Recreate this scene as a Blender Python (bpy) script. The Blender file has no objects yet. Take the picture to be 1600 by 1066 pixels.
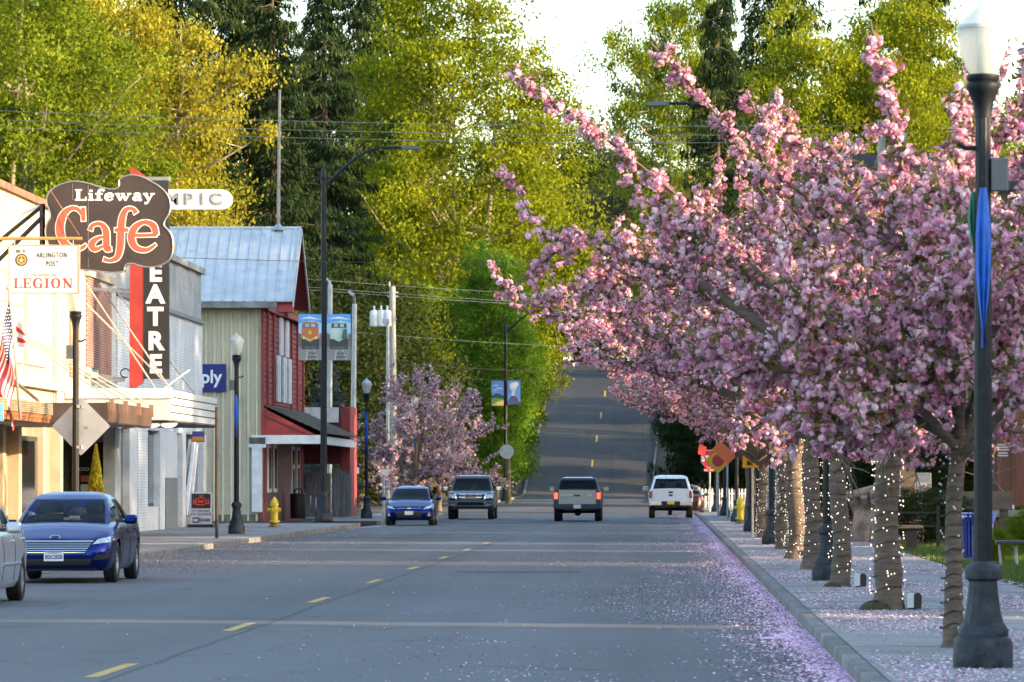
import bpy, math, random
import numpy as np
from mathutils import Vector, Matrix
from mathutils.bvhtree import BVHTree

R = math.radians
sc = bpy.context.scene
C = sc.collection
random.seed(7)
rng = np.random.default_rng(7)

# ------------------------------------------------------------------ camera
F, CX, HY, EYE = 7475.0, 1038.0, 754.0, 1.6      # telephoto: focal length in photo pixels, vanishing point, eye height
cam_d = bpy.data.cameras.new('camera')
cam = bpy.data.objects.new('camera', cam_d); C.objects.link(cam)
cam.location = (0, 0, EYE); cam.rotation_euler = (R(90), 0, 0)
cam_d.sensor_width = 36.0; cam_d.lens = F / 1600 * 36
cam_d.shift_x = (800 - CX) / 1600; cam_d.shift_y = (HY - 533) / 1600
cam_d.clip_start = 0.5; cam_d.clip_end = 9000
cam_d.dof.use_dof = True; cam_d.dof.focus_distance = 85; cam_d.dof.aperture_fstop = 8.0
sc.camera = cam

# ------------------------------------------------------------------ sky, sun, exposure
SUN_ELEV, SUN_BEHIND = R(11.5), R(18)              # low evening sun, from the right and a little behind the camera
sdir = Vector((math.cos(SUN_BEHIND) * math.cos(SUN_ELEV), -math.sin(SUN_BEHIND) * math.cos(SUN_ELEV), math.sin(SUN_ELEV)))
world = bpy.data.worlds.new('World'); sc.world = world; world.use_nodes = True
wn = world.node_tree.nodes; wl = world.node_tree.links; wn.clear()
sky = wn.new('ShaderNodeTexSky'); sky.sky_type = 'NISHITA'; sky.sun_disc = False
sky.sun_elevation = SUN_ELEV; sky.sun_rotation = math.atan2(sdir.x, sdir.y)
sky.air_density = 1.0; sky.dust_density = 1.3; sky.ozone_density = 1.1
bg = wn.new('ShaderNodeBackground'); bg.inputs['Strength'].default_value = 0.15
wo = wn.new('ShaderNodeOutputWorld')
wl.new(sky.outputs[0], bg.inputs[0]); wl.new(bg.outputs[0], wo.inputs[0])
sun_d = bpy.data.lights.new('sun', 'SUN'); sun_d.energy = 2.7; sun_d.angle = R(0.6); sun_d.color = (1.0, 0.74, 0.44)
sun = bpy.data.objects.new('sun', sun_d); C.objects.link(sun)
sun.rotation_euler = sdir.to_track_quat('Z', 'Y').to_euler()
sc.view_settings.view_transform = 'Standard'; sc.view_settings.look = 'None'
sc.view_settings.gamma = 1.0; sc.view_settings.exposure = 2.38
sc.cycles.use_denoising = True; sc.cycles.use_adaptive_sampling = True; sc.cycles.adaptive_threshold = 0.025
sc.cycles.max_bounces = 5; sc.cycles.diffuse_bounces = 2; sc.cycles.glossy_bounces = 2; sc.cycles.transmission_bounces = 3; sc.cycles.transparent_max_bounces = 12; sc.cycles.caustics_reflective = False; sc.cycles.caustics_refractive = False

def at(px, py, Y):
    """the point that stands Y metres down the street at photo pixel (px, py)"""
    return Vector(((px - CX) * Y / F, Y, EYE + (HY - py) * Y / F))
def ywall(px, X):
    """how far down the street a wall running along it at X passes photo column px"""
    return X * F / (px - CX)

# ------------------------------------------------------------------ materials
MATS = {}
def mat(name, col, rough=0.6, metal=0.0, var=0.12, scale=4.0, col2=None, bump=0.0, bscale=40.0, coat=0.0, spec=0.5,
        emit=None, estr=0.0, transl=0.0, alpha=None, stretch=(1, 1, 1), tint=None, dirt=None):
    if name in MATS: return MATS[name]
    m = bpy.data.materials.new(name); m.use_nodes = True
    nt = m.node_tree; n = nt.nodes; l = nt.links
    b = n['Principled BSDF']
    b.inputs['Roughness'].default_value = rough; b.inputs['Metallic'].default_value = metal
    b.inputs['Coat Weight'].default_value = coat; b.inputs['Coat Roughness'].default_value = 0.04
    b.inputs['Specular IOR Level'].default_value = spec
    src = None
    if tint is not None:
        at_ = n.new('ShaderNodeAttribute'); at_.attribute_name = 'tint'
        rp = n.new('ShaderNodeValToRGB'); l.new(at_.outputs['Fac'], rp.inputs[0])
        el = rp.color_ramp.elements
        el[0].position = tint[0][0]; el[0].color = (*tint[0][1], 1)
        el[1].position = tint[-1][0]; el[1].color = (*tint[-1][1], 1)
        for p, c in tint[1:-1]:
            e = el.new(p); e.color = (*c, 1)
        src = rp.outputs[0]
    elif var > 0 or col2 is not None:
        tc = n.new('ShaderNodeTexCoord'); mp = n.new('ShaderNodeMapping'); l.new(tc.outputs['Object'], mp.inputs[0])
        mp.inputs['Scale'].default_value = stretch
        nz = n.new('ShaderNodeTexNoise'); nz.inputs['Scale'].default_value = scale; nz.inputs['Detail'].default_value = 6
        nz.inputs['Roughness'].default_value = 0.65
        l.new(mp.outputs[0], nz.inputs['Vector'])
        rp = n.new('ShaderNodeValToRGB'); l.new(nz.outputs['Fac'], rp.inputs[0])
        c2 = col2 if col2 is not None else tuple(max(0, c * (1 - 2.2 * var)) for c in col)
        rp.color_ramp.elements[0].position = 0.3; rp.color_ramp.elements[0].color = (*c2, 1)
        rp.color_ramp.elements[1].position = 0.68; rp.color_ramp.elements[1].color = (*[min(1, c * (1 + var * 0.6)) for c in col], 1)
        src = rp.outputs[0]
    if dirt is not None and src is not None:
        dc, dscale, lo, hi = dirt
        n2 = n.new('ShaderNodeTexNoise'); n2.inputs['Scale'].default_value = dscale; n2.inputs['Detail'].default_value = 8
        l.new(tc.outputs['Object'], n2.inputs['Vector'])
        mr = n.new('ShaderNodeMapRange'); mr.inputs[1].default_value = lo; mr.inputs[2].default_value = hi; l.new(n2.outputs['Fac'], mr.inputs[0])
        mx = n.new('ShaderNodeMix'); mx.data_type = 'RGBA'; l.new(mr.outputs[0], mx.inputs[0]); l.new(src, mx.inputs[6]); mx.inputs[7].default_value = (*dc, 1)
        src = mx.outputs[2]
    if src is not None: l.new(src, b.inputs['Base Color'])
    else: b.inputs['Base Color'].default_value = (*col, 1)
    if bump > 0:
        tc2 = n.new('ShaderNodeTexCoord'); n3 = n.new('ShaderNodeTexNoise'); n3.inputs['Scale'].default_value = bscale; n3.inputs['Detail'].default_value = 5
        mp2 = n.new('ShaderNodeMapping'); mp2.inputs['Scale'].default_value = stretch
        l.new(tc2.outputs['Object'], mp2.inputs[0]); l.new(mp2.outputs[0], n3.inputs['Vector'])
        bp = n.new('ShaderNodeBump'); bp.inputs['Strength'].default_value = bump; bp.inputs['Distance'].default_value = 0.02
        l.new(n3.outputs['Fac'], bp.inputs['Height']); l.new(bp.outputs[0], b.inputs['Normal'])
    if emit is not None:
        b.inputs['Emission Color'].default_value = (*emit, 1); b.inputs['Emission Strength'].default_value = estr
    if transl > 0:
        out = n['Material Output']; tr = n.new('ShaderNodeBsdfTranslucent'); ms = n.new('ShaderNodeMixShader'); ms.inputs[0].default_value = transl
        if src is not None: l.new(src, tr.inputs[0])
        else: tr.inputs[0].default_value = (*col, 1)
        l.new(b.outputs[0], ms.inputs[1]); l.new(tr.outputs[0], ms.inputs[2]); l.new(ms.outputs[0], out.inputs[0])
    MATS[name] = m
    return m

def flat(col, rough=0.5):
    return mat('paint_%d_%d_%d' % tuple(int(c * 255) for c in col), col, rough, var=0.07, scale=9)

def glass_mat(name, tint, fac=0.25):
    if name in MATS: return MATS[name]
    m = bpy.data.materials.new(name); m.use_nodes = True
    nt = m.node_tree; n = nt.nodes; l = nt.links; n.remove(n['Principled BSDF'])
    tr = n.new('ShaderNodeBsdfTransparent'); tr.inputs[0].default_value = (*tint, 1)
    gl = n.new('ShaderNodeBsdfGlossy'); gl.inputs['Roughness'].default_value = 0.03; gl.inputs[0].default_value = (0.9, 0.95, 1, 1)
    lw = n.new('ShaderNodeLayerWeight'); lw.inputs[0].default_value = fac
    ms = n.new('ShaderNodeMixShader'); l.new(lw.outputs['Fresnel'], ms.inputs[0]); l.new(tr.outputs[0], ms.inputs[1]); l.new(gl.outputs[0], ms.inputs[2])
    l.new(ms.outputs[0], n['Material Output'].inputs[0])
    MATS[name] = m
    return m

# ------------------------------------------------------------------ mesh building
ORG = {}
class MB:
    def __init__(s): s.v = []; s.f = []; s.mi = []; s.cm = 0
    def add(s, vs, fs):
        o = len(s.v); s.v.extend([tuple(p) for p in vs])
        for f in fs: s.f.append(tuple(i + o for i in f)); s.mi.append(s.cm)
        return s
    def box(s, a, b):
        x0, y0, z0 = [min(p, q) for p, q in zip(a, b)]; x1, y1, z1 = [max(p, q) for p, q in zip(a, b)]
        return s.add([(x0, y0, z0), (x1, y0, z0), (x1, y1, z0), (x0, y1, z0), (x0, y0, z1), (x1, y0, z1), (x1, y1, z1), (x0, y1, z1)],
                     [(0, 3, 2, 1), (4, 5, 6, 7), (0, 1, 5, 4), (1, 2, 6, 5), (2, 3, 7, 6), (3, 0, 4, 7)])
    def cbox(s, c, d): return s.box([c[i] - d[i] / 2 for i in range(3)], [c[i] + d[i] / 2 for i in range(3)])
    def tube(s, pts, rad, n=8, cap=True):
        pts = [Vector(p) for p in pts]; m = len(pts)
        if not hasattr(rad, '__len__'): rad = [rad] * m
        t = (pts[-1] - pts[0]).normalized(); u = t.orthogonal().normalized()
        vs = []; fs = []
        for i, p in enumerate(pts):
            t = (pts[min(i + 1, m - 1)] - pts[max(i - 1, 0)])
            if t.length < 1e-9: t = Vector((0, 0, 1))
            t.normalize(); u = (u - t * u.dot(t))
            if u.length < 1e-6: u = t.orthogonal()
            u.normalize(); w = t.cross(u)
            for k in range(n):
                a = 2 * math.pi * k / n
                vs.append(p + (u * math.cos(a) + w * math.sin(a)) * rad[i])
        for i in range(m - 1):
            for k in range(n):
                k2 = (k + 1) % n
                fs.append((i * n + k, i * n + k2, (i + 1) * n + k2, (i + 1) * n + k))
        if cap:
            fs.append(tuple(range(n - 1, -1, -1))); fs.append(tuple((m - 1) * n + k for k in range(n)))
        return s.add(vs, fs)
    def lathe(s, prof, n=24, o=(0, 0, 0), flute=0.0):
        vs = []; fs = []; m = len(prof)
        for r, z in prof:
            for k in range(n):
                a = 2 * math.pi * k / n; rr = r * (1 - flute * (k % 2))
                vs.append((o[0] + rr * math.cos(a), o[1] + rr * math.sin(a), o[2] + z))
        for i in range(m - 1):
            for k in range(n):
                k2 = (k + 1) % n
                fs.append((i * n + k, i * n + k2, (i + 1) * n + k2, (i + 1) * n + k))
        fs.append(tuple(range(n - 1, -1, -1))); fs.append(tuple((m - 1) * n + k for k in range(n)))
        return s.add(vs, fs)
    def prism(s, poly, d, ax=(0, 2), o=(0, 0, 0)):
        """polygon drawn on two axes, pulled by d along the third"""
        th = 3 - ax[0] - ax[1]; k = len(poly); vs = []
        for e in (0, d):
            for p in poly:
                q = [0, 0, 0]; q[ax[0]] = p[0]; q[ax[1]] = p[1]; q[th] = e
                vs.append((q[0] + o[0], q[1] + o[1], q[2] + o[2]))
        fs = [tuple(range(k)), tuple(range(2 * k - 1, k - 1, -1))] + [(i, (i + 1) % k, k + (i + 1) % k, k + i) for i in range(k)]
        return s.add(vs, fs)
    def grid(s, fn, nu, nv):
        vs = [fn(i / nu, j / nv) for j in range(nv + 1) for i in range(nu + 1)]
        fs = [(j * (nu + 1) + i, j * (nu + 1) + i + 1, (j + 1) * (nu + 1) + i + 1, (j + 1) * (nu + 1) + i) for j in range(nv) for i in range(nu)]
        return s.add(vs, fs)
    def sph(s, c, r, nu=10, nv=6):
        r = r if hasattr(r, '__len__') else (r, r, r)
        return s.grid(lambda u, v: (c[0] + r[0] * math.cos(6.28319 * u) * math.sin(math.pi * v), c[1] + r[1] * math.sin(6.28319 * u) * math.sin(math.pi * v), c[2] + r[2] * math.cos(math.pi * v)), nu, nv)
    def build(s, name, m, parent=None, bevel=0.0, smooth=None, seg=2):
        me = bpy.data.meshes.new(name)
        org = ORG.get(parent.name, Vector()) if parent is not None else Vector()
        me.from_pydata([(p[0] - org[0], p[1] - org[1], p[2] - org[2]) for p in s.v], [], s.f)
        for x in (m if isinstance(m, (list, tuple)) else [m]): me.materials.append(x)
        if isinstance(m, (list, tuple)): me.polygons.foreach_set('material_index', s.mi)
        import bmesh
        bm = bmesh.new(); bm.from_mesh(me); bmesh.ops.recalc_face_normals(bm, faces=bm.faces); bm.to_mesh(me); bm.free()
        if smooth is not None:
            me.polygons.foreach_set('use_smooth', [True] * len(me.polygons)); me.set_sharp_from_angle(angle=R(smooth))
        ob = bpy.data.objects.new(name, me); C.objects.link(ob)
        if parent is not None: ob.parent = parent; ORG[ob.name] = org
        if bevel > 0:
            md = ob.modifiers.new('bevel', 'BEVEL'); md.width = bevel; md.segments = seg; md.limit_method = 'ANGLE'; md.harden_normals = False
        return ob

def tag(o, label=None, cat=None, group=None, kind=None):
    if label: o['label'] = label
    if cat: o['category'] = cat
    if group: o['group'] = group
    if kind: o['kind'] = kind
    return o
def empty(name, loc=(0, 0, 0), rz=0.0, label=None, cat=None, group=None, world_verts=False):
    o = bpy.data.objects.new(name, None); C.objects.link(o)
    o.location = loc; o.rotation_euler = (0, 0, rz); o.empty_display_size = 0.2
    ORG[o.name] = Vector(loc) if world_verts else Vector()
    return tag(o, label, cat, group)
def copy_tree(o, parent=None):
    c = o.copy(); C.objects.link(c); c.parent = parent
    for ch in list(o.children): copy_tree(ch, c)
    return c
def box(name, a, b, m, parent=None, bevel=0.0): return MB().box(a, b).build(name, m, parent, bevel)

TEXTS = []
def text(name, s, size, m, parent, loc, rot=(R(90), 0, 0), ext=0.004, align='CENTER', xs=1.0, bold=0.0, space=1.0):
    cu = bpy.data.curves.new(name, 'FONT'); cu.body = s; cu.size = size; cu.extrude = ext; cu.align_x = align; cu.align_y = 'CENTER'
    cu.offset = bold; cu.space_character = space; cu.materials.append(m)
    o = bpy.data.objects.new(name, cu); C.objects.link(o)
    org = ORG.get(parent.name, Vector()) if parent is not None else Vector()
    o.parent = parent; o.location = Vector(loc) - org; o.rotation_euler = rot; o.scale = (xs, 1, 1)
    ORG[o.name] = org; TEXTS.append(o)
    return o

def catmull(pts, k=8):
    P = [np.array(p, float) for p in pts]; out = []
    for i in range(len(P) - 1):
        p0 = P[max(i - 1, 0)]; p1 = P[i]; p2 = P[i + 1]; p3 = P[min(i + 2, len(P) - 1)]
        for j in range(k):
            t = j / k
            out.append(0.5 * (2 * p1 + (p2 - p0) * t + (2 * p0 - 5 * p1 + 4 * p2 - p3) * t * t + (3 * p1 - p0 - 3 * p2 + p3) * t ** 3))
    out.append(P[-1]); return out
def ribbon(mb, pts, fat=0.0, y=0.0, o=(0, 0), sc_=1.0, smooth=True, depth=0.01):
    """a brush stroke: pts are (x, z, width); laid flat facing -y"""
    Q = catmull(pts, 7) if smooth and len(pts) > 2 else [np.array(p, float) for p in pts]
    n = len(Q); vs = []
    for i, q in enumerate(Q):
        a = Q[max(i - 1, 0)]; b = Q[min(i + 1, n - 1)]; t = (b - a)[:2]; t = t / (np.linalg.norm(t) + 1e-9); nn = np.array((-t[1], t[0]))
        c = q[:2].copy()
        if i == 0: c = c - t * fat
        if i == n - 1: c = c + t * fat
        for sg in (1, -1):
            p = c + nn * sg * (q[2] / 2 + fat)
            vs.append((o[0] + p[0] * sc_, y, o[1] + p[1] * sc_))
    k = len(vs)
    vs += [(p[0], y + depth, p[2]) for p in vs]
    fs = []
    for i in range(n - 1):
        fs.append((2 * i, 2 * i + 1, 2 * i + 3, 2 * i + 2))
        fs.append((2 * i, 2 * i + 2, k + 2 * i + 2, k + 2 * i)); fs.append((2 * i + 1, k + 2 * i + 1, k + 2 * i + 3, 2 * i + 3))
    fs += [(0, k, k + 1, 1), (2 * n - 2, 2 * n - 1, k + 2 * n - 1, k + 2 * n - 2)]
    mb.add(vs, fs)

def art(name, parent, x0, z0, w, h, y, shapes, step=0.002):
    """flat print: polygons in 0..1 of a sheet, each ink a little proud of the one below"""
    mb = MB(); ms = []
    for i, (poly, col) in enumerate(shapes):
        m = flat(col)
        if m not in ms: ms.append(m)
        mb.cm = ms.index(m); yy = y - step * (i + 1)
        mb.add([(x0 + p[0] * w, yy, z0 + p[1] * h) for p in poly], [tuple(range(len(poly)))])
    return mb.build(name, ms, parent)
def ell(cx, cy, rx, ry, n=16): return [(cx + rx * math.cos(6.2832 * k / n), cy + ry * math.sin(6.2832 * k / n)) for k in range(n)]

# common materials
IRON = mat('painted_iron', (0.011, 0.014, 0.019), 0.5, var=0.35, scale=14, bump=0.12, bscale=60, spec=0.28)
IRON_B = mat('weathered_iron', (0.03, 0.038, 0.05), 0.6, var=0.4, scale=7, bump=0.3, bscale=40, spec=.3, dirt=((.075, .08, .085), 4, .55, .8))
CHROME = mat('chrome', (0.75, 0.77, 0.8), 0.12, 1.0, var=0.05)
STEEL = mat('galvanised_steel', (0.42, 0.44, 0.46), 0.45, 0.7, var=0.15, scale=8)
BLACK = mat('black_plastic', (0.012, 0.012, 0.013), 0.5, var=0.2, scale=20)
RUBBER = mat('rubber', (0.014, 0.014, 0.015), 0.8, var=0.2, scale=30)
WHITE = mat('white_paint', (0.76, 0.77, 0.78), 0.5, var=0.09, scale=5, dirt=((0.42, 0.42, 0.4), 2.5, 0.55, 0.95))
# ------------------------------------------------------------------ terrain
_ys = np.arange(-100, 4000, 1.0)
_sl = np.interp(_ys, [250, 251, 383, 399, 449, 474, 4000], [0, 0.003, 0.003, 0.18, 0.18, 0.02, 0.004])
_sl[_ys < 250] = 0
_zs = np.cumsum(_sl); _zs -= np.interp(250, _ys, _zs)
def zroad(y): return float(np.interp(y, _ys, _zs))
def xleft(y): return float(np.interp(y, [0, 236, 305, 330, 404, 454, 600], [-10.92, -10.92, -11.4, -11.35, -11.3, -10.4, -8]))
def xright(y): return float(np.interp(y, [0, 236, 305, 330, 404, 454, 600], [1.52, 1.7, -0.6, -0.9, -1.0, -0.2, 2]))

def ground_z(x, y):
    z = zroad(y)
    d = max(xleft(y) - x, x - xright(y))
    k = min(1, max(0, (y - 340) / 60))
    if d > 0.6: z += k * min(4.0, (d - 0.6) * 0.3)
    far = max(0.0, abs(x + 4) - 60)
    return z - 0.07 + min(30, far * 0.03) * min(1, max(0, (y - 100) / 300))
EARTH = mat('earth', (0.075, 0.055, 0.036), 0.95, col2=(0.03, 0.036, 0.016), scale=0.35, bump=0.5, bscale=3)
gx = sorted(set([-3000, -1500, -700, -300, -150, -100, -70, -50, -40, -30, -25, -20, -16, -13] + [round(-11.9 + 0.7 * i, 2) for i in range(0, 22)] + [4.5, 6, 9, 13, 18, 25, 35, 50, 70, 100, 150, 300, 700, 1500, 3000]))
gy = [-200, -50, 0, 50, 100, 150, 200, 230] + list(range(240, 500, 8)) + [520, 560, 620, 700, 900, 1300, 2000, 3500]
g = MB(); nx = len(gx)
g.add([(x, y, ground_z(x, y)) for y in gy for x in gx], [(j * nx + i, j * nx + i + 1, (j + 1) * nx + i + 1, (j + 1) * nx + i) for j in range(len(gy) - 1) for i in range(nx - 1)])
tag(g.build('ground', EARTH, smooth=60), 'dark soil and leaf litter banks beside the hill road', kind='structure')

# asphalt: aggregate, worn wheel tracks, a sealed seam beside the centre line and fine cracks
def asphalt():
    m = bpy.data.materials.new('asphalt'); m.use_nodes = True; nt = m.node_tree; n = nt.nodes; l = nt.links; b = n['Principled BSDF']
    tc = n.new('ShaderNodeTexCoord'); sx = n.new('ShaderNodeSeparateXYZ'); l.new(tc.outputs['Object'], sx.inputs[0])
    def noise(scale, st=(1, 1, 1), det=6):
        mp = n.new('ShaderNodeMapping'); mp.inputs['Scale'].default_value = st; l.new(tc.outputs['Object'], mp.inputs[0])
        z = n.new('ShaderNodeTexNoise'); z.inputs['Scale'].default_value = scale; z.inputs['Detail'].default_value = det; l.new(mp.outputs[0], z.inputs['Vector']); return z.outputs['Fac']
    def rng_(s, a, b_, c=0.0, d=1.0):
        r = n.new('ShaderNodeMapRange'); r.inputs[1].default_value = a; r.inputs[2].default_value = b_; r.inputs[3].default_value = c; r.inputs[4].default_value = d; l.new(s, r.inputs[0]); return r.outputs[0]
    def mul(a, b_, op='MULTIPLY'):
        q = n.new('ShaderNodeMath'); q.operation = op
        if hasattr(a, 'links'): l.new(a, q.inputs[0])
        else: q.inputs[0].default_value = a
        if hasattr(b_, 'links'): l.new(b_, q.inputs[1])
        else: q.inputs[1].default_value = b_
        return q.outputs[0]
    big = rng_(noise(0.09, (1, 0.35, 1)), 0.3, 0.7, 0.76, 1.2)
    lane = rng_(noise(0.55, (1, 0.02, 1), 3), 0.3, 0.7, 0.8, 1.16)
    fine = rng_(noise(30, (1, 1, 1), 3), 0.25, 0.75, 0.72, 1.28)
    v = mul(mul(big, lane), fine)
    vo = n.new('ShaderNodeTexVoronoi'); vo.feature = 'DISTANCE_TO_EDGE'; vo.inputs['Scale'].default_value = 0.16
    ad = n.new('ShaderNodeVectorMath'); ad.operation = 'MULTIPLY_ADD'
    nn = n.new('ShaderNodeTexNoise'); nn.inputs['Scale'].default_value = 0.8; l.new(tc.outputs['Object'], nn.inputs['Vector'])
    l.new(nn.outputs['Color'], ad.inputs[0]); ad.inputs[1].default_value = (2.5, 2.5, 0); l.new(tc.outputs['Object'], ad.inputs[2]); l.new(ad.outputs[0], vo.inputs['Vector'])
    crack = rng_(vo.outputs['Distance'], 0.0, 0.01, 0.5, 1.0)
    v = mul(v, crack)
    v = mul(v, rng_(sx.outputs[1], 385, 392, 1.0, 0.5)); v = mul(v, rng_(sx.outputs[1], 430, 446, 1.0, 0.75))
    stain = rng_(noise(0.5, (1, .5, 1), 8), 0.62, 0.72, 1.0, 0.72); v = mul(v, stain)
    se = mul(sx.outputs[0], 4.50, 'ADD'); wob = rng_(noise(0.3, (1, 1, 1), 3), 0.3, 0.7, -0.03, 0.03); se = mul(mul(se, wob, 'ADD'), 0, 'ADD')
    ab = n.new('ShaderNodeMath'); ab.operation = 'ABSOLUTE'; l.new(se, ab.inputs[0])
    v = mul(v, rng_(ab.outputs[0], 0.02, 0.045, 0.5, 1.0))
    mx = n.new('ShaderNodeMix'); mx.data_type = 'RGBA'; mx.blend_type = 'MULTIPLY'; mx.inputs[0].default_value = 1.0
    mx.inputs[6].default_value = (0.098, 0.102, 0.108, 1); cb = n.new('ShaderNodeCombineColor'); [l.new(v, cb.inputs[i]) for i in range(3)]; l.new(cb.outputs[0], mx.inputs[7])
    l.new(mx.outputs[2], b.inputs['Base Color']); b.inputs['Roughness'].default_value = 0.78; b.inputs['Specular IOR Level'].default_value = 0.3
    bp = n.new('ShaderNodeBump'); bp.inputs['Strength'].default_value = 0.35; bp.inputs['Distance'].default_value = 0.01; l.new(noise(60, (1, 1, 1), 2), bp.inputs['Height']); l.new(bp.outputs[0], b.inputs['Normal'])
    return m
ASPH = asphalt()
CONC = mat('concrete', (0.26, 0.255, 0.25), 0.85, var=0.16, scale=1.3, bump=0.15, bscale=30, dirt=((0.12, 0.12, 0.115), 0.8, 0.5, 0.8))
KERBM = mat('kerb_concrete', (0.2, 0.195, 0.19), 0.85, var=0.3, scale=2.2, bump=0.3, bscale=25, dirt=((0.075, 0.075, 0.07), 1.6, 0.45, 0.8))
YEL = mat('yellow_road_paint', (0.52, 0.34, 0.04), 0.7, var=0.22, scale=6, dirt=((0.13, 0.12, 0.09), 9, 0.5, 0.75))
WRP = mat('white_road_paint', (0.5, 0.5, 0.5), 0.7, var=0.2, scale=6, dirt=((0.12, 0.12, 0.12), 3, 0.45, 0.75))

def strip(name, ys, lf, rf, zf, m, parent=None, cols=6):
    b = MB(); k = cols + 1
    b.add([(lf(y) + (rf(y) - lf(y)) * i / cols, y, zf(y)) for y in ys for i in range(k)],
          [(j * k + i, j * k + i + 1, (j + 1) * k + i + 1, (j + 1) * k + i) for j in range(len(ys) - 1) for i in range(cols)])
    return b.build(name, m, parent, smooth=60)
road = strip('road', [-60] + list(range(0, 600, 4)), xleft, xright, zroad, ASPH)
tag(road, 'grey asphalt street running up the steep hill', kind='structure')
cs = MB(); cs.add([(xl, y, zroad(y) - 0.01) for xl in (-90, xleft(240) + 0.5) for y in (250, 285, 306)], [(0, 3, 4, 1), (1, 4, 5, 2)])
cs.add([(xl, y, zroad(y) - 0.01) for xl in (xright(300) - 0.5, 90) for y in (250, 285, 306)], [(0, 3, 4, 1), (1, 4, 5, 2)])
tag(cs.build('side_street', ASPH), 'asphalt cross street at the foot of the hill', kind='structure')
lot = MB().add([(-80, 150, 0.015), (-16.0, 150, 0.015), (-10.93, 214, 0.015), (-10.93, 250, 0.015), (-80, 250, 0.015)], [(0, 1, 2, 3, 4)])
tag(lot.build('parking_lot', ASPH), 'asphalt parking lot behind the red building', kind='structure')

# road markings, each piece a part of the road
cen = [40.7 + 12.2 * k for k in range(8)]
for c in cen:
    w = 0.055
    mb = MB(); mb.add([(-4.76, c - 1.5, 0.004), (-4.64, c - 1.48, 0.004), (-4.63, c + 1.5, 0.004), (-4.75, c + 1.48, 0.004)], [(0, 1, 2, 3)]); mb.build('lane_dash', YEL, road)
for c in [406, 418.3, 430.6, 442.8, 455]:
    x = (xleft(c) + xright(c)) / 2 - 0.0
    mb = MB(); mb.add([(x - 0.08 + dx, y, zroad(y) + 0.006) for y in (c - 1.7, c, c + 1.7) for dx in (0, 0.16)], [(0, 1, 3, 2), (2, 3, 5, 4)]); mb.build('lane_dash', YEL, road)
def line(a, b, w, m=WRP, name='crosswalk_line'):
    a = Vector(a); b = Vector(b); n = Vector((-(b - a).y, (b - a).x, 0)).normalized() * w / 2; k = 10; mb = MB()
    mb.add([(a + (b - a) * i / k + n * s_) + Vector((0, 0, 0.004 + zroad((a + (b - a) * i / k).y))) for i in range(k + 1) for s_ in (-1, 1)], [(2 * i, 2 * i + 1, 2 * i + 3, 2 * i + 2) for i in range(k)])
    return mb.build(name, m, road)
line((-10.6, 142, 0), (1.3, 142.5, 0), 0.3); line((-10.4, 145.5, 0), (1.3, 146, 0), 0.25)
line((-11, 165, 0), (-10.3, 176, 0), 0.25, name='edge_line')
line((-5, 246, 0), (1.2, 247, 0), 0.4, name='stop_line'); line((-10.6, 243, 0), (-9, 243, 0), 0.4, name='stop_line')
line((-11, 322, 0), (-6.5, 322, 0), 0.6, name='stop_line'); line((-4, 316, 0), (-2.4, 316, 0), 0.5, name='stop_line'); line((-11, 330, 0), (-7.5, 330, 0), 0.4, name='stop_line')
MB().lathe([(0.34, 0.003), (0.34, 0.006), (0.3, 0.007)], 20, (-2.6, 85.6, 0)).build('manhole_cover', IRON_B, road)
MB().add([(-3.75, 84.9, .0035), (-1.5, 84.9, .0035), (-1.5, 86.3, .0035), (-3.7, 86.4, .0035)], [(0, 1, 2, 3)]).build('asphalt_patch', mat('patch', (0.06, 0.06, 0.062), 0.9, var=.3, scale=5), road)

# pavements with slabs and kerbs
def pavement(name, x0, x1, y0, y1, label, slabs, xk0, xk1, z=0.13):
    s = box(name, (x0, y0, -0.05), (x1, y1, z - 0.014), mat('joint_dirt', (0.05, 0.048, 0.044), 0.95, var=0.2), None)
    tag(s, label, kind='structure')
    n = max(1, round((x1 - x0) / 1.6)); w = (x1 - x0) / n
    me = None; y = y0; k = 0
    while y < y1 - 0.5:
        st = 1.62 if slabs[0] <= y <= slabs[1] else 6.5
        st = min(st, y1 - y)
        for i in range(n):
            b = box('paving_slab', (x0 + i * w + 0.006, y + 0.006, z - 0.1), (x0 + (i + 1) * w - 0.006, y + st - 0.006, z + random.uniform(-0.003, 0.004)), CONC, s)
        y += st
    yk = y0
    while yk < y1 - 0.2:
        st = min(3.05, y1 - yk)
        box('kerb_stone', (xk0, yk + 0.0015, -0.08), (xk1, yk + st - 0.0015, z + random.uniform(0.0, 0.003)), KERBM, s, bevel=0.022)
        yk += st
    return s
pavement('pavement', 1.67, 5.0, 12, 236, 'concrete pavement under the pink cherry trees', (30, 128), 1.52, 1.67)
pavement('pavement', -15.7, -11.07, 60, 172, 'concrete pavement before the old shop fronts', (88, 160), -11.07, -10.92)
pavement('pavement', -13.6, -11.07, 184, 236, 'concrete pavement by the parking lot and far cherries', (0, 0), -11.07, -10.92)
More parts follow.
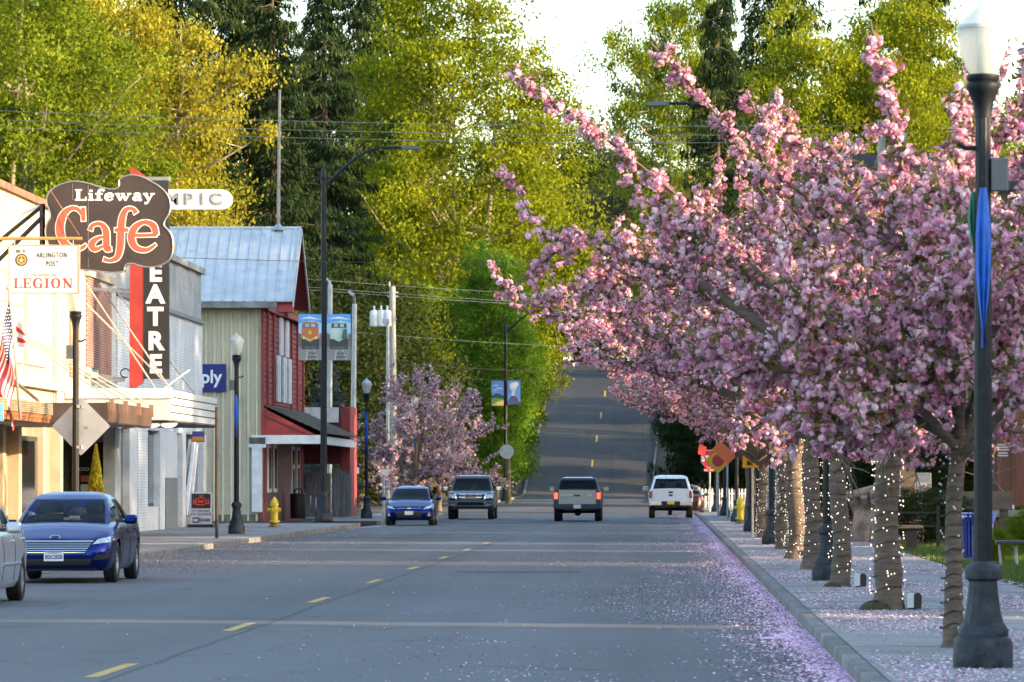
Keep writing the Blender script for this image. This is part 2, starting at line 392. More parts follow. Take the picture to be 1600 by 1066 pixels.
# ramp corner between them
mb = MB(); mb.add([(-15.7, 172, 0.131), (-11.07, 172, 0.131), (-11.6, 176, 0.06), (-13.4, 180.5, 0.03), (-15.7, 184.5, 0.03), (-11.3, 174, 0.03), (-12.4, 179, 0.02)], [(0, 1, 2), (0, 2, 3), (0, 3, 4), (1, 5, 2), (2, 5, 6, 3)])
tag(mb.build('pavement_ramp', CONC), 'kerb ramp at the corner by the red building', kind='structure')
rk = MB()
for i in range(9):
    a = i / 8; p = (-10.95 - 2.9 * a * a, 172 + 10 * a); q = (p[0] - 0.16, p[1] + 0.02)
    rk.v += [(p[0], p[1], -.02), (q[0], q[1], -.02), (q[0], q[1], 0.14 - .06 * a), (p[0], p[1], 0.14 - .06 * a)]
rk.f = [(4 * i + j, 4 * i + (j + 1) % 4, 4 * i + 4 + (j + 1) % 4, 4 * i + 4 + j) for i in range(8) for j in range(4)] + [(0, 1, 2, 3), (35, 34, 33, 32)]; rk.mi = [0] * len(rk.f)
tag(rk.build('kerb', mat('red_kerb', (0.16, 0.13, 0.125), .8, col2=(0.2, 0.05, 0.05), scale=1.2)), kind='structure')
b = MB().box((-13.9, 176.2, 0.03), (-12.7, 178.3, 0.075)); tag(b.build('tactile_plate', YEL), 'yellow tactile plate on the kerb ramp', 'tactile plate')
# verge: lawn in the park, picket-fence corner slab
LAWN = mat('lawn_soil', (0.03, 0.05, 0.012), 0.95, var=0.3, scale=3)
lw = MB().add([(5.0, 40, 0.1), (40, 40, 0.1), (40, 172, 0.1), (5.0, 172, 0.1)], [(0, 1, 2, 3)])
tag(lw.build('lawn', LAWN), 'short lawn of the little park beside the pavement', kind='structure')
mb = MB().box((5.0, 172, -0.05), (18, 250, 0.12)); tag(mb.build('park_path', CONC), 'pale concrete corner by the picket fence', kind='structure')
for i in range(34):
    for sd in (0, 1):
        y = 322 + 4 * i
        x = xleft(y) - 0.2 if sd == 0 else xright(y) + 0.05
        y2 = y + 3.97; x2 = xleft(y2) - 0.2 if sd == 0 else xright(y2) + 0.05
        m_ = MB(); za, zb = zroad(y), zroad(y2)
        m_.add([(x, y, za - .1), (x + .16, y, za - .1), (x + .16, y, za + .15), (x, y, za + .15), (x2, y2, zb - .1), (x2 + .16, y2, zb - .1), (x2 + .16, y2, zb + .15), (x2, y2, zb + .15)],
               [(0, 1, 2, 3), (7, 6, 5, 4), (0, 4, 5, 1), (1, 5, 6, 2), (2, 6, 7, 3), (3, 7, 4, 0)])
        m_.build('kerb_stone', KERBM, road)

# ------------------------------------------------------------------ fast quad clouds (leaves, petals)
def rand_rot(n, rg=rng):
    q = rg.normal(size=(n, 4)); q /= np.linalg.norm(q, axis=1)[:, None]
    w, x, y, z = q.T
    return np.stack([np.stack([1 - 2 * (y * y + z * z), 2 * (x * y - z * w), 2 * (x * z + y * w)], -1),
                     np.stack([2 * (x * y + z * w), 1 - 2 * (x * x + z * z), 2 * (y * z - x * w)], -1),
                     np.stack([2 * (x * z - y * w), 2 * (y * z + x * w), 1 - 2 * (x * x + y * y)], -1)], 1)
def quads_obj(name, V, tint, m, parent=None):
    """V: (n,4,3) quads; tint: (n,)"""
    n = len(V); me = bpy.data.meshes.new(name)
    me.vertices.add(4 * n); me.vertices.foreach_set('co', V.reshape(-1).astype(np.float32))
    me.loops.add(4 * n); me.loops.foreach_set('vertex_index', np.arange(4 * n, dtype=np.int32))
    me.polygons.add(n); me.polygons.foreach_set('loop_start', np.arange(0, 4 * n, 4, dtype=np.int32)); me.polygons.foreach_set('loop_total', np.full(n, 4, dtype=np.int32))
    me.update(calc_edges=True)
    a = me.attributes.new('tint', 'FLOAT', 'POINT'); a.data.foreach_set('value', np.repeat(tint, 4).astype(np.float32))
    me.materials.append(m)
    ob = bpy.data.objects.new(name, me); C.objects.link(ob)
    if parent is not None: ob.parent = parent; ORG[ob.name] = ORG.get(parent.name, Vector())
    return ob
def leaf_quads(cen, U, W):
    """leaf: a kite around cen with half axes U (length) and W (width)"""
    return np.stack([cen - U, cen - W * 0.9 + U * 0.1, cen + U, cen + W * 0.9 + U * 0.1], 1)

# fallen petals
PETAL = mat('fallen_petal', (0.8, 0.5, 0.66), 0.8, tint=[(0, (0.62, 0.3, 0.44)), (0.5, (0.8, 0.5, 0.62)), (1, (0.9, 0.74, 0.8))])
def petals(name, X, Y, Z, label, size=0.012, m=PETAL):
    n = len(X); sz = size * rng.uniform(0.7, 1.5, n)
    yaw = rng.uniform(0, 6.28, n); tl = rng.uniform(0.0, 0.5, n)
    u = np.stack([np.cos(yaw) * np.cos(tl), np.sin(yaw) * np.cos(tl), np.sin(tl)], 1) * sz[:, None]
    w = np.stack([-np.sin(yaw), np.cos(yaw), 0 * yaw], 1) * sz[:, None]
    c = np.stack([X, Y, Z + np.abs(u[:, 2]) + 0.002], 1)
    return tag(quads_obj(name, np.stack([c - u - w, c + u - w, c + u + w, c - u + w], 1), rng.uniform(0, 1, n), m), label, 'petals', kind='stuff')
def logY(n, a, b): return np.exp(rng.uniform(math.log(a), math.log(b), n))
n = 52000; Y = np.exp(math.log(36) + rng.uniform(0, 1, n) ** .75 * math.log(240 / 36)); X = 1.5 - np.abs(rng.exponential(1.0, n) * np.where(Y > 110, .75, 1.15)); k = X > -9.5
patch = np.sin(X * 1.3 + 2 * np.sin(Y * .11)) + np.sin(Y * .23 + X * .7) + .9 * np.sin(X * 4.1 + 3 * np.sin(Y * .37)) + .8 * np.sin(Y * .9 + 2.5 * X) + rng.normal(0, .7, n); k &= patch > np.where(X > .6, -1.2, .3)
petals('fallen_petals', X[k], Y[k], np.zeros(k.sum()), 'pale petals scattered over the asphalt near the kerb', 0.0068)
n = 34000; Y = logY(n, 30, 240); X = 1.50 - np.abs(rng.exponential(0.2, n))
petals('fallen_petals', X, Y, 0.012 + rng.uniform(0, 0.02, n), 'thick pink petal drift lying along the gutter', 0.009,
       mat('gutter_petal', (.7, .4, .6), .8, tint=[(0, (0.5, 0.3, 0.42)), (0.5, (0.7, 0.46, 0.6)), (1, (0.85, 0.72, 0.8))]))
n = 78000; Y = logY(n, 32, 200); X = rng.uniform(1.7, 5.2, n); k = (1.3 * np.sin(X * 2 + Y * .3) + 1.3 * np.sin(Y * .5 + 2 * np.sin(X)) + rng.normal(0, .9, n)) > -0.2
petals('fallen_petals', X[k], Y[k], np.full(k.sum(), 0.134), 'pale petals sprinkled over the pavement slabs', 0.0075)
n = 7000; Y = logY(n, 84, 175); X = -10.9 + np.abs(rng.exponential(1.6, n)); k = X < -5
petals('fallen_petals', X[k], Y[k], np.zeros(k.sum()), 'thin petal litter along the far gutter by the shops', 0.008, mat('old_petal', (.5, .3, .3), .8, tint=[(0, (0.3, 0.17, 0.19)), (1, (0.6, 0.42, 0.46))]))
dr = MB(); ys = np.arange(28, 238, 0.35); ww = 0.2 + 0.14 * np.sin(ys * .6) * np.sin(ys * .23) + 0.1 * np.sin(ys * 2.3 + 1) + 0.06 * rng.normal(size=len(ys)) + 0.1 * np.sin(ys * .17)
for y, w in zip(ys, ww): dr.v += [(1.515, y, 0.03), (1.515 - w * .5, y, 0.02), (1.515 - max(.06, w), y, 0.001)]
dr.f = [(3 * i + j, 3 * i + j + 1, 3 * i + 4 + j, 3 * i + 3 + j) for i in range(len(ys) - 1) for j in (0, 1)]; dr.mi = [0] * len(dr.f)
tag(dr.build('petal_drift', mat('petal_drift', (0.7, 0.47, 0.62), .9, col2=(0.48, 0.3, 0.42), scale=12, bump=.6, bscale=60), smooth=60), 'heaped pink petals filling the gutter', 'petals', kind='stuff')
# grass blades of the lawn
n = 26000; Y = rng.uniform(72, 135, n); X = 5.02 + rng.uniform(0, 1, n) ** 0.8 * (Y * 0.082 - 4.4); c = np.stack([X, Y, np.full(n, 0.1)], 1)
h = rng.uniform(0.05, 0.12, n); yaw = rng.uniform(0, 3.14, n); lean = rng.normal(0, 0.035, (n, 2))
w = np.stack([np.cos(yaw), np.sin(yaw), 0 * yaw], 1) * 0.012; tp = c + np.stack([lean[:, 0], lean[:, 1], h], 1)
tag(quads_obj('grass', np.stack([c - w, c + w, tp + w * .3, tp - w * .3], 1), rng.uniform(0, 1, n),
    mat('grass_blade', (.1, .16, .03), .7, tint=[(0, (0.05, 0.1, 0.015)), (1, (0.14, 0.2, 0.03))], transl=.35)), 'short green grass of the park lawn', 'grass', kind='stuff')
# ------------------------------------------------------------------ the row of old shop fronts
FX = -15.7                                            # the line of the shop fronts
def brick_mat(name, c1, c2, mortar, plane='YZ', bw=0.2, bh=0.067, bump=0.5, rough=0.8, mort=0.012):
    m = bpy.data.materials.new(name); m.use_nodes = True; nt = m.node_tree; n = nt.nodes; l = nt.links; b = n['Principled BSDF']
    tc = n.new('ShaderNodeTexCoord'); sx = n.new('ShaderNodeSeparateXYZ'); cb = n.new('ShaderNodeCombineXYZ'); l.new(tc.outputs['Object'], sx.inputs[0])
    l.new(sx.outputs[1 if plane == 'YZ' else 0], cb.inputs[0]); l.new(sx.outputs[2], cb.inputs[1])
    br = n.new('ShaderNodeTexBrick'); br.inputs['Color1'].default_value = (*c1, 1); br.inputs['Color2'].default_value = (*c2, 1); br.inputs['Mortar'].default_value = (*mortar, 1)
    br.inputs['Scale'].default_value = 1.0; br.inputs['Brick Width'].default_value = bw; br.inputs['Row Height'].default_value = bh; br.inputs['Mortar Size'].default_value = mort
    l.new(cb.outputs[0], br.inputs['Vector'])
    nz = n.new('ShaderNodeTexNoise'); nz.inputs['Scale'].default_value = 0.9; nz.inputs['Detail'].default_value = 8; l.new(tc.outputs['Object'], nz.inputs['Vector'])
    mr = n.new('ShaderNodeMapRange'); mr.inputs[1].default_value = .3; mr.inputs[2].default_value = .75; mr.inputs[3].default_value = 1.08; mr.inputs[4].default_value = .72; l.new(nz.outputs['Fac'], mr.inputs[0])
    mx = n.new('ShaderNodeMix'); mx.data_type = 'RGBA'; mx.blend_type = 'MULTIPLY'; mx.inputs[0].default_value = 1
    c3 = n.new('ShaderNodeCombineColor'); [l.new(mr.outputs[0], c3.inputs[i]) for i in range(3)]
    l.new(br.outputs['Color'], mx.inputs[6]); l.new(c3.outputs[0], mx.inputs[7]); l.new(mx.outputs[2], b.inputs['Base Color']); b.inputs['Roughness'].default_value = rough
    bp = n.new('ShaderNodeBump'); bp.inputs['Strength'].default_value = bump; bp.inputs['Distance'].default_value = 0.012; bp.invert = True
    l.new(br.outputs['Fac'], bp.inputs['Height']); l.new(bp.outputs[0], b.inputs['Normal'])
    MATS[name] = m; return m
CREAM = brick_mat('cream_brick', (0.52, 0.45, 0.36), (0.47, 0.4, 0.31), (0.38, 0.32, 0.25), bump=0.35)
WBRICK = brick_mat('white_brick', (0.74, 0.78, 0.82), (0.68, 0.72, 0.77), (0.5, 0.54, 0.58), bump=0.8, bh=0.085)
GBRICK = brick_mat('grey_brick', (0.4, 0.43, 0.46), (0.35, 0.38, 0.41), (0.27, 0.29, 0.31), bump=0.8, bh=0.085)
RBRICK = brick_mat('red_brick', (0.26, 0.075, 0.05), (0.19, 0.055, 0.04), (0.32, 0.26, 0.22))
STUCCO = mat('tan_stucco', (0.3, 0.22, 0.15), .85, var=.15, scale=1.5, bump=.2)
OLIVE = mat('olive_wall', (0.1, 0.1, 0.06), .8, var=.15)
DARKGL = mat('shop_glass', (0.015, 0.017, 0.02), 0.06, var=0.1, spec=.8)
TRIMW = mat('white_trim', (0.7, 0.73, 0.76), .5, var=.1, scale=3, dirt=((.4, .4, .4), 2, .55, .95))
RUSTC = mat('rust_cap', (0.25, 0.11, 0.07), .8, var=.3, scale=2)
GREYP = mat('grey_paint', (0.2, 0.22, 0.24), .6, var=.12)
yw = lambda px: ywall(px, FX)

# --- cream cafe block
A = empty('cafe_building', (FX - 8, 105, 0), label='sunlit cream brick shop block behind the cafe sign', cat='building', world_verts=True)
box('wall', (FX - 18, 84, 3.3), (FX, 128.7, 8.55), CREAM, A)
box('parapet_cap', (FX - 18.2, 83.9, 8.55), (FX + .12, 128.9, 8.72), RUSTC, A)
box('ground_floor', (FX - 18, 84, 0), (FX - 0.25, 124.6, 3.3), STUCCO, A)
for y in (108, 113.4, 116.2, 120.8, 124.2):
    box('pilaster', (FX - .3, y, 0.13), (FX + .02, y + .55, 3.299), mat('cream_pilaster', (.5, .42, .3), .6, var=.12, scale=1.5), A)
for a, b_ in ((108.7, 113.2), (117.0, 120.6)):
    w_ = box('shop_window', (FX - .24, a, .5), (FX - .1, b_, 2.75), mat('dark_frame', (.05, .045, .04), .5), A)
    box('pane', (FX - .099, a + .12, .62), (FX - .085, b_ - .12, 2.63), DARKGL, w_)
for y0, y1, z0, z1 in ((105, 116.8, 4.5, 7.6), (117.4, 121.2, 4.5, 6.2)):                     # boarded upper panels
    box('upper_panel', (FX + .0005, y0, z0), (FX + .07, y1, z1), mat('pale_panel', (.55, .47, .34), .6, var=.1, scale=1), A, bevel=.01)
for z in (5.2, 5.9, 6.6, 7.2): box('moulding', (FX + .071, 105, z), (FX + .1, 116.8, z + .05), mat('panel_seam', (.5, .42, .3), .7), A)
box('ledge', (FX - .01, 104, 3.95), (FX + .22, 124.4, 4.12), mat('pale_panel', (.55, .47, .34)), A)
MB().tube([(FX + .12, 122.9, 3.4), (FX + .12, 122.9, 8.5)], .07).build('downpipe', TRIMW, A)
MB().prism([(yw(108), 4.4), (yw(122), 4.4), (yw(122), 6.6), (yw(120), 7.2), (yw(115), 7.5), (yw(110), 7.2), (yw(108), 6.6)], .06, (1, 2), (FX + .001, 0, 0)).build('arched_panel', STUCCO, A)

# --- corner bay with brick window infill and recessed door
Bq = empty('corner_shop', (FX - 8, 131, 0), label='shop bay with red brick infill window and dark recessed doorway', cat='building', world_verts=True)
box('wall', (FX - 18, 128.75, 3.2), (FX - .02, 137.2, 8.3), mat('pale_wall', (.5, .5, .5), .7, var=.12, scale=1.5), Bq)
box('brick_infill', (FX - .021, 129.9, 4.75), (FX + .03, 132.9, 7.2), RBRICK, Bq)
box('brick_infill', (FX - .021, 132.95, 4.6), (FX + .0, 135.9, 7.0), mat('x', (0, 0, 0)) if False else RBRICK, Bq)
box('window_sill', (FX - .01, 129.6, 4.45), (FX + .16, 136.2, 4.6), CREAM, Bq)
box('window_head', (FX - .01, 129.6, 7.21), (FX + .1, 136.2, 7.4), CREAM, Bq)
box('recess_wall', (FX - 4, 124.7, 0), (FX - 2.6, 137, 3.2), OLIVE, Bq)
box('recess_return', (FX - 2.6, 137.0, 0), (FX - .05, 137.2, 3.2), OLIVE, Bq)
dr_ = box('door', (-16.95, 136.9, .13), (-15.85, 136.99, 2.95), mat('cream_frame', (.5, .46, .36), .5), Bq)
box('pane', (-16.8, 136.88, .9), (-16.0, 136.899, 2.75), DARKGL, dr_)
text('lettering', 'keo', .22, flat((.6, .6, .58)), dr_, (-16.62, 136.87, 2.0)); box('notice', (-16.7, 136.86, .95), (-16.1, 136.879, 1.55), flat((.35, .38, .36)), dr_); box('notice', (-16.7, 136.86, 1.62), (-16.1, 136.879, 1.8), flat((.3, .08, .06)), dr_)

# --- theatre
T = empty('theatre', (FX - 8, 150, 0), label='white painted brick theatre with grey top band', cat='building', world_verts=True)
box('wall', (FX - 18, 137.3, 3.2), (FX, 162.6, 7.0), WBRICK, T)
box('upper_wall', (FX - 18, 137.3, 7.0), (FX - .04, 162.6, 8.66), GBRICK, T)
box('ledge', (FX - 18, 137.25, 6.96), (FX + .1, 162.7, 7.08), GREYP, T)
box('parapet_cap', (FX - 18, 137.2, 8.66), (FX + .1, 162.72, 8.86), mat('stone_cap', (.3, .31, .31), .8, var=.2, scale=2), T)
box('shop_front', (FX - 18, 137.3, 0), (FX - .35, 162.6, 3.2), GREYP, T)
for a, b_, z0, m_ in ((180, 189, .13, TRIMW), (203, 215, .13, TRIMW), (216, 231.5, .13, WBRICK), (250.5, 258, .13, TRIMW), (258.5, 277, 1.75, TRIMW), (285.5, 291, .13, TRIMW), (318, 322, .13, TRIMW)):
    box('pilaster', (FX - .34, yw(a), z0), (FX - .005, yw(b_), 3.199), m_, T)
box('dado', (FX - .34, yw(258.5), .13), (FX + .02, yw(277), 1.745), GREYP, T)
box('stall_riser', (FX - .34, yw(232), .13), (FX - .05, yw(250), .85), TRIMW, T)
for a, b_, z0 in ((190, 202.5, .13), (232, 250, .86), (277.5, 285, .9), (291.5, 317.5, .6)):
    w_ = box('shop_window', (FX - .345, yw(a), z0), (FX - .2, yw(b_), 3.15), mat('dark_frame', (.05, .045, .04), .5), T)
    box('pane', (FX - .199, yw(a) + .15, z0 + .1), (FX - .185, yw(b_) - .15, 3.05), DARKGL, w_)
MB().tube([(FX - .1, yw(294), .5), (FX - .15, yw(309), 3.0)], .09, 6).build('leaning_board', TRIMW, T)
MB().tube([(FX - .1, yw(301), .5), (FX - .15, yw(314), 2.9)], .07, 6).build('leaning_board', TRIMW, T)
bs = box('name_plate', (FX - .02, yw(300), 2.95), (FX + .4, yw(301), 3.3), flat((.05, .06, .25)), T); box('name_plate', (FX + .0, yw(300) - .02, 2.98), (FX + .38, yw(300) - .001, 3.12), flat((.6, .25, .05)), T)

# marquee: a white box with metal banding, tie rods to the wall and a scalloped edge
Mq = empty('theatre_marquee', (-14.3, 131, 3.2), label='white boxy theatre marquee with bright metal bands', cat='marquee', world_verts=True)
box('box', (FX + .002, 125.2, 3.22), (-12.92, 138, 4.02), mat('marquee_cream', (.5, .5, .49), .45, var=.06), Mq)
for i in range(4): box('metal_band', (-12.919, 125.2, 3.25 + i * .2), (-12.89, 138, 3.25 + i * .2 + .165), mat('bright_metal', (.86, .87, .88), .3, .15, var=.06, scale=2), Mq)
box('face_panel', (FX + .3, 125.17, 3.24), (-12.95, 125.199, 3.78), mat('marquee_face', (.52, .52, .5), .4, var=.05), Mq)
box('top_rail', (FX + .02, 125.12, 3.8), (-12.86, 125.199, 4.06), TRIMW, Mq)
box('band_backing', (-12.9195, 125.21, 3.235), (-12.9, 137.99, 4.01), BLACK, Mq)
box('soffit', (FX + .02, 125.25, 3.17), (-12.96, 137.95, 3.219), BLACK, Mq)
for i in range(4):
    x = -14.25 + i * .42
    MB().prism([(x + .24 * math.cos(t), 3.16 + .13 * math.sin(t)) for t in np.linspace(math.pi, 2 * math.pi, 9)], .03, (0, 2), (0, 125.3, 0)).build('scallop', flat((.85, .8, .68)), Mq)
MB().tube([(-13.5, 128, 4.03), (-12.72, 128.2, 4.62)], .022, 6).build('rod', TRIMW, Mq)
for (p, q) in (((133, 442), (242, 611)), ((155, 446), (268, 611)), ((134, 475), (272, 612)), ((183, 458), (306, 615))):
    a = Vector((FX + .02, yw(p[0]), at(p[0], p[1], yw(p[0])).z)); b_ = Vector((-13.0, ywall(q[0], -13.0), 4.02))
    MB().tube([a, b_], .022, 6).build('tie_rod', mat('pale_rod', (.55, .5, .42), .5), Mq)

# brown flat canopy beside it with four rods, and the ribbed metal canopy
K = empty('brown_canopy', (-14.1, 113, 2.95), label='flat dark brown canopy with four tie rods', cat='canopy', world_verts=True)
box('box', (FX + .002, 108, 2.95), (-12.62, 117.6, 3.4), mat('brown_fascia', (.06, .04, .035), .45, var=.2, scale=1.5), K)
box('street_fascia', (-12.619, 108.1, 2.97), (-12.59, 117.5, 3.42), mat('copper_fascia', (.14, .085, .065), .4, .3, var=.25, scale=.8, stretch=(1, 1, .2)), K)
for i in range(4):
    y = 108.6 + i * 2.8; box('bracket', (-12.6, y, 3.2), (-12.5, y + .12, 3.5), mat('bronze', (.25, .15, .1), .5), K)
    MB().tube([(FX, y + 1.5 - i * .5, 5.55 - .1 * i), (-12.56, y + .06, 3.48)], .02, 6).build('tie_rod', mat('pale_rod', (.55, .5, .42), .5), K)
K2 = empty('ribbed_canopy', (-14.1, 92, 2.9), label='ribbed metal edged canopy with orange wooden soffit', cat='canopy', world_verts=True)
box('box', (FX + .002, 84, 2.9), (-12.64, 98.6, 3.2), mat('wood_soffit', (.3, .11, .03), .6, var=.25, scale=3), K2)
for i in range(6): box('metal_rib', (-12.639, 84, 2.99 + i * .04), (-12.6, 98.6, 2.99 + i * .04 + .03), mat('gold_metal', (.62, .5, .33), .35, .5, var=.15, scale=3), K2)
box('soffit_board', (-13.2, 84, 2.82), (-12.66, 98.5, 2.899), mat('wood_soffit', (.3, .11, .03)), K2)
for y in (92.3, 96.8):
    MB().tube([(FX, y + 6, 5.2), (-12.66, y, 3.25)], .035, 6).build('chain', mat('rusty_chain', (.3, .22, .14), .7, var=.4, scale=20), K2)

# ------------------------------------------------------------------ signs
def zsign(Y, z0=(0, 240), k=4.1):
    def f(zx, zy): p = at(z0[0] + zx / k, z0[1] + zy / k, Y); return (p.x, p.z)
    return f, Y / F / k
# brown cafe sign
SY = 105.0; zs, zk = zsign(SY)
out = [(325, 235), (380, 200), (470, 178), (560, 190), (640, 215), (720, 228), (760, 212), (764, 168), (800, 145), (850, 138), (910, 150), (960, 175), (1020, 210), (1070, 260), (1092, 320), (1085, 380), (1056, 430), (1052, 462), (1085, 500), (1105, 545), (1108, 620), (1085, 680), (1030, 715), (960, 728), (900, 720), (850, 705), (815, 708), (798, 728), (788, 757), (700, 762), (600, 750), (505, 742), (420, 722), (350, 660), (305, 570), (290, 500), (300, 450), (320, 410), (318, 370), (300, 320), (303, 270)]
sm = [tuple(p) for p in catmull(out + [out[0]], 4)][:-1]
S1 = empty('cafe_sign', (-12.3, SY, at(0, 425, SY).z), label='large brown cloud shaped cafe sign with red neon lettering', cat='sign', world_verts=True)
SBROWN = mat('sign_brown', (0.042, 0.026, 0.021), .38, var=.18, scale=1.2)
MB().prism([zs(*p) for p in sm], .3, (0, 2), (0, SY, 0)).build('panel', [SBROWN], S1)
rim = MB(); rim.tube([(zs(*p)[0], SY - .005, zs(*p)[1]) for p in sm + [sm[0]]], .018, 5); rim.build('edge_trim', mat('trim_steel', (.35, .33, .32), .4, .6), S1)
cafe = [[(533, 345, 24), (535, 432, 26)], [(528, 395, 16), (500, 358, 24), (455, 352, 28), (405, 395, 44), (384, 480, 52), (405, 560, 46), (460, 606, 34), (515, 608, 26), (552, 585, 18)],
        [(578, 492, 30), (596, 458, 24), (645, 452, 26), (678, 492, 40), (682, 560, 42), (686, 610, 40), (714, 612, 24)], [(672, 532, 12), (622, 545, 26), (588, 580, 40), (608, 614, 30), (668, 590, 14)],
        [(872, 382, 32), (850, 354, 22), (806, 362, 30), (782, 420, 42), (774, 520, 44), (770, 600, 44), (752, 664, 34), (706, 686, 22), (664, 676, 26)], [(735, 490, 24), (822, 490, 24)],
        [(836, 526, 20), (930, 524, 20), (1004, 522, 20)], [(1000, 522, 36), (982, 462, 38), (922, 440, 26), (862, 478, 40), (842, 545, 46), (872, 604, 38), (940, 618, 26), (998, 582, 16)]]
NEONR = mat('sign_red', (.72, .09, .05), .4, var=.08, scale=6)
for layer, fat, y, m_, nm in ((0, 6.0, SY - .003, flat((.82, .76, .68)), 'letter_outline'), (1, 0, SY - .008, NEONR, 'lettering')):
    mb = MB()
    for st in cafe:
        pts = [(zs(x, z)[0], zs(x, z)[1], w * zk) for x, z, w in st]; ribbon(mb, pts, fat * zk, y - .0003 * cafe.index(st), depth=.01)
    mb.build(nm, m_, S1)
SER = {  # serif letters as brush strokes in a unit box: (x, z, w)
 'L': (.75, [[(.2, 0, .2), (.2, 1, .2)], [(0, .97, .07), (.42, .97, .07)], [(0, .03, .07), (.72, .03, .07)], [(.69, 0, .07), (.7, .3, .05)]]),
 'E': (.8, [[(.2, 0, .2), (.2, 1, .2)], [(0, .97, .07), (.7, .97, .07)], [(0, .03, .07), (.72, .03, .07)], [(.2, .5, .07), (.55, .5, .07)], [(.69, 0, .07), (.7, .28, .05)], [(.67, 1, .07), (.68, .74, .05)], [(.53, .36, .06), (.53, .64, .06)]]),
 'G': (.95, [[(.74, .7, .05), (.66, .92, .07), (.45, 1, .08), (.2, .82, .18), (.13, .5, .22), (.2, .18, .18), (.45, 0, .08), (.68, .1, .08), (.74, .3, .16)], [(.74, .0, .16), (.74, .42, .16)], [(.52, .42, .07), (.9, .42, .07)], [(.76, .68, .05), (.76, 1, .06)]]),
 'I': (.5, [[(.23, 0, .2), (.23, 1, .2)], [(0, .97, .07), (.46, .97, .07)], [(0, .03, .07), (.46, .03, .07)]]),
 'O': (.95, [[(.45, 1, .07), (.22, .85, .17), (.14, .5, .22), (.22, .15, .17), (.45, 0, .07), (.68, .15, .17), (.76, .5, .22), (.68, .85, .17), (.45, 1, .07)]]),
 'N': (1.0, [[(.2, 0, .09), (.2, 1, .09)], [(.8, 0, .09), (.8, 1, .09)], [(.15, 1, .22), (.8, 0, .2)], [(.05, .03, .06), (.36, .03, .06)], [(.64, .97, .06), (.95, .97, .06)], [(0, .97, .06), (.25, .97, .06)]]),
 'i': (.42, [[(.2, 0, .18), (.2, .62, .18)], [(.03, .61, .07), (.2, .61, .07)], [(0, .03, .07), (.4, .03, .07)], [(.2, .82, .18), (.2, .97, .18)]]),
 'f': (.5, [[(.2, 0, .18), (.2, .6, .18), (.26, .92, .14), (.42, 1, .1), (.56, .9, .14)], [(0, .61, .07), (.45, .61, .07)], [(0, .03, .07), (.42, .03, .07)]]),
 'e': (.66, [[(.1, .34, .07), (.52, .34, .07)], [(.53, .34, .14), (.48, .58, .12), (.32, .64, .08), (.14, .52, .15), (.09, .3, .18), (.16, .08, .15), (.34, 0, .09), (.55, .14, .05)]]),
 'w': (1.02, [[(.08, .62, .17), (.3, 0, .15)], [(.3, 0, .06), (.5, .62, .06)], [(.44, .62, .17), (.66, 0, .15)], [(.66, 0, .06), (.88, .62, .06)], [(-.05, .61, .06), (.24, .61, .06)], [(.34, .61, .06), (.58, .61, .06)], [(.76, .61, .06), (1.0, .61, .06)]]),
 'a': (.66, [[(.1, .5, .1), (.22, .64, .09), (.4, .6, .13), (.45, .4, .17), (.45, .05, .17), (.6, .04, .08)], [(.42, .36, .06), (.2, .32, .1), (.08, .16, .17), (.2, 0, .1), (.44, .14, .06)]]),
 'y': (.7, [[(.08, .62, .17), (.33, .02, .15)], [(.58, .62, .06), (.33, 0, .06), (.2, -.26, .1), (.06, -.28, .12)], [(-.05, .61, .06), (.24, .61, .06)], [(.44, .61, .06), (.7, .61, .06)]]),
}
def serif(name, s, x0, z0, w, h, y, m_, parent, fat=0.0):
    adv = sum(SER[c][0] for c in s) + .09 * (len(s) - 1); k = w / adv; mb = MB(); x = x0
    for c in s:
        for i, st in enumerate(SER[c][1]): ribbon(mb, [(x + p[0] * k, z0 + p[1] * h, p[2] * (k + h) / 2 * .85 if False else p[2] * k) for p in st], fat, y - .0002 * i, depth=.006)
        x += (SER[c][0] + .09) * k
    return mb.build(name, m_, parent)
a, b_ = zs(482, 299), zs(990, 232); serif('lettering', 'Lifeway', a[0], a[1], b_[0] - a[0], b_[1] - a[1], SY - .004, flat((.85, .84, .8)), S1, .006)
for q in ((560, 630, 600, 668), (825, 630, 868, 668)): pa, pb = zs(q[0], q[1]), zs(q[2], q[3]); MB().box((pa[0], SY - .012, pa[1]), (pb[0], SY - .001, pb[1])).build('access_panel', SBROWN, S1)
for x in (465, 565): p = zs(x, 190); q = zs(x, 300 if x < 500 else 735); MB().tube([(p[0], SY - .004, p[1]), (q[0], SY - .004, q[1])], .005, 4).build('seam', mat('trim_steel', (.35, .33, .32)), S1)
p = zs(265, 320); q = zs(265, 590); MB().tube([(p[0], SY + .15, p[1]), (q[0], SY + .15, q[1])], .07, 6).build('bracket', BLACK, S1)
p = zs(265, 335); MB().tube([(p[0], SY + .15, p[1]), (FX, SY + .4, p[1] - 1.6)], .045, 6).build('strut', BLACK, S1); MB().tube([(p[0], SY + .1, p[1] - .25), (FX, SY + .4, p[1] - 2.2)], .05, 6).build('strut', BLACK, S1)
p = zs(255, 345); MB().tube([(p[0], SY + .2, p[1] + .05), (FX, SY + .2, p[1] - .8)], .035, 6).build('strut', TRIMW, S1)
p = zs(320, 230); q = zs(510, 525); MB().tube([(p[0], SY - .06, p[1]), (q[0], SY - .1, q[1])], .014, 5).build('cable', RUSTC, S1)

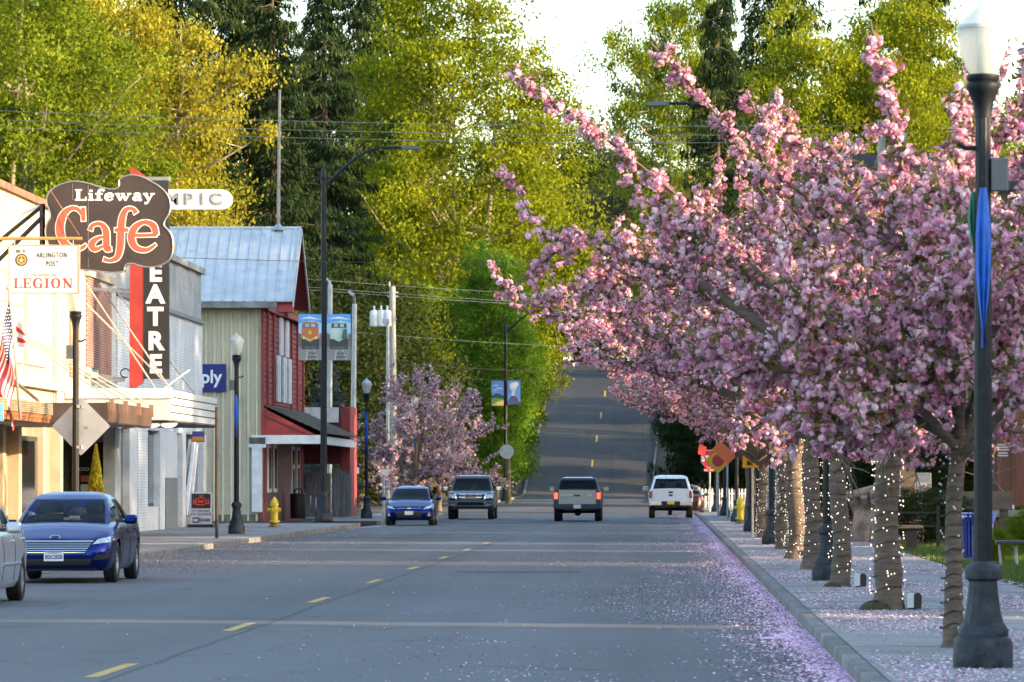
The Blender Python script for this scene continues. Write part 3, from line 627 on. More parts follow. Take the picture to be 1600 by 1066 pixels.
# legion post sign
LY = 98.0; ls, lk = zsign(LY)
S2 = empty('post_sign', (-12.6, LY, at(0, 457, LY).z), label='small white sign with red lettering hung from a gold bar', cat='sign', world_verts=True)
a, b_ = ls(62, 890), ls(503, 592)
LW = mat('sign_white', (.8, .77, .7), .5, var=.05)
MB().box((a[0], LY, a[1]), (b_[0], LY + .06, b_[1])).build('panel', LW, S2)
fr = MB(); e = .025
for q in ((a[0] - e, a[1] - e, b_[0] + e, a[1]), (a[0] - e, b_[1], b_[0] + e, b_[1] + e), (a[0] - e, a[1], a[0], b_[1]), (b_[0], a[1], b_[0] + e, b_[1])): fr.box((q[0], LY - .015, q[1]), (q[2], LY + .08, q[3]))
fr.build('frame', mat('gold_frame', (.5, .34, .2), .5, var=.2), S2)
p = ls(88, 862); q = ls(470, 800); serif('lettering', 'LEGION', p[0], p[1], q[0] - p[0], q[1] - p[1], LY - .003, mat('sign_red2', (.55, .06, .05), .5), S2, .002)
INK = flat((.05, .045, .04))
for s_, zx, zy, sz in (('ARLINGTON', 332, 652, .15), ('POST', 335, 708, .15), ('NO. 76', 135, 627, .085)):
    p = ls(zx, zy); text('lettering', s_, sz, INK, S2, (p[0], LY - .003, p[1]), xs=.62, space=1.25, bold=.003)
p = ls(280, 780); text('lettering', 'THE AMERICAN', .085, flat((.5, .25, .2)), S2, (p[0], LY - .003, p[1]), xs=.9)
p = ls(138, 682); art('emblem', S2, p[0] - .13, p[1] - .13, .26, .26, LY - .004, [(ell(.5, .5, .5, .5, 24), (.09, .07, .05)), (ell(.5, .5, .38, .38, 20), (.5, .33, .08)), (ell(.5, .5, .28, .28, 20), (.1, .07, .05)), ([(.5, .78), (.57, .57), (.77, .57), (.61, .45), (.67, .25), (.5, .37), (.33, .25), (.39, .45), (.23, .57), (.43, .57)], (.6, .42, .12))])
p = ls(-60, 542); q = ls(525, 545); MB().tube([(FX, LY + .02, p[1]), (q[0], LY + .02, q[1])], .035, 8).build('hanging_bar', mat('gold_pole', (.5, .28, .08), .45, var=.2), S2)
for zx in (92, 468): p = ls(zx, 545); q = ls(zx, 595); MB().tube([(p[0], LY + .02, p[1]), (q[0], LY + .02, q[1])], .012, 5).build('hanger', STEEL, S2)

# theatre blade sign
BY = 131.0; bs_, bk = zsign(BY); bs2, _ = zsign(BY, (0, 440))
S3 = empty('theatre_blade_sign', (-14.1, BY, at(0, 592, BY).z), label='tall black theatre blade sign with white letters and red edge', cat='sign', world_verts=True)
x0, x1, x2 = (202 - CX) * BY / F, (224 - CX) * BY / F, (263 - CX) * BY / F
zt, zb = at(0, 282, BY).z, at(0, 592, BY).z
box('black_panel', (x1, BY, zb), (x2, BY + .35, zt), mat('sign_black', (.02, .017, .016), .4, var=.2), S3)
top = at(0, 260, BY).z; bot = at(0, 609, BY).z
MB().prism([(x0, bot), (x0 + .12, bot), (x0 + .2, bot + .1), (x1 - .06, bot + .16), (x1 - .002, bot + .28), (x1 - .002, zt), (x1 + .15, zt + .02), (x0 + .2, top - .1), (x0 + .03, top)], .32, (0, 2), (0, BY + .01, 0)).build('red_edge', mat('sign_red3', (.42, .035, .025), .45, var=.1), S3)
box('cap', (x1 - .1, BY + .02, zt), (x2 + .02, BY + .36, zt + .1), GREYP, S3)
for i, ch in enumerate('THEATRE'):
    zc = at(0, [354, 390, 426, 460, 495, 533, 569][i], BY).z
    text('letter', ch, .68, flat((.8, .8, .8)), S3, ((243 - CX) * BY / F, BY - .03, zc - .02), ext=.03, xs=1.0, bold=.03)
ox0, ox1, oz0, oz1 = (150 - CX) * BY / F, (362 - CX) * BY / F, at(0, 327, BY).z, at(0, 296, BY).z; rr = (oz1 - oz0) / 2
pl = [(ox0, oz0)] + [(ox1 - rr + rr * math.cos(t), (oz0 + oz1) / 2 + rr * math.sin(t)) for t in np.linspace(-math.pi / 2, math.pi / 2, 12)] + [(ox0, oz1)]
pn = MB().prism(pl, .3, (0, 2), (0, BY + .02, 0)).build('name_panel', flat((.82, .82, .8)), S3)
for i, ch in enumerate('OLYMPIC'):
    xx = ((270, 294, 315, 337)[i - 3] if i > 2 else 188 + 26 * i)
    for w_, c_, y_ in ((.035, (.08, .08, .08), .016), (.005, (.75, .75, .75), .022), (-.012, (.1, .1, .1), .028)):
        text('letter', ch, .44, flat(c_), pn, ((xx - CX) * BY / F, BY + .02 - y_, (oz0 + oz1) / 2 - .01), ext=.002, xs=1.15, bold=w_ * .6)
MB().tube([(x0 - .15, BY + .2, at(0, 592, BY).z), (FX, BY + .2, at(0, 597, BY).z)], .06, 6).build('bracket', STEEL, S3); MB().tube([(x0, BY + .2, at(0, 455, BY).z), (FX, BY + .2, at(0, 452, BY).z)], .06, 6).build('bracket', STEEL, S3)
MB().tube([(x0 - .12 + .13 * math.cos(t), BY + .1, at(0, 583, BY).z + .12 * math.sin(t)) for t in np.linspace(0, 5.2, 14)], .02, 5).build('flood_lamp', BLACK, S3)

# flag on a slanted pole
FY = 92.0; fs_, _ = zsign(FY, (0, 440))
FL = empty('flag', (fs_(130, 880)[0], FY, fs_(130, 880)[1]), label='american flag hanging from a slanted pole on the canopy', cat='flag', world_verts=True)
p, q = fs_(132, 880), fs_(52, 58); MB().tube([(p[0], FY, p[1]), (q[0], FY, q[1])], [.03, .018], 8).build('pole', mat('flag_pole', (.25, .22, .2), .4, .5), FL)
MB().sph((q[0], FY, q[1] + .04), .04).build('finial', mat('gold_frame', (.5, .34, .2)), FL)
mb = MB(); NU, NV = 26, 13; ms = [flat((.55, .03, .04)), flat((.8, .78, .75)), flat((.02, .03, .13))]
def flagpt(u, v):   # u along the fly, v across the stripes; hung so the fly droops
    a_ = fs_(60, 120); b2 = fs_(98, 560)
    hx = a_[0] + (b2[0] - a_[0]) * v; hz = a_[1] + (b2[1] - a_[1]) * v
    dx = -.34 * u - .06 * math.sin(9 * u + 3 * v) * u; dz = -1.5 * u + .3 * u * v
    return (hx + dx + .26 * u * v * (1 if v > .5 else .3), FY - .05 + .08 * math.sin(11 * u + 4 * v) * (0.3 + u), hz + dz)
for i in range(NU):
    for j in range(NV):
        mb.cm = 2 if (i < 11 and j < 7) else j % 2
        mb.add([flagpt(i / NU, j / NV), flagpt((i + 1) / NU, j / NV), flagpt((i + 1) / NU, (j + 1) / NV), flagpt(i / NU, (j + 1) / NV)], [(0, 1, 2, 3)])
mb.build('cloth', ms, FL)
mb = MB()
for i in range(9):
    for j in range(5):
        c_ = Vector(flagpt((i + .8) / NU * 1.15, (j + .8) / NV * 1.25)); mb.add([c_ + Vector((dx, -.012, dz)) for dx, dz in ((-.018, 0), (0, -.02), (.018, 0), (0, .02))], [(0, 1, 2, 3)])
tag(mb.build('stars', ms[1], FL), kind='stuff')
mb = MB()
for i in range(8):
    for j in range(6):
        def sp(u, v): c0 = fs_(92, 215); return (c0[0] + .2 * u + .05 * v, FY + .05 + .04 * math.sin(6 * u), c0[1] - .62 * v - .22 * u * (1 - v))
        mb.cm = j % 2 if j > 0 else 1; mb.add([sp(i / 8, j / 6), sp((i + 1) / 8, j / 6), sp((i + 1) / 8, (j + 1) / 6), sp(i / 8, (j + 1) / 6)], [(0, 1, 2, 3)])
mb.build('cloth', ms[:2], FL)
b_ = MB().box((at(-10, 0, 90).x, 90, at(0, 658, 90).z), (at(5, 0, 90).x, 90.05, at(0, 630, 90).z)); tag(b_.build('blue_placard', flat((.2, .5, .75))), 'pale blue placard at the end of the ribbed canopy', 'placard')

# ------------------------------------------------------------------ red building with metal roof
RX = -15.6
G = empty('red_building', (RX - 4, 196, 0), label='red and beige two storey building with pale metal roof', cat='building', world_verts=True)
BEIGE = mat('beige_siding', (.66, .58, .42), .55, var=.1, scale=1.2, stretch=(1, 1, .15), dirt=((.3, .27, .2), 1.1, .55, .85))
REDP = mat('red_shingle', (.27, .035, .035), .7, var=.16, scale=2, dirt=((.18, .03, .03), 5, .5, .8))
REDT = mat('red_trim', (.3, .035, .03), .6, var=.12)
METR = mat('metal_roof', (.56, .6, .63), .42, .25, var=.1, scale=1.4, stretch=(.6, 1, 1), dirt=((.3, .33, .35), 1.5, .58, .85))
box('wall', (-34, 186.15, 0), (RX, 193.9, 8.75), REDP, G); box('rear_wall', (-34, 193.95, 0), (RX - .01, 207, 8.3), REDP, G)
x = -20.2
while x < RX - .06:
    w_ = min(.33, RX - x)
    pn = MB().box((x + .003, 186.08, .1), (x + w_ - .003, 186.149, 8.45)); pn.box((x + .02, 185.98, .1), (x + .1, 186.085, 8.45)); pn.box((x + .2, 186.05, .1), (x + .23, 186.085, 8.45)); pn.build('siding_panel', BEIGE, G, bevel=.008)
    x += .33
box('corner_board', (RX - .08, 185.95, .1), (RX + .03, 186.2, 8.45), REDT, G)
box('siding', (-34, 186.06, .1), (-20.21, 186.149, 8.45), BEIGE, G); box('foundation', (-34, 186.0, 0), (RX + .04, 186.1, .35), mat('mossy_base', (.16, .16, .12), .9, var=.3, scale=2), G)
# street side: shingle courses between battens, white panels
nz_ = 20
for i in range(nz_):
    z = 4.5 + i * .21
    if z > 8.5: break
    MB().add([(RX + .001, 186.2, z + .205), (RX + .05, 186.2, z), (RX + .05, 206.9, z), (RX + .001, 206.9, z + .205), (RX + .001, 186.2, z), (RX + .001, 206.9, z)], [(0, 1, 2, 3), (0, 4, 1), (3, 2, 5), (1, 4, 5, 2)]).build('shingle_course', REDP, G)
for y in (187.2, 190, 199.2, 202.4, 205.5): box('batten', (RX + .051, y, 4.5), (RX + .12, y + .3, 8.45), REDT, G)
for px, z0, z1 in ((436, 6.75, 8.25), (445, 6.75, 8.25), (432, 4.85, 6.7), (441, 4.85, 6.7), (449, 4.85, 6.7)):
    y = ywall(px, RX); w_ = box('window', (RX + .051, y - .75, z0), (RX + .13, y + .75, z1), TRIMW, G)
    box('pane', (RX + .131, y - .35, z0 + .12), (RX + .14, y + .1, z1 - .12), flat((.55, .57, .6)), w_)
box('belt_board', (RX + .001, 186.1, 4.2), (RX + .14, 206.9, 4.5), REDT, G); box('frieze_board', (RX + .001, 186.1, 8.3), (RX + .2, 206.9, 8.6), REDT, G)
# roof: ridge along the street's cross direction, gable to the street
yr0, yr1, yr2, ze, zrd, xo = 185.2, 189.5, 193.8, 8.62, 11.65, -14.4
rf = MB(); rf.add([(-34, yr1, zrd), (xo, yr1, zrd), (xo, yr2, ze), (-34, yr2, ze)], [(0, 1, 2, 3)]); rf.build('roof_slope', METR, G)
x = -22.0; pw = .41
while x < xo - .05:
    w_ = min(pw, xo - x); m_ = MB(); dn = Vector((0, -(zrd - ze), (yr1 - yr0))).normalized()
    def rp(xx, t, lift): return Vector((xx, yr0 + (yr1 - yr0) * t, ze + (zrd - ze) * t)) + dn * lift
    for xa, xb, lf in ((x, x + w_ - .045, .0), (x + w_ - .045, x + w_, .05)):
        m_.add([rp(xa, 0, lf), rp(xb, 0, lf), rp(xb, 1, lf), rp(xa, 1, lf), rp(xa, 0, -.04), rp(xb, 0, -.04), rp(xb, 1, -.04), rp(xa, 1, -.04)], [(0, 1, 2, 3), (4, 7, 6, 5), (0, 4, 5, 1), (1, 5, 6, 2), (2, 6, 7, 3), (3, 7, 4, 0)])
    m_.build('roof_panel', METR, G); x += pw
rp_ = MB(); rp_.add([(-34, yr0, ze - .02), (-22, yr0, ze - .02), (-22, yr1, zrd - .02), (-34, yr1, zrd - .02)], [(0, 1, 2, 3)]); rp_.build('roof_slope', METR, G)
MB().tube([(-34, yr1, zrd + .02), (xo + .02, yr1, zrd + .02)], .07, 6).build('ridge_cap', METR, G)
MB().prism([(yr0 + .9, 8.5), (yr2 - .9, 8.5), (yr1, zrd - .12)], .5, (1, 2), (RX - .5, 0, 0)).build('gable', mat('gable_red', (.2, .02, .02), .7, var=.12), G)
MB().add([(RX, yr0 + .1, ze + .0), (xo - .02, yr0 + .02, ze - .06), (xo - .02, yr1, zrd - .1), (RX, yr1, zrd - .1), (xo - .02, yr2, ze - .06), (RX, yr2, ze - .06)], [(0, 1, 2, 3), (3, 2, 4, 5)]).build('eave_soffit', mat('gable_red', (.2, .02, .02)), G)
for ya, yb in ((yr0, yr1), (yr2, yr1)):
    MB().add([(xo + .01, ya, ze - .22), (xo + .01, ya, ze), (xo + .01, yb, zrd), (xo + .01, yb, zrd - .22), (xo + .06, ya, ze - .22), (xo + .06, ya, ze), (xo + .06, yb, zrd), (xo + .06, yb, zrd - .22)], [(0, 1, 2, 3), (7, 6, 5, 4), (0, 4, 5, 1), (1, 5, 6, 2), (2, 6, 7, 3), (3, 7, 4, 0)]).build('barge_board', mat('pale_edge', (.5, .52, .53), .5), G)
box('gutter', (-34, 185.0, 8.36), (-15.0, 185.4, 8.6), mat('old_gutter', (.3, .3, .29), .7, var=.35, scale=1.5), G); MB().prism([(185.0, 8.2), (186.1, 8.2), (186.1, 8.7), (185.4, 8.62)], .6, (1, 2), (-15.0, 0, 0)).build('eave_return', REDT, G)
box('rear_fascia', (RX - 2, 193.9, 8.3), (RX + .35, 207.2, 8.55), REDT, G)
# porch along the street
PX = -13.45
MB().prism([(RX, 3.45), (PX - .1, 3.45), (RX, 4.5)], .12, (0, 2), (0, 186.0, 0)).build('porch_gable', REDT, G); MB().tube([(RX + .05, 185.98, 4.25), (PX - .35, 185.98, 3.48)], .05, 4).build('porch_rake', REDT, G)
SHAKE = mat('cedar_shake', (.085, .08, .068), .9, col2=(.04, .038, .03), scale=6, bump=.6, bscale=14, stretch=(1, 2.5, 1))
for i in range(9):
    ta, tb = i / 9, (i + 1) / 9; xa, xb = RX + .02 + (PX + .25 - RX) * ta, RX + .02 + (PX + .25 - RX) * tb; za, zb_ = 4.62 - 1.1 * ta, 4.62 - 1.1 * tb
    MB().add([(xa, 186.0, za + .015), (xa, 207.2, za + .015), (xb, 207.2, zb_ + .05), (xb, 186.0, zb_ + .05), (xb, 207.2, zb_ - .01), (xb, 186.0, zb_ - .01), (xa, 186, za - .03)], [(0, 3, 2, 1), (3, 5, 4, 2), (0, 6, 5, 3)]).build('shingle_course', SHAKE, G)
box('porch_beam', (RX - .45, 185.9, 3.1), (PX + .1, 186.0, 3.44), TRIMW, G); box('porch_beam', (PX, 186.01, 3.1), (PX + .1, 207.2, 3.42), TRIMW, G)
box('porch_ceiling', (RX, 186.05, 3.3), (PX, 207.1, 3.36), flat((.3, .08, .06)), G)
box('post_cap', (RX - .55, 185.8, 2.95), (RX + .12, 186.05, 3.09), TRIMW, G); box('post_cap', (RX - .5, 185.85, 3.1), (RX + .1, 185.89, 3.35), mat('weathered', (.12, .115, .1), .9, var=.3), G)
box('porch_post', (RX - .42, 185.82, .45), (RX - .02, 186.04, 2.95), TRIMW, G)
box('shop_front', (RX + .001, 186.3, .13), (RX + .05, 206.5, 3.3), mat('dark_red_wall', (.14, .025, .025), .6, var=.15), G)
for px, z0 in ((418, 1.2), (427, 1.2), (455, .6), (463, .9)):
    y = ywall(px, RX); w_ = box('window', (RX + .051, y - .8, z0), (RX + .1, y + .8, 3.1), TRIMW, G); box('pane', (RX + .101, y - .5, z0 + .15), (RX + .11, y + .5, 2.95), DARKGL, w_)
# grey plank gate and red side wall at the far end
for i in range(9): box('plank', (-15.5 + i * .22, 206.9, .1), (-15.5 + i * .22 + .2, 206.95, 2.0 + .08 * ((i * 7) % 4)), mat('grey_wood', (.2, .21, .22), .9, var=.25, scale=4, stretch=(3, 3, .3)), G)
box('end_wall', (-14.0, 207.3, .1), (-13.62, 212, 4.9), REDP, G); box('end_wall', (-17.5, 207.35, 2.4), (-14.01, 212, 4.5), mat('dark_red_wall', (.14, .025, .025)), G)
for i in range(8): box('fascia_panel', (-17.3 + i * .4, 207.1, 4.2), (-17.3 + i * .4 + .385, 207.3, 4.85), TRIMW, G)
# mast on the ridge
ms_ = empty('antenna_mast', at(435, 358, 189.5), label='thin pale mast standing on the metal roof ridge', cat='mast', world_verts=True)
MB().tube([at(435, 358, 189.5), at(437, 140, 189.5)], [.07, .05], 8).build('pole', mat('pale_wood_pole', (.35, .31, .25), .7, var=.2), ms_); MB().lathe([(.3, -.05), (.16, .1), (.07, .2)], 10, at(435, 358, 189.5)).build('base', STEEL, ms_)
# blue store sign on the beige wall
W_ = empty('store_sign', (-17.9, 185.9, 4.9), label='dark blue store sign with white lettering on the beige wall', cat='sign', world_verts=True)
zb_, zt_ = at(0, 612, 185.9).z, at(0, 569, 185.9).z
box('panel', (-19.6, 185.88, zb_), (-17.03, 185.97, zt_), mat('sign_blue', (.012, .014, .16), .35, var=.05), W_)
text('lettering', 'Supply', .72, flat((.85, .85, .86)), W_, (-17.2, 185.87, (zb_ + zt_) / 2 + .02), align='RIGHT', bold=.015, xs=.97)
# sandwich board
SB = empty('sandwich_board', (-15.2, 157, .13), label='white sandwich board with red engine light picture', cat='sign')
MB().box((-.36, -.03, .08), (.36, .03, 1.15)).build('board', mat('board_grey', (.5, .52, .55), .5), SB, bevel=.02)
box('foot', (-.42, -.3, 0), (.42, .3, .1), BLACK, SB, bevel=.02); box('black_panel', (-.31, -.037, .62), (.31, -.031, 1.1), flat((.015, .012, .012)), SB)
RED_ = flat((.75, .05, .03)); mb = MB()
for st in ([(-.16, .74), (-.16, .92), (-.08, .92), (-.08, .97), (.08, .97), (.12, .92), (.16, .92), (.16, .8), (.1, .74), (-.16, .74)], [(-.24, .76), (-.24, .92)], [(-.24, .84), (-.16, .84)], [(.16, .86), (.24, .92), (.24, .76), (.16, .8)], [(-.07, 1.03), (.07, 1.03)], [(0, 1.03), (0, .97)], [(-.09, .86), (.09, .86)], [(-.09, .82), (.09, .82)]):
    ribbon(mb, [(a, b, .032) for a, b in st], 0, -.045, smooth=False, depth=.004)
mb.build('engine_symbol', RED_, SB)
DB = flat((.03, .04, .12))
text('lettering', 'IS THIS ON?', .105, DB, SB, (0, -.035, .53), ext=.003, bold=.002); text('lettering', 'WE CAN FIX IT', .1, DB, SB, (0, -.035, .42), ext=.003, bold=.002)
box('logo', (-.28, -.036, .14), (-.06, -.031, .33), flat((.05, .08, .35)), SB); box('logo', (-.24, -.04, .2), (-.1, -.037, .27), flat((.7, .6, .1)), SB); text('lettering', 'ECHLIN', .13, DB, SB, (.12, -.035, .235), ext=.003, bold=.006, xs=.8)
# ------------------------------------------------------------------ street furniture
def globe_mat():
    m = bpy.data.materials.new('frosted_globe'); m.use_nodes = True; nt = m.node_tree; n = nt.nodes; l = nt.links; b = n['Principled BSDF']
    b.inputs['Base Color'].default_value = (.72, .74, .72, 1); b.inputs['Roughness'].default_value = .25
    tr = n.new('ShaderNodeBsdfTranslucent'); tr.inputs[0].default_value = (.85, .86, .82, 1); tp = n.new('ShaderNodeBsdfTransparent'); tp.inputs[0].default_value = (.9, .92, .9, 1)
    m1 = n.new('ShaderNodeMixShader'); m1.inputs[0].default_value = .5; m2 = n.new('ShaderNodeMixShader'); m2.inputs[0].default_value = .22
    l.new(b.outputs[0], m1.inputs[1]); l.new(tr.outputs[0], m1.inputs[2]); l.new(m1.outputs[0], m2.inputs[1]); l.new(tp.outputs[0], m2.inputs[2]); l.new(m2.outputs[0], n['Material Output'].inputs[0])
    return m
GLOBE = globe_mat()
def acorn_lamp():
    r = empty('acorn_street_lamp')
    MB().lathe([(.235, 0), (.24, .03), (.235, .2), (.225, .23), (.2, .25), (.205, .3), (.17, .36)], 32).build('plinth', IRON_B, r, smooth=40)
    MB().lathe([(.165, .36), (.14, .45), (.12, .6), (.112, .7)], 32, flute=.06).build('fluted_base', IRON_B, r, smooth=30)
    MB().lathe([(.12, .70), (.145, .72), (.15, .78), (.135, .82), (.11, .84), (.085, .86)], 32).build('base_collar', IRON_B, r, smooth=40)
    MB().lathe([(.075, .86), (.07, 2.5), (.062, 4.45)], 28, flute=.07).build('shaft', IRON, r, smooth=25)
    MB().lathe([(.068, 4.45), (.07, 4.5), (.085, 4.58), (.12, 4.66), (.135, 4.69), (.135, 4.72), (.115, 4.74), (.13, 4.76), (.13, 4.79), (.1, 4.8)], 28).build('capital', IRON, r, smooth=40)
    gl = MB().lathe([(.1, 4.79), (.125, 4.83), (.17, 4.95), (.2, 5.08), (.208, 5.15), (.2, 5.2), (.17, 5.24), (.14, 5.27), (.1, 5.3), (.06, 5.33), (.035, 5.36), (.01, 5.39)], 28).build('globe', GLOBE, r, smooth=40)
    MB().lathe([(.05, 4.8), (.05, 4.95), (.03, 5.0), (.03, 5.05)], 12).build('lamp_holder', mat('pale_metal', (.5, .5, .48), .4), gl)
    MB().lathe([(.2085, 5.155), (.213, 5.17), (.205, 5.195)], 28).build('globe_band', mat('pale_metal', (.5, .5, .48)), gl, smooth=40)
    MB().box((.06, -.05, 3.85), (.2, .05, 4.12)).build('control_box', mat('box_grey', (.1, .11, .12), .5), r, bevel=.012)
    MB().tube([(-.06, 0, 4.2), (-.14, 0, 4.2), (-.2, 0, 4.24)], .02, 6).build('socket_arm', IRON, r)
    return r
lamp = acorn_lamp()
LH = 5.39
spots = [ # X, Y, height, label, flip
 (at(1536, 0, 38).x, 38.0, 5.29, 'nearest black acorn street lamp, tall in front of the cherry trees', 0),
 (2.45, 71.8, 5.3, 'acorn lamp post standing between two lit cherry trunks', 0),
 (2.55, 113.5, 5.3, 'acorn lamp post with a pale conduit beyond the orange lit trunk', 0),
 (2.6, 143, 5.3, 'acorn lamp post just before the yellow hydrant', 0),
 (2.7, 178, 5.3, 'acorn lamp post right behind the yellow hydrant', 0),
 (2.65, 210, 5.3, 'acorn lamp post before the picket fence', 0),
 (2.6, 240, 5.3, 'acorn lamp post nearest the stop sign', 0),
 (-12.55, 102, 5.75, 'acorn lamp with glowing globe and a diamond sign before the cafe', 1),
 (-12.25, 137, 5.75, 'acorn lamp with blue rolled banner before the beige wall', 1),
 (-12.2, 196, 5.75, 'acorn lamp beside the blue hatchback', 1),
 (-12.2, 234, 5.75, 'acorn lamp in front of the shaded mauve cherry', 1)]
BLUEC = mat('blue_cloth', (.01, .12, .55), .7, var=.2, scale=8); GREENC = mat('green_cloth', (.01, .16, .1), .7, var=.2, scale=8)
for i, (x, y, h, lab, fl) in enumerate(spots):
    o = lamp if i == 0 else copy_tree(lamp)
    o.location = (x, y, .132); s_ = h / LH; o.scale = (1, 1, s_) if i == 0 else (1, 1, s_); o.rotation_euler.z = math.pi * fl + (.0 if i else 0)
    tag(o, lab, 'street lamp', 'acorn street lamps along both pavements')
# furled banners tied to lamps
for (x, y, z0, z1, m_, lab, dx) in ((at(1535, 0, 38).x, 37.9, at(0, 545, 38).z, at(0, 295, 38).z, BLUEC, 'long furled bright blue banner tied to the nearest lamp', 0),
                        (at(1522, 0, 38).x, 38.05, at(0, 395, 38).z, at(0, 300, 38).z, GREENC, 'green pennant edge behind the nearest lamp', 1),
                        (-12.25, 136.88, 2.9, 4.1, BLUEC, 'blue furled banner on the lamp before the beige wall', 0), (-12.2, 195.88, 2.9, 4.5, BLUEC, 'blue furled banner on the lamp beside the hatchback', 0), (-12.2, 233.88, 2.6, 4.3, BLUEC, 'blue furled banner on the lamp by the mauve cherry', 0)):
    mb = MB(); n_ = 9
    for k in range(n_ + 1):
        t = k / n_; z = z1 + (z0 - z1) * t; w = (.012 + .05 * math.sin(math.pi * min(1, t * 1.15 + .05)) ** .7) * (.75 if dx else 1)
        for a in range(7): u = a / 6 * 2 - 1; mb.v.append((x + u * w, y - .035 * math.cos(u * 1.5) - .02 * math.sin(9 * u + 2 * t), z))
    mb.f = [(7 * k + a, 7 * k + a + 1, 7 * k + 8 + a, 7 * k + 7 + a) for k in range(n_) for a in range(6)]; mb.mi = [0] * len(mb.f)
    tag(mb.build('furled_banner', m_, smooth=60), lab, 'banner')

# tall street lights with a curved arm
def street_light(x, y, h, side, lab, arm=3.0):
    r = empty('street_light', (x, y, .13), label=lab, cat='street light', group='tall street lights with curved arms')
    MB().lathe([(.34, 0), (.34, .2), (.3, .26), (.24, .5), (.2, .95), (.21, 1.0), (.19, 1.08), (.14, 1.12)], 24, flute=.03).build('base', IRON_B, r, smooth=40)
    MB().lathe([(.135, 1.12), (.12, 5), (.1, h - .5)], 16).build('shaft', IRON, r, smooth=40)
    MB().lathe([(.11, h - .5), (.13, h - .45), (.1, h - .3), (.09, h - .15), (.05, h - .02), (.03, h)], 12).build('finial', IRON, r, smooth=40)
    pts = [(side * .08, 0, h - .7)] + [(side * (.1 + arm * t), 0, h - .7 + 1.45 * math.sin(min(1, t * 1.35) * math.pi / 2)) for t in np.linspace(.05, 1, 12)]
    MB().tube(pts, [.07] * 5 + [.05] * 8, 8).build('arm', IRON, r, smooth=50)
    e = pts[-1]; MB().prism([(e[0] - side * .1, e[2] - .08), (e[0] + side * .6, e[2] - .1), (e[0] + side * .65, e[2] - .02), (e[0] + side * .4, e[2] + .07), (e[0] - side * .1, e[2] + .06)], .3, (0, 2), (0, -.15, 0)).build('lamp_head', mat('head_grey', (.08, .1, .13), .4), r, bevel=.02)
    MB().tube([(-side * (.08 + .16 * math.sin(t)) - side * .12, 0, h - .55 + .16 * math.cos(t)) for t in np.linspace(-1.5, 3.4, 12)], .025, 6).build('scroll', IRON, r)
    return r
street_light(-13.1, 184, 13.6, 1, 'tall street light before the red building with train banners')
street_light(at(790, 0, 325).x, 325, 12.2, 1, 'tall street light at the hill foot with landscape banners')
street_light(3.15, 160, 13.4, -1, 'tall street light rising above the pink cherry crowns')
for o in C.objects:
    if o.name.startswith('street_light') and abs(o.location.y - 325) < 1: o.location.z = zroad(325) + .1

def banner(px0, px1, py0, py1, Y, lab, shapes):
    a = at(px0, py1, Y); b = at(px1, py0, Y)
    r = empty('pole_banner', a, label=lab, cat='banner', world_verts=True)
    box('sheet', (a.x, Y - .02, a.z), (b.x, Y - .008, b.z), flat((.35, .5, .7)), r)
    art('print', r, a.x, a.z, b.x - a.x, b.z - a.z, Y - .021, shapes)
    for z in (a.z + .02, b.z - .02): MB().tube([(a.x, Y, z), (b.x, Y, z)], .014, 6).build('bar', IRON, r)
SKY1 = [([(0, 0), (1, 0), (1, 1), (0, 1)], (.12, .35, .72)), ([(0, .45), (1, .45), (1, .8), (.6, .86), (0, .78)], (.38, .58, .82)), ([(0, .9), (.5, .95), (1, .88), (.5, .9)], (.7, .78, .85))]
def loco(body, nose, dark):
    return SKY1 + [([(0, 0), (1, 0), (1, .3), (0, .36)], (.28, .26, .25)), ([(0, .28), (.16, .3), (.14, .55), (0, .6)], (.16, .13, .1)), ([(.86, .3), (1, .3), (1, .6), (.9, .55)], (.18, .16, .14)),
        ([(.3, 0), (.36, 0), (.44, .3), (.41, .3)], (.55, .5, .47)), ([(.8, 0), (.86, 0), (.62, .3), (.59, .3)], (.55, .5, .47)),
        ([(.4, .05), (.8, .05), (.79, .09), (.41, .09)], (.16, .13, .12)), ([(.42, .13), (.74, .13), (.73, .17), (.43, .17)], (.16, .13, .12)),
        ([(.14, .24), (.88, .24), (.9, .48), (.12, .48)], (.05, .045, .045)), ([(.13, .46), (.88, .46), (.86, .78), (.78, .83), (.24, .83), (.15, .78)], body),
        ([(.18, .7), (.84, .7), (.82, .8), (.2, .8)], dark), ([(.3, .72), (.46, .72), (.46, .79), (.3, .79)], (.4, .45, .5)), ([(.55, .72), (.72, .72), (.72, .79), (.55, .79)], (.4, .45, .5)),
        ([(.14, .5), (.5, .4), (.87, .5), (.87, .54), (.5, .45), (.14, .54)], nose), (ell(.5, .6, .07, .05, 10), nose), (ell(.24, .48, .04, .025, 8), (.8, .8, .75)), (ell(.76, .48, .04, .025, 8), (.8, .8, .75)),
        ([(.2, .3), (.82, .3), (.75, .25), (.28, .25)], (.12, .11, .11))]
banner(466.5, 502.5, 491, 563, 183.9, 'banner picturing an orange locomotive on rails', loco((.55, .16, .05), (.7, .5, .08), (.18, .16, .15)))
banner(511, 548, 491, 563, 183.9, 'banner picturing a green and white locomotive', loco((.42, .55, .5), (.5, .6, .55), (.03, .07, .06)) + [([(.15, .46), (.45, .46), (.6, .7), (.16, .7)], (.5, .6, .56)), ([(.6, .46), (.87, .46), (.84, .68), (.7, .68)], (.04, .13, .1))])
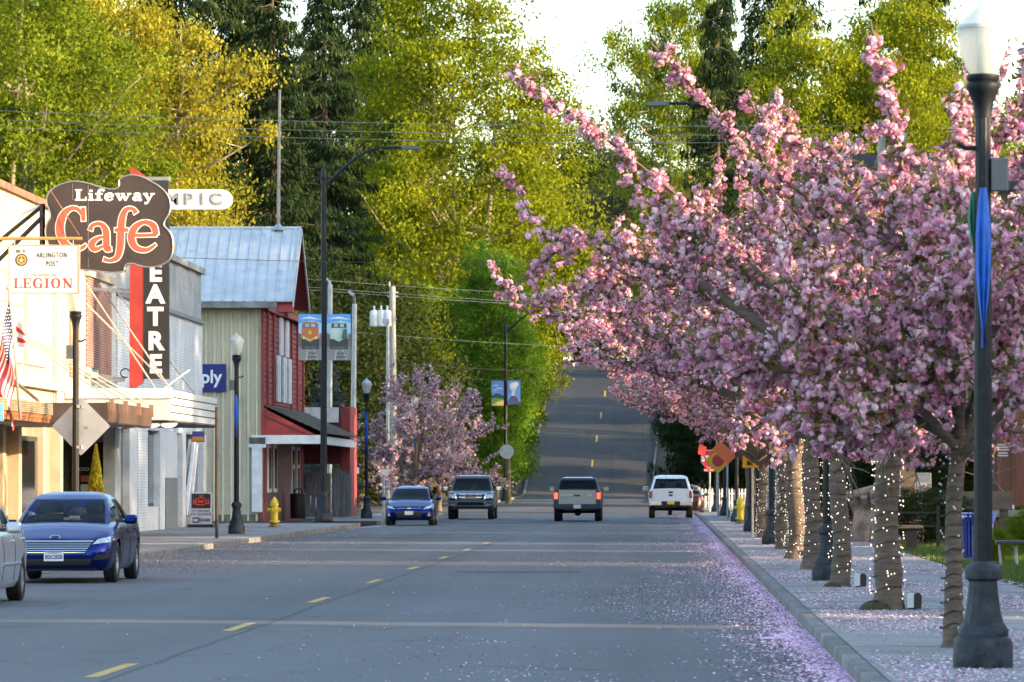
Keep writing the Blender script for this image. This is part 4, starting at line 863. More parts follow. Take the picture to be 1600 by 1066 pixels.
banner(768, 787, 595, 634, 324.85, 'small banner painted with green hills and clouds', [([(0, 0), (1, 0), (1, 1), (0, 1)], (.16, .34, .78)), ([(.05, .8), (.4, .78), (.6, .82), (.3, .84)], (.75, .8, .9)), ([(.4, .68), (.9, .67), (.95, .7), (.5, .72)], (.75, .8, .9)), ([(.05, .62), (.4, .61), (.42, .64)], (.75, .8, .9)), ([(0, .2), (1, .2), (1, .4), (.75, .45), (.4, .5), (.1, .42), (0, .4)], (.03, .08, .1)), ([(0, 0), (1, 0), (1, .28), (0, .32)], (.12, .3, .08)), ([(0, 0), (1, 0), (1, .22), (.6, .18)], (.6, .45, .15))])
banner(793, 813, 595, 632, 324.85, 'small banner painted with a smoking volcano', [([(0, 0), (1, 0), (1, 1), (0, 1)], (.16, .34, .78)), (ell(.45, .75, .28, .18), (.72, .78, .86)), (ell(.65, .85, .2, .1), (.78, .82, .88)), ([(.3, .35), (.55, .35), (.6, .7), (.35, .7)], (.7, .76, .85)), ([(0, .08), (1, .08), (.75, .28), (.58, .36), (.3, .36), (.1, .2)], (.08, .07, .2)), ([(0, 0), (1, 0), (1, .1), (0, .12)], (.03, .09, .2))])

# plain poles
def pole(px, pyt, Y, r, m_, name, lab, cat='pole', tilt=0):
    e = empty(name, (at(px, 0, Y).x, Y, .1), label=lab, cat=cat)
    h = at(0, pyt, Y).z - .1; MB().tube([(tilt, 0, 0), (0, 0, h)], [r, r * .8], 12).build('shaft', m_, e, smooth=50); return e, h
GP = mat('grey_pole', (.36, .38, .4), .5, .4, var=.15, scale=3); WP = mat('weathered_pole', (.42, .39, .35), .9, var=.25, scale=6, stretch=(4, 4, .4))
e, h = pole(516, 445, 220, .14, GP, 'lamp_pole', 'pale steel lamp pole rising behind the train banners', tilt=-.05)
MB().tube([(0, 0, h - .1), (-.05, 0, h + .15), (-.2, 0, h + .25)], .07, 8).build('arm', GP, e); MB().lathe([(.05, .1), (.14, .05), (.17, -.03), (.13, -.12), (.02, -.16)], 12, (-.28, 0, h + .25)).build('lamp_head', mat('lens', (.4, .4, .38), .3), e, smooth=40)
e, h = pole(554, 475, 222, .14, GP, 'lamp_pole', 'pale steel lamp pole with angled head beside the train banners', tilt=-.1)
MB().tube([(0, 0, h), (-.02, 0, h + .3), (-.1, 0, h + .45)], .07, 8).build('arm', mat('dark_grey', (.1, .1, .1), .5), e); lh = MB().cbox((0, 0, 0), (.3, .18, .14)).build('lamp_head', GP, e); lh.location = (-.16, 0, h + .5); lh.rotation_euler = (0, R(40), 0)
box('notice', (-.28, -.18, 2.3), (-.02, -.15, 2.75), flat((.45, .6, .6)), e); box('notice', (-.28, -.18, 1.9), (.22, -.15, 2.2), flat((.7, .7, .66)), e)
e, h = pole(606, 505, 236, .1, GP, 'lamp_pole', 'thin pale lamp pole in front of the transformer pole')
MB().cbox((-.1, -.05, h + .1), (.35, .2, .22)).build('lamp_head', GP, e)
def utility(px, pyt, Y, lab, trans):
    e, h = pole(px, pyt, Y, .19, WP, 'utility_pole', lab, 'utility pole', tilt=.1)
    if trans:
        for k, dx in enumerate((-.75, -.4, -.1)): t = MB().lathe([(.2, 0), (.22, .05), (.22, .72), (.16, .8), (.02, .82)], 14, (dx - .15, -.2, h - 2.0)).build('transformer', mat('pale_can', (.62, .64, .65), .5), e, smooth=40); MB().lathe([(.05, 0), (.07, .06), (.04, .12), (.07, .17), (.03, .24)], 8, (dx - .15, -.2, h - 1.2)).build('insulator', flat((.5, .5, .5)), t)
        box('bracket', (-1, -.12, h - 1.7), (.2, -.06, h - 1.55), STEEL, e); MB().lathe([(.04, 0), (.06, .1), (.03, .25)], 8, (-.15, 0, h)).build('insulator', WP, e)
        for dz in (-.3, -.5): MB().tube([(-.25, 0, h + dz), (.3, 0, h + dz)], .05, 6).build('cross_arm', WP, e)
    else:
        MB().tube([(0, -.1, h - .15), (.35, -.1, h - .1)], .04, 6).build('bracket', STEEL, e); MB().lathe([(.12, -.35), (.16, -.3), (.16, -.05), (.1, .02)], 10, (.35, -.1, h - .2)).build('cutout', BLACK, e, smooth=40)
        MB().lathe([(.14, -.5), (.22, -.3), (.2, -.05), (.06, 0)], 10, (.75, -.1, h - .35)).build('lamp_head', mat('lens2', (.5, .52, .52), .25), e, smooth=40); MB().tube([(.35, -.1, h - .3), (.8, -.1, h - .3)], .03, 6).build('arm', STEEL, e)
        MB().lathe([(.22, 0), (.25, .1), (.25, .8), (.1, .95)], 12, (-.45, -.2, h - 4.6)).build('transformer', mat('pale_can', (.62, .64, .65)), e, smooth=40)
    return e
utility(613, 448, 240, 'whitish utility pole carrying transformer cans', 1)
utility(1377, 188, 178, 'weathered wooden utility pole above the pink crowns by the grey house', 0)

WIRE = mat('wire', (.22, .23, .24), .5, var=.05); WIRED = mat('wire_dark', (.03, .03, .032), .6, var=.05)
def wire(p, q, sag, lab, m_=WIRE, r=.011, n_=24):
    p = Vector(p); q = Vector(q); pts = [p.lerp(q, k / n_) - Vector((0, 0, sag * 4 * (k / n_) * (1 - k / n_))) for k in range(n_ + 1)]
    tag(MB().tube(pts, r, 4, cap=False).build('overhead_wire', m_), lab, 'wire')
for k, (pl, pr, nm) in enumerate((((-20, 172), (1377, 196), 'uppermost'), ((-20, 186), (1377, 210), 'middle'), ((-20, 198), (1377, 222), 'lowest'))):
    wire(at(pl[0], pl[1], 205), at(pr[0], pr[1], 178), .25, nm + ' of three pale wires crossing before the dark conifers')
for k, (pl, pr) in enumerate((((330, 424), (1250, 478)), ((330, 436), (1250, 492)), ((330, 440), (1250, 496)))):
    wire(at(pl[0], pl[1], 238), at(pr[0], pr[1], 242), .2, ('top', 'second', 'third')[k] + ' of the pale wires passing the transformer pole top')
wire(at(260, 402, 176), at(900, 410, 190), .1, 'thin dark wire just above the metal roof eaves level', WIRED, .012)
wire(at(480, 512, 240), at(1200, 548, 242), .3, 'sagging pale wire below the transformer cans')
wire(at(480, 560, 240), at(1200, 588, 242), .2, 'dark wire crossing above the landscape banners', WIRED, .02)
wire(at(480, 578, 240), at(1200, 600, 242), .2, 'lower dark wire crossing at landscape banner height', WIRED)

# hydrants
HY_ = mat('hydrant_yellow', (.68, .5, .02), .4, var=.15, scale=6)
def hydrant():
    r = empty('fire_hydrant')
    MB().lathe([(.17, 0), (.17, .05), (.11, .06), (.11, .14)], 16).build('foot', mat('rusty_foot', (.2, .15, .06), .7), r, smooth=30)
    MB().lathe([(.16, .14), (.16, .19), (.105, .2), (.1, .6), (.13, .61), (.13, .65), (.12, .7), (.09, .77), (.05, .81), (.03, .86), (.01, .87)], 18).build('barrel', HY_, r, smooth=35)
    for a, rad, zz in ((0, .055, .5), (math.pi, .055, .5), (-math.pi / 2, .085, .48)):
        d = Vector((math.cos(a), math.sin(a), 0)); nb = MB().tube([d * .09 + Vector((0, 0, zz)), d * .17 + Vector((0, 0, zz))], rad, 12).build('nozzle', HY_, r, smooth=35)
        MB().tube([d * .17 + Vector((0, 0, zz)), d * .2 + Vector((0, 0, zz))], rad * .6, 6).build('nozzle_cap', HY_, nb)
    return r
h1 = hydrant(); h1.location = (-12.8, 157, .13); h1.scale = (1.15, 1.15, 1.15); tag(h1, 'yellow fire hydrant before the beige wall and litter bin', 'hydrant', 'yellow hydrants')
h2 = copy_tree(h1); h2.location = (at(1157, 0, 170).x, 170, .13); h2.scale = (1.15, 1.15, 1.15); tag(h2, 'yellow fire hydrant among the lamp bases by the picket fence', 'hydrant', 'yellow hydrants')
# black litter bin
lb = empty('litter_bin', (-15.0, 196, .13), label='black round litter bin under the red building porch', cat='bin')
MB().lathe([(.3, .0), (.32, .05), (.33, 1.0), (.3, 1.02), (.27, .98), (.27, .1)], 24, flute=.03).build('body', BLACK, lb, smooth=30); MB().tube([(-.18, 0, 1.0), (-.14, 0, 1.16), (0, 0, 1.22), (.14, 0, 1.16), (.18, 0, 1.0)], .035, 8).build('hood', BLACK, lb)
# rusty thin post
rp0 = empty('sign_post', (-11.75, 125.6, .13), label='thin dark rusty post standing at the kerb', cat='post'); MB().tube([(0, 0, 0), (0, 0, 3.45)], .045, 8).build('shaft', mat('rusty_post', (.05, .035, .03), .8, var=.4, scale=3), rp0)
# diamond road sign seen from behind
D = empty('road_sign', (-12.45, 101.9, 2.8), label='back of a bare metal diamond road sign on the lamp post', cat='sign')
MB().prism([(-.62, 0), (-.585, -.045), (-.045, -.585), (0, -.62), (.045, -.585), (.585, -.045), (.62, 0), (.585, .045), (.045, .585), (0, .62), (-.045, .585), (-.585, .045)], .012, (0, 2), (0, .2, 0)).build('plate', mat('bare_aluminium', (.5, .48, .47), .38, .55, var=.08, scale=2), D)
for z in (-.45, .42): MB().lathe([(.085, -.03), (.085, .03)], 14, (-.02, .1, z)).build('clamp_band', CHROME, D)
for dx in (-.13, .13): MB().tube([(dx, .18, -.02), (dx, .199, -.02)], .03, 8).build('bolt', STEEL, D)

# cluster of warning signs by the crossing
SY_ = mat('sign_yellow', (.72, .36, .005), .5, var=.06); SO = mat('sign_orange', (.75, .12, .02), .45, var=.06); SR = mat('stop_red', (.45, .015, .02), .45, var=.06)
def diamond(c, h, y, t=.01): return MB().prism([(c[0] - h, c[1]), (c[0], c[1] - h), (c[0] + h, c[1]), (c[0], c[1] + h)], t, (0, 2), (0, y, 0))
e = empty('stop_sign', (at(1109, 0, 243).x, 243, .13), label='red stop sign with all way plate and orange flag', cat='sign')
zz = at(0, 717, 243).z - .13; MB().tube([(0, 0, 0), (0, 0, zz + .3)], .05, 8).build('post', STEEL, e)
octp = [(.46 * math.cos(R(22.5 + 45 * k)), zz + .46 * math.sin(R(22.5 + 45 * k))) for k in range(8)]
MB().prism([(x * 1.06, zz + (z - zz) * 1.06) for x, z in octp], .01, (0, 2), (0, -.075, 0)).build('border', flat((.8, .8, .8)), e); MB().prism(octp, .01, (0, 2), (0, -.09, 0)).build('plate', SR, e)
text('lettering', 'STOP', .4, flat((.85, .85, .85)), e, (0, -.1, zz), bold=.01, xs=.85)
box('lower_plate', (-.3, -.09, zz - .66), (.3, -.08, zz - .48), SR, e); text('lettering', 'ALL WAY', .14, flat((.85, .85, .85)), e, (0, -.1, zz - .57))
MB().prism([(-.62, zz + .25), (-.25, zz + .1), (-.15, zz + .6), (-.52, zz + .75)], .01, (0, 2), (0, -.11, 0)).build('flag', mat('safety_flag', (.85, .08, .05), .6), e)
e = empty('stop_ahead_sign', (at(1122, 0, 205).x, 205, .13), label='yellow diamond sign with red octagon symbol', cat='sign')
zz = at(0, 720, 205).z - .13; MB().tube([(0, 0, 0), (0, 0, zz + .3)], .045, 8).build('post', STEEL, e); diamond((0, zz), .58, -.07).build('border', flat((.05, .04, .01)), e); diamond((0, zz), .55, -.085).build('plate', SY_, e)
MB().prism([(.27 * math.cos(R(22.5 + 45 * k)), zz + .27 * math.sin(R(22.5 + 45 * k))) for k in range(8)], .01, (0, 2), (0, -.1, 0)).build('symbol', SR, e)
e = empty('warning_sign', (at(1137, 0, 190).x, 190, .13), label='orange diamond warning sign half hidden by blossom', cat='sign')
zz = at(0, 702, 190).z - .13; MB().tube([(0, 0, 0), (0, 0, zz + .3)], .045, 8).build('post', STEEL, e); diamond((0, zz), .62, -.07).build('plate', SO, e)
e = empty('crossing_sign', (at(1176, 0, 128).x, 128, .13), label='yellow pedestrian crossing sign with arrow plate below', cat='sign')
z1_, z2_ = at(0, 697, 128).z - .13, at(0, 721, 128).z - .13; MB().tube([(0, 0, 0), (0, 0, z1_ + .6)], .035, 8).build('post', STEEL, e)
diamond((0, z1_ + .12), .46, -.05).build('plate', SY_, e); box('arrow_plate', (-.27, -.055, z2_ - .17), (.27, -.045, z2_ + .16), SY_, e)
mb = MB(); ribbon(mb, [(.14, z2_ + .1, .07), (-.04, z2_ - .02, .07)], 0, -.065, smooth=False); mb.add([(-.16, -.066, z2_ - .1), (.02, -.066, z2_ - .1), (-.14, -.066, z2_ + .04)], [(0, 1, 2)]); mb.build('arrow', flat((.02, .02, .02)), e)
mb = MB(); mb.add([(p[0], -.062, z1_ + .12 + p[1]) for p in ell(.02, .22, .05, .05, 8)], [tuple(range(8))])
for st in ([(.02, .15, .08), (0, -.02, .08)], [(0, -.02, .05), (-.1, -.22, .04)], [(0, -.02, .05), (.1, -.2, .04)], [(.02, .12, .04), (.12, .0, .03)], [(.02, .12, .04), (-.1, .03, .03)]): ribbon(mb, [(a, z1_ + .12 + b, w) for a, b, w in st], 0, -.062, smooth=False, depth=.004)
mb.build('symbol', flat((.02, .02, .02)), e)
e = empty('warning_sign', (at(1190, 0, 134).x, 134, .13), label='small yellow diamond sign above the crossing sign', cat='sign'); zz = at(0, 684, 134).z - .13
MB().tube([(0, 0, 0), (0, 0, zz + .2)], .035, 8).build('post', STEEL, e); diamond((0, zz), .22, -.05).build('plate', SY_, e)
e = empty('stop_sign', (at(792, 0, 318).x, 318, zroad(318)), label='back of an octagonal stop sign at the hill foot', cat='sign')
zz = at(0, 706, 318).z - zroad(318); MB().tube([(.1, .06, 0), (.02, .06, zz + .4)], .2, 10).build('post', mat('mossy_post', (.2, .17, .1), .9, var=.3), e)
MB().prism([(.5 * math.cos(R(22.5 + 45 * k)), zz + .5 * math.sin(R(22.5 + 45 * k))) for k in range(8)], .012, (0, 2), (0, -.16, 0)).build('plate', mat('sign_back', (.6, .62, .64), .5, .2), e)
e = empty('street_plate', (at(603, 0, 215).x, 215, .1), label='small white plate on a thin pale post by the parked car', cat='sign'); zz = at(0, 738, 215).z - .1
MB().tube([(-.1, 0, 0), (-.1, 0, zz)], .06, 8).build('post', GP, e); MB().box((-.2, -.08, zz - .13), (.15, -.06, zz + .13)).build('plate', flat((.7, .7, .68)), e)

# picket fence
pf = empty('picket_fence', (2.5, 262, .1), label='white picket fence across the far corner', cat='fence')
z0 = 0
box('rail', (-.7, .03, .35), (5.2, .07, .43), WHITE, pf); box('rail', (-.7, .03, .85), (5.2, .07, .93), WHITE, pf); box('kickboard', (-.8, .0, 0), (5.3, .09, .13), mat('grey_kick', (.25, .26, .28), .8), pf)
for i in range(32):
    x = -.65 + i * .182; h = 1.1 + (.08 if i % 8 == 0 else 0); w = .13 if i % 8 == 0 else .1
    MB().prism([(x, .14), (x + w, .14), (x + w, h), (x + w / 2, h + .09), (x, h)], .025, (0, 2), (0, 0, 0)).build('picket', WHITE, pf)
# ------------------------------------------------------------------ vehicles (front at y=0 looking to -y, wheels on z=0)
GLASS = glass_mat('car_glass', (.62, .68, .68), .1); GLASSD = glass_mat('tinted_glass', (.14, .17, .18), .2)
INT = mat('car_interior', (.03, .03, .032), .8, var=.2)
LENS = mat('headlamp', (.6, .63, .66), .12, .3, var=.25, scale=14, coat=.6); TAIL = mat('tail_lens', (.3, .012, .012), .2, var=.1, coat=.5)
BRAKE = mat('brake_light', (.7, .05, .03), .3, emit=(1, .09, .04), estr=.55, var=0)
AMBER = mat('amber_lens', (.5, .15, .02), .25, var=.1); PLATE = mat('number_plate', (.65, .67, .7), .5, var=.06)
def paint(name, c, metal=.35, rough=.28): return mat(name, c, rough, metal, var=.05, scale=2, coat=.3)

def car(name, P, loc, rz, label, cat='car', group=None):
    r = empty(name, loc, rz, label, cat, group)
    L, W, bm = P['L'], P['W'], P['paint']; hw = W / 2
    yw_, ra, zc, rt = P['wheels'], P['arch'], P['rt'], P['rt']
    base = sorted(set([0, .02, .05, .1, .17, .26, .38, .52, .7] + list(np.arange(.85, L - .7, .16)) + [L - .7, L - .5, L - .34, L - .2, L - .1, L - .04, L] + [y + d for y in yw_ for d in (-ra, -ra * .99, -ra * .92, -ra * .75, -ra * .45, 0, ra * .45, ra * .75, ra * .92, ra * .99, ra)]))
    px, pw = zip(*P['plan']); tx, tz = zip(*P['top'])
    prof = P['prof']; z0 = P['z0']; vs = []; npf = len(prof)
    for y in base:
        w = hw * float(np.interp(y, px, pw)); t = float(np.interp(y, tx, tz)); row = []
        zb = float(np.interp(y, [0, .5, L - .6, L], [P.get('zf', z0 + .03), z0, z0, P.get('zr', z0 + .08)]))
        for j, (wf, zf) in enumerate(prof):
            z = zb + zf * (t - zb); x = w * wf
            if zf > .999: z += P['crown'] * (1 - min(1, wf / .93) ** 2)
            for yc in yw_:
                if abs(y - yc) < ra and wf > .6 and zf < .97: z = max(z, zc + math.sqrt(ra * ra - (y - yc) ** 2))
            f = max(0, 1 - y / .8); fr = max(0, 1 - (L - y) / .7)
            yy = y + f * P['nose'] * max(0, (z - P['zn']) / .35) ** 1.5 + f * .06 * max(0, (P['zn'] - .12 - z) / .2) - fr * P.get('tail', .05) * max(0, (z - .6) / .4)
            row.append((x, yy, z))
        vs += row + [(-x, y_, z) for x, y_, z in reversed(row[:-1])]
    k = 2 * npf - 1; m = len(base); b = MB()
    fs = [(i * k + j, i * k + j + 1, (i + 1) * k + j + 1, (i + 1) * k + j) for i in range(m - 1) for j in range(k - 1)]
    for e in (0, (m - 1) * k): fs += [(e + j, e + j + 1, e + k - 2 - j, e + k - 1 - j) for j in range(npf - 1)]
    b.add(vs, fs); body = b.build('body', bm, r, smooth=32)
    bvh = BVHTree.FromPolygons([Vector(p) for p in b.v], b.f)
    MB().box((-hw * .78, .25, z0 + .02), (hw * .78, L - .25, z0 + .3)).build('underbody', BLACK, r)
    # greenhouse from rings (z, front, back, half width)
    rings = P['rings']; rz_ = [q[0] for q in rings]
    def S(u, v):
        z = rz_[0] + (rz_[-1] - rz_[0]) * v if False else float(np.interp(v, np.linspace(0, 1, len(rings)), rz_))
        fq = [float(np.interp(v, np.linspace(0, 1, len(rings)), [q[i] for q in rings])) for i in (1, 2, 3)]
        u = u % 4; s = u % 1; bow = P.get('bow', .12); rb = P.get('rbow', .08)
        if u < 1: x = -fq[2] + 2 * fq[2] * s; return (x, fq[0] - bow * (1 - (2 * s - 1) ** 2), z)
        if u < 2: return (fq[2] + .03 * math.sin(math.pi * s), fq[0] + (fq[1] - fq[0]) * s, z)
        if u < 3: x = fq[2] - 2 * fq[2] * s; return (x, fq[1] + rb * (1 - (2 * s - 1) ** 2), z)
        return (-fq[2] - .03 * math.sin(math.pi * s), fq[1] + (fq[0] - fq[1]) * s, z)
    vt = P['vroof']; off = .0
    def patch(u0, u1, v0, v1, nu=8, nv=6): return MB().grid(lambda a, c: S(u0 + (u1 - u0) * a, v0 + (v1 - v0) * c), nu, nv)
    sp = P['pillars']
    rfm = MB().grid(lambda a, c: S(4 * a, vt + (1 - vt) * c), 48, 8); top = [S(4 * a / 48, 1) for a in range(48)]; rfm.add(top, [tuple(range(48))]); rfm.build('roof', bm, r, smooth=45)
    wind = patch(.045, .955, 0, vt, 12).build('windscreen', P.get('glass', GLASS), r, smooth=60)
    patch(2.06, 2.94, P.get('rwv', .1), vt, 12).build('rear_window', P.get('glass2', P.get('glass', GLASS)), r, smooth=60)
    if P.get('rwv', .1) > 0: patch(2.06, 2.94, 0, P.get('rwv', .1), 12, 2).build('rear_shelf_panel', bm, r, smooth=60)
    def addp(u0, u1): MB().grid(lambda a, c: S(u0 + (u1 - u0) * a, vt * c), 3, 6).build('pillar', bm, r, smooth=40)
    addp(-.045, .045)
    for sd in (0, 1):
        cuts = sp
        for i, (a, c) in enumerate(cuts):
            if i == 2: continue
            if sd == 0: addp(.955 if i == 0 else 1 + a, 1 + c)
            elif i > 0: addp(4 - c, 4 - a)
        for i in range(len(cuts) - 1):
            a, c = cuts[i][1], cuts[i + 1][0]
            (patch(1 + a, 1 + c, .06, vt, 4) if sd == 0 else patch(4 - c, 4 - a, .06, vt, 4)).build('side_window', P.get('glass', GLASS), r, smooth=60)
    addp(1 + sp[2][0], 2.06); addp(2.94, 4 - sp[2][0])
    # interior
    zb = rz_[0]; MB().box((-hw * .72, rings[0][1] + .25, z0 + .2), (hw * .72, rings[0][2] - .15, zb - .12)).build('cabin_floor', INT, r)
    MB().box((-hw * .74, rings[0][1] + .12, zb - .2), (hw * .74, rings[0][1] + .6, zb + .0)).build('dashboard', INT, r, bevel=.04)
    for yy in P['seats']:
        for sx in (-.37, .37):
            st = MB().box((sx - .23, yy, zb - .5), (sx + .23, yy + .16, zb + .16)).build('seat', INT, r, bevel=.06); MB().box((sx - .13, yy + .02, zb + .17), (sx + .13, yy + .12, zb + .36)).build('headrest', INT, st, bevel=.04)
    MB().tube([(.37 + .17 * math.cos(t), rings[0][1] + .75 + .05 * math.sin(t), zb + .0 + .16 * math.sin(t)) for t in np.linspace(0, 6.28, 17)], .016, 5).build('steering_wheel', INT, r)
    MB().box((-.12, rings[3][1] - .1, rings[3][0] - .13), (.12, rings[3][1] - .06, rings[3][0] - .06)).build('rear_view_mirror', INT, r)
    # wheels
    ww = P.get('ww', .2)
    for yc in yw_:
        for sd in (-1, 1):
            xo = sd * (hw - .02 + P.get('track', 0)); w = MB()
            w.lathe([(rt * .62, -ww / 2), (rt * .93, -ww / 2), (rt, -ww * .38), (rt, ww * .38), (rt * .93, ww / 2), (rt * .66, ww / 2), (rt * .62, ww * .2)], 28)
            w.v = [(z + xo - sd * ww / 2, y + yc, x + rt) for x, y, z in w.v]; wh = w.build('wheel', RUBBER, r, smooth=40)
            q = MB(); q.lathe([(rt * .62, -ww * .3), (rt * .64, ww * .42), (rt * .58, ww * .45), (rt * .52, ww * .22), (.05, ww * .2)], 24)
            for s_ in range(P.get('spokes', 5)):
                a = 6.2832 * s_ / P.get('spokes', 5); d = (math.cos(a), math.sin(a)); n_ = (-d[1], d[0])
                q.add([(d[0] * rr + n_[0] * t, d[1] * rr + n_[1] * t, zz) for rr, zz in ((.03, ww * .44), (rt * .58, ww * .43)) for t in (-.035, .035)], [(0, 1, 3, 2)])
            q.v = [(sd * z + xo - sd * ww / 2, y + yc, x + rt) for x, y, z in q.v]; q.build('rim', P.get('rim', STEEL), wh, smooth=30)
    # mirrors
    my, mz, mw, mh = P['mirror']
    for sd in (-1, 1):
        mm = MB().box((sd * (hw + .02), my, mz), (sd * (hw + .02 + mw), my + .14, mz + mh)).build('mirror', P.get('mirror_mat', bm), r, bevel=.045, seg=3)
        MB().box((sd * (hw - .12), my + .03, mz + .02), (sd * (hw + .04), my + .09, mz + .07)).build('mirror_arm', BLACK, mm)
        MB().box((sd * (hw + .04), my + .141, mz + .02), (sd * (hw + mw), my + .146, mz + mh - .02)).build('mirror_glass', mat('mirror_glass', (.2, .24, .28), .08, .9, var=0), mm)
    def proj(x, z, end=0):
        o = Vector((x, -3 if end == 0 else L + 3, z)); h = bvh.ray_cast(o, Vector((0, 1 if end == 0 else -1, 0)))
        return h[0].y if h[0] is not None else (.1 if end == 0 else L - .1)
    def put(nm, quad, m_, end=0, d=.006, par=r, nu=10, nv=4):
        """quad corners (x,z): bottom-left, bottom-right, top-right, top-left, laid on the bodywork"""
        q = [np.array(p, float) for p in quad]; sg = -1 if end == 0 else 1; mb = MB()
        def fn(a, c):
            p = (q[0] * (1 - a) + q[1] * a) * (1 - c) + (q[3] * (1 - a) + q[2] * a) * c
            return (p[0], proj(p[0], p[1], end) + sg * d, p[1])
        n0 = (nu + 1) * (nv + 1); mb.grid(fn, nu, nv); front = list(mb.v)
        return mb.build(nm, m_, par, smooth=50)
    # door seams and handles
    for sd in (-1, 1):
        for yy in P.get('seams', []):
            pts = []
            for z in np.linspace(z0 + .1, rz_[0] + .02, 9):
                h = bvh.ray_cast(Vector((sd * 3, yy, z)), Vector((-sd, 0, 0)))
                if h[0] is not None: pts.append(h[0] + Vector((sd * .002, 0, 0)))
            if len(pts) > 2: MB().tube(pts, .006, 4, cap=False).build('door_seam', BLACK, r)
        for yy, z in P.get('handles', []):
            h = bvh.ray_cast(Vector((sd * 3, yy, z)), Vector((-sd, 0, 0)))
            if h[0] is not None: MB().cbox((h[0].x + sd * .012, yy, z), (.03, .2, .035)).build('door_handle', P.get('handle_mat', bm), r, bevel=.01)
        if 'rub' in P:
            pts = []
            for yy in np.linspace(1.4, L - 1.4, 14):
                h = bvh.ray_cast(Vector((sd * 3, yy, P['rub'])), Vector((-sd, 0, 0)))
                if h[0] is not None: pts.append(h[0])
            MB().tube(pts, .025, 6).build('rub_strip', bm, r)
    return r, put, proj

SED_PROF = [(.9, 0), (.96, .1), (.985, .3), (1.0, .52), (.995, .68), (.975, .82), (.95, .93), (.9, 1.0), (.7, 1.0), (.35, 1.0), (0, 1.0)]
def sedan(L, W, H, pnt, **k):
    d = dict(L=L, W=W, paint=pnt, wheels=(.19 * L, .19 * L + .585 * L), arch=.37, rt=.325, z0=.2, zf=.2, prof=SED_PROF, crown=.05, nose=.28, zn=.5, tail=.08,
             plan=[(0, .5), (.02, .66), (.05, .76), (.1, .84), (.17, .9), (.26, .94), (.38, .965), (.7, .99), (1.2, 1), (L - 1, 1), (L - .5, .96), (L - .2, .88), (L - .05, .74), (L, .6)],
             top=[(0, .66), (.1, .7), (.25, .75), (.5, .82), (.9, .89), (1.35, .95), (L - 1.6, .99), (L - .9, 1.0), (L - .3, .98), (L - .06, .9), (L, .82)],
             rings=[(.93, 1.22, L - .85, hwf(W, .4)), (1.06, 1.48, L - 1.05, hwf(W, .385)), (1.22, 1.8, L - 1.3, hwf(W, .36)), (H - .1, 2.1, L - 1.55, hwf(W, .325)), (H - .04, 2.25, L - 1.72, hwf(W, .29)), (H, 2.5, L - 2.0, hwf(W, .2))],
             vroof=.57, pillars=[(0, .04), (.42, .47), (.86, .97)], seats=(2.15, 3.05), mirror=(1.5, .93, .2, .15), seams=(1.5, 2.6, 3.55), handles=((2.4, .82), (3.4, .84)))
    d.update(k); return d
def hwf(W, f): return W * f

# --- blue sedan, nearest car in full view
FB = paint('blue_paint', (.004, .016, .15), .95, .3)
r, put, pj = car('blue_sedan', sedan(4.87, 1.85, 1.45, FB, spokes=5, rt=.335, arch=.38, rings=[(.93, 1.12, 4.1, .745), (1.06, 1.42, 3.85, .715), (1.22, 1.8, 3.55, .665), (1.345, 2.15, 3.25, .595), (1.405, 2.35, 3.05, .52), (1.45, 2.6, 2.85, .34)]), (-9.66, 75.7, 0), 0, 'blue sedan with wide chrome barred grille parked facing the camera')
GR = BLACK
put('grille', [(-.5, .47), (.5, .47), (.6, .665), (-.6, .665)], BLACK, d=.008)
for i in range(6):
    z = .485 + i * .034; w = .49 + .11 * i / 5
    put('grille_bar', [(-w, z), (w, z), (w + .004, z + .011), (-w - .004, z + .011)], CHROME, d=.02, nv=1)
put('grille_surround', [(-.62, .668), (.62, .668), (.6, .684), (-.6, .684)], CHROME, d=.014, nv=1)
for s in (-1, 1):
    hl = put('headlight', [(s * .6, .62), (s * .9, .66), (s * .915, .76), (s * .68, .7)], LENS, d=.012); put('reflector', [(s * .7, .655), (s * .78, .665), (s * .79, .71), (s * .71, .7)], CHROME, d=.018, par=hl)
    put('fog_recess', [(s * .62, .37), (s * .86, .39), (s * .88, .47), (s * .66, .45)], BLACK, d=.008); put('bumper_crease', [(s * .52, .47), (s * .88, .5), (s * .88, .515), (s * .53, .49)], FB, d=.02, nv=1)
put('lower_intake', [(-.56, .29), (.56, .29), (.6, .39), (-.6, .39)], BLACK, d=.007); put('front_lip', [(-.8, .2), (.8, .2), (.84, .235), (-.84, .235)], BLACK, d=.012)
yb = pj(0, .72); MB().add([(p[0], yb - .012, p[1]) for p in ell(0, .735, .085, .034, 18)], [tuple(range(18))]).build('badge', CHROME, r); MB().add([(p[0], yb - .015, p[1]) for p in ell(0, .735, .072, .025, 18)], [tuple(range(18))]).build('badge', flat((.02, .05, .25)), r)
yp = min(pj(-.15, .4), pj(.15, .4)) - .03; npl = MB().box((-.155, yp, .355), (.155, yp + .012, .505)).build('number_plate', PLATE, r); text('lettering', 'BDC2828', .085, flat((.03, .05, .15)), npl, (0, yp - .003, .42), ext=.002, xs=.8, bold=.001); text('lettering', 'WASHINGTON', .03, flat((.4, .08, .08)), npl, (0, yp - .003, .487), ext=.002)
for s in (-1, 1): MB().tube([(s * .62, .75, .845), (s * .55, 1.25, .965)], .006, 4).build('bonnet_seam', mat('seam_blue', (.004, .006, .04), .5), r)

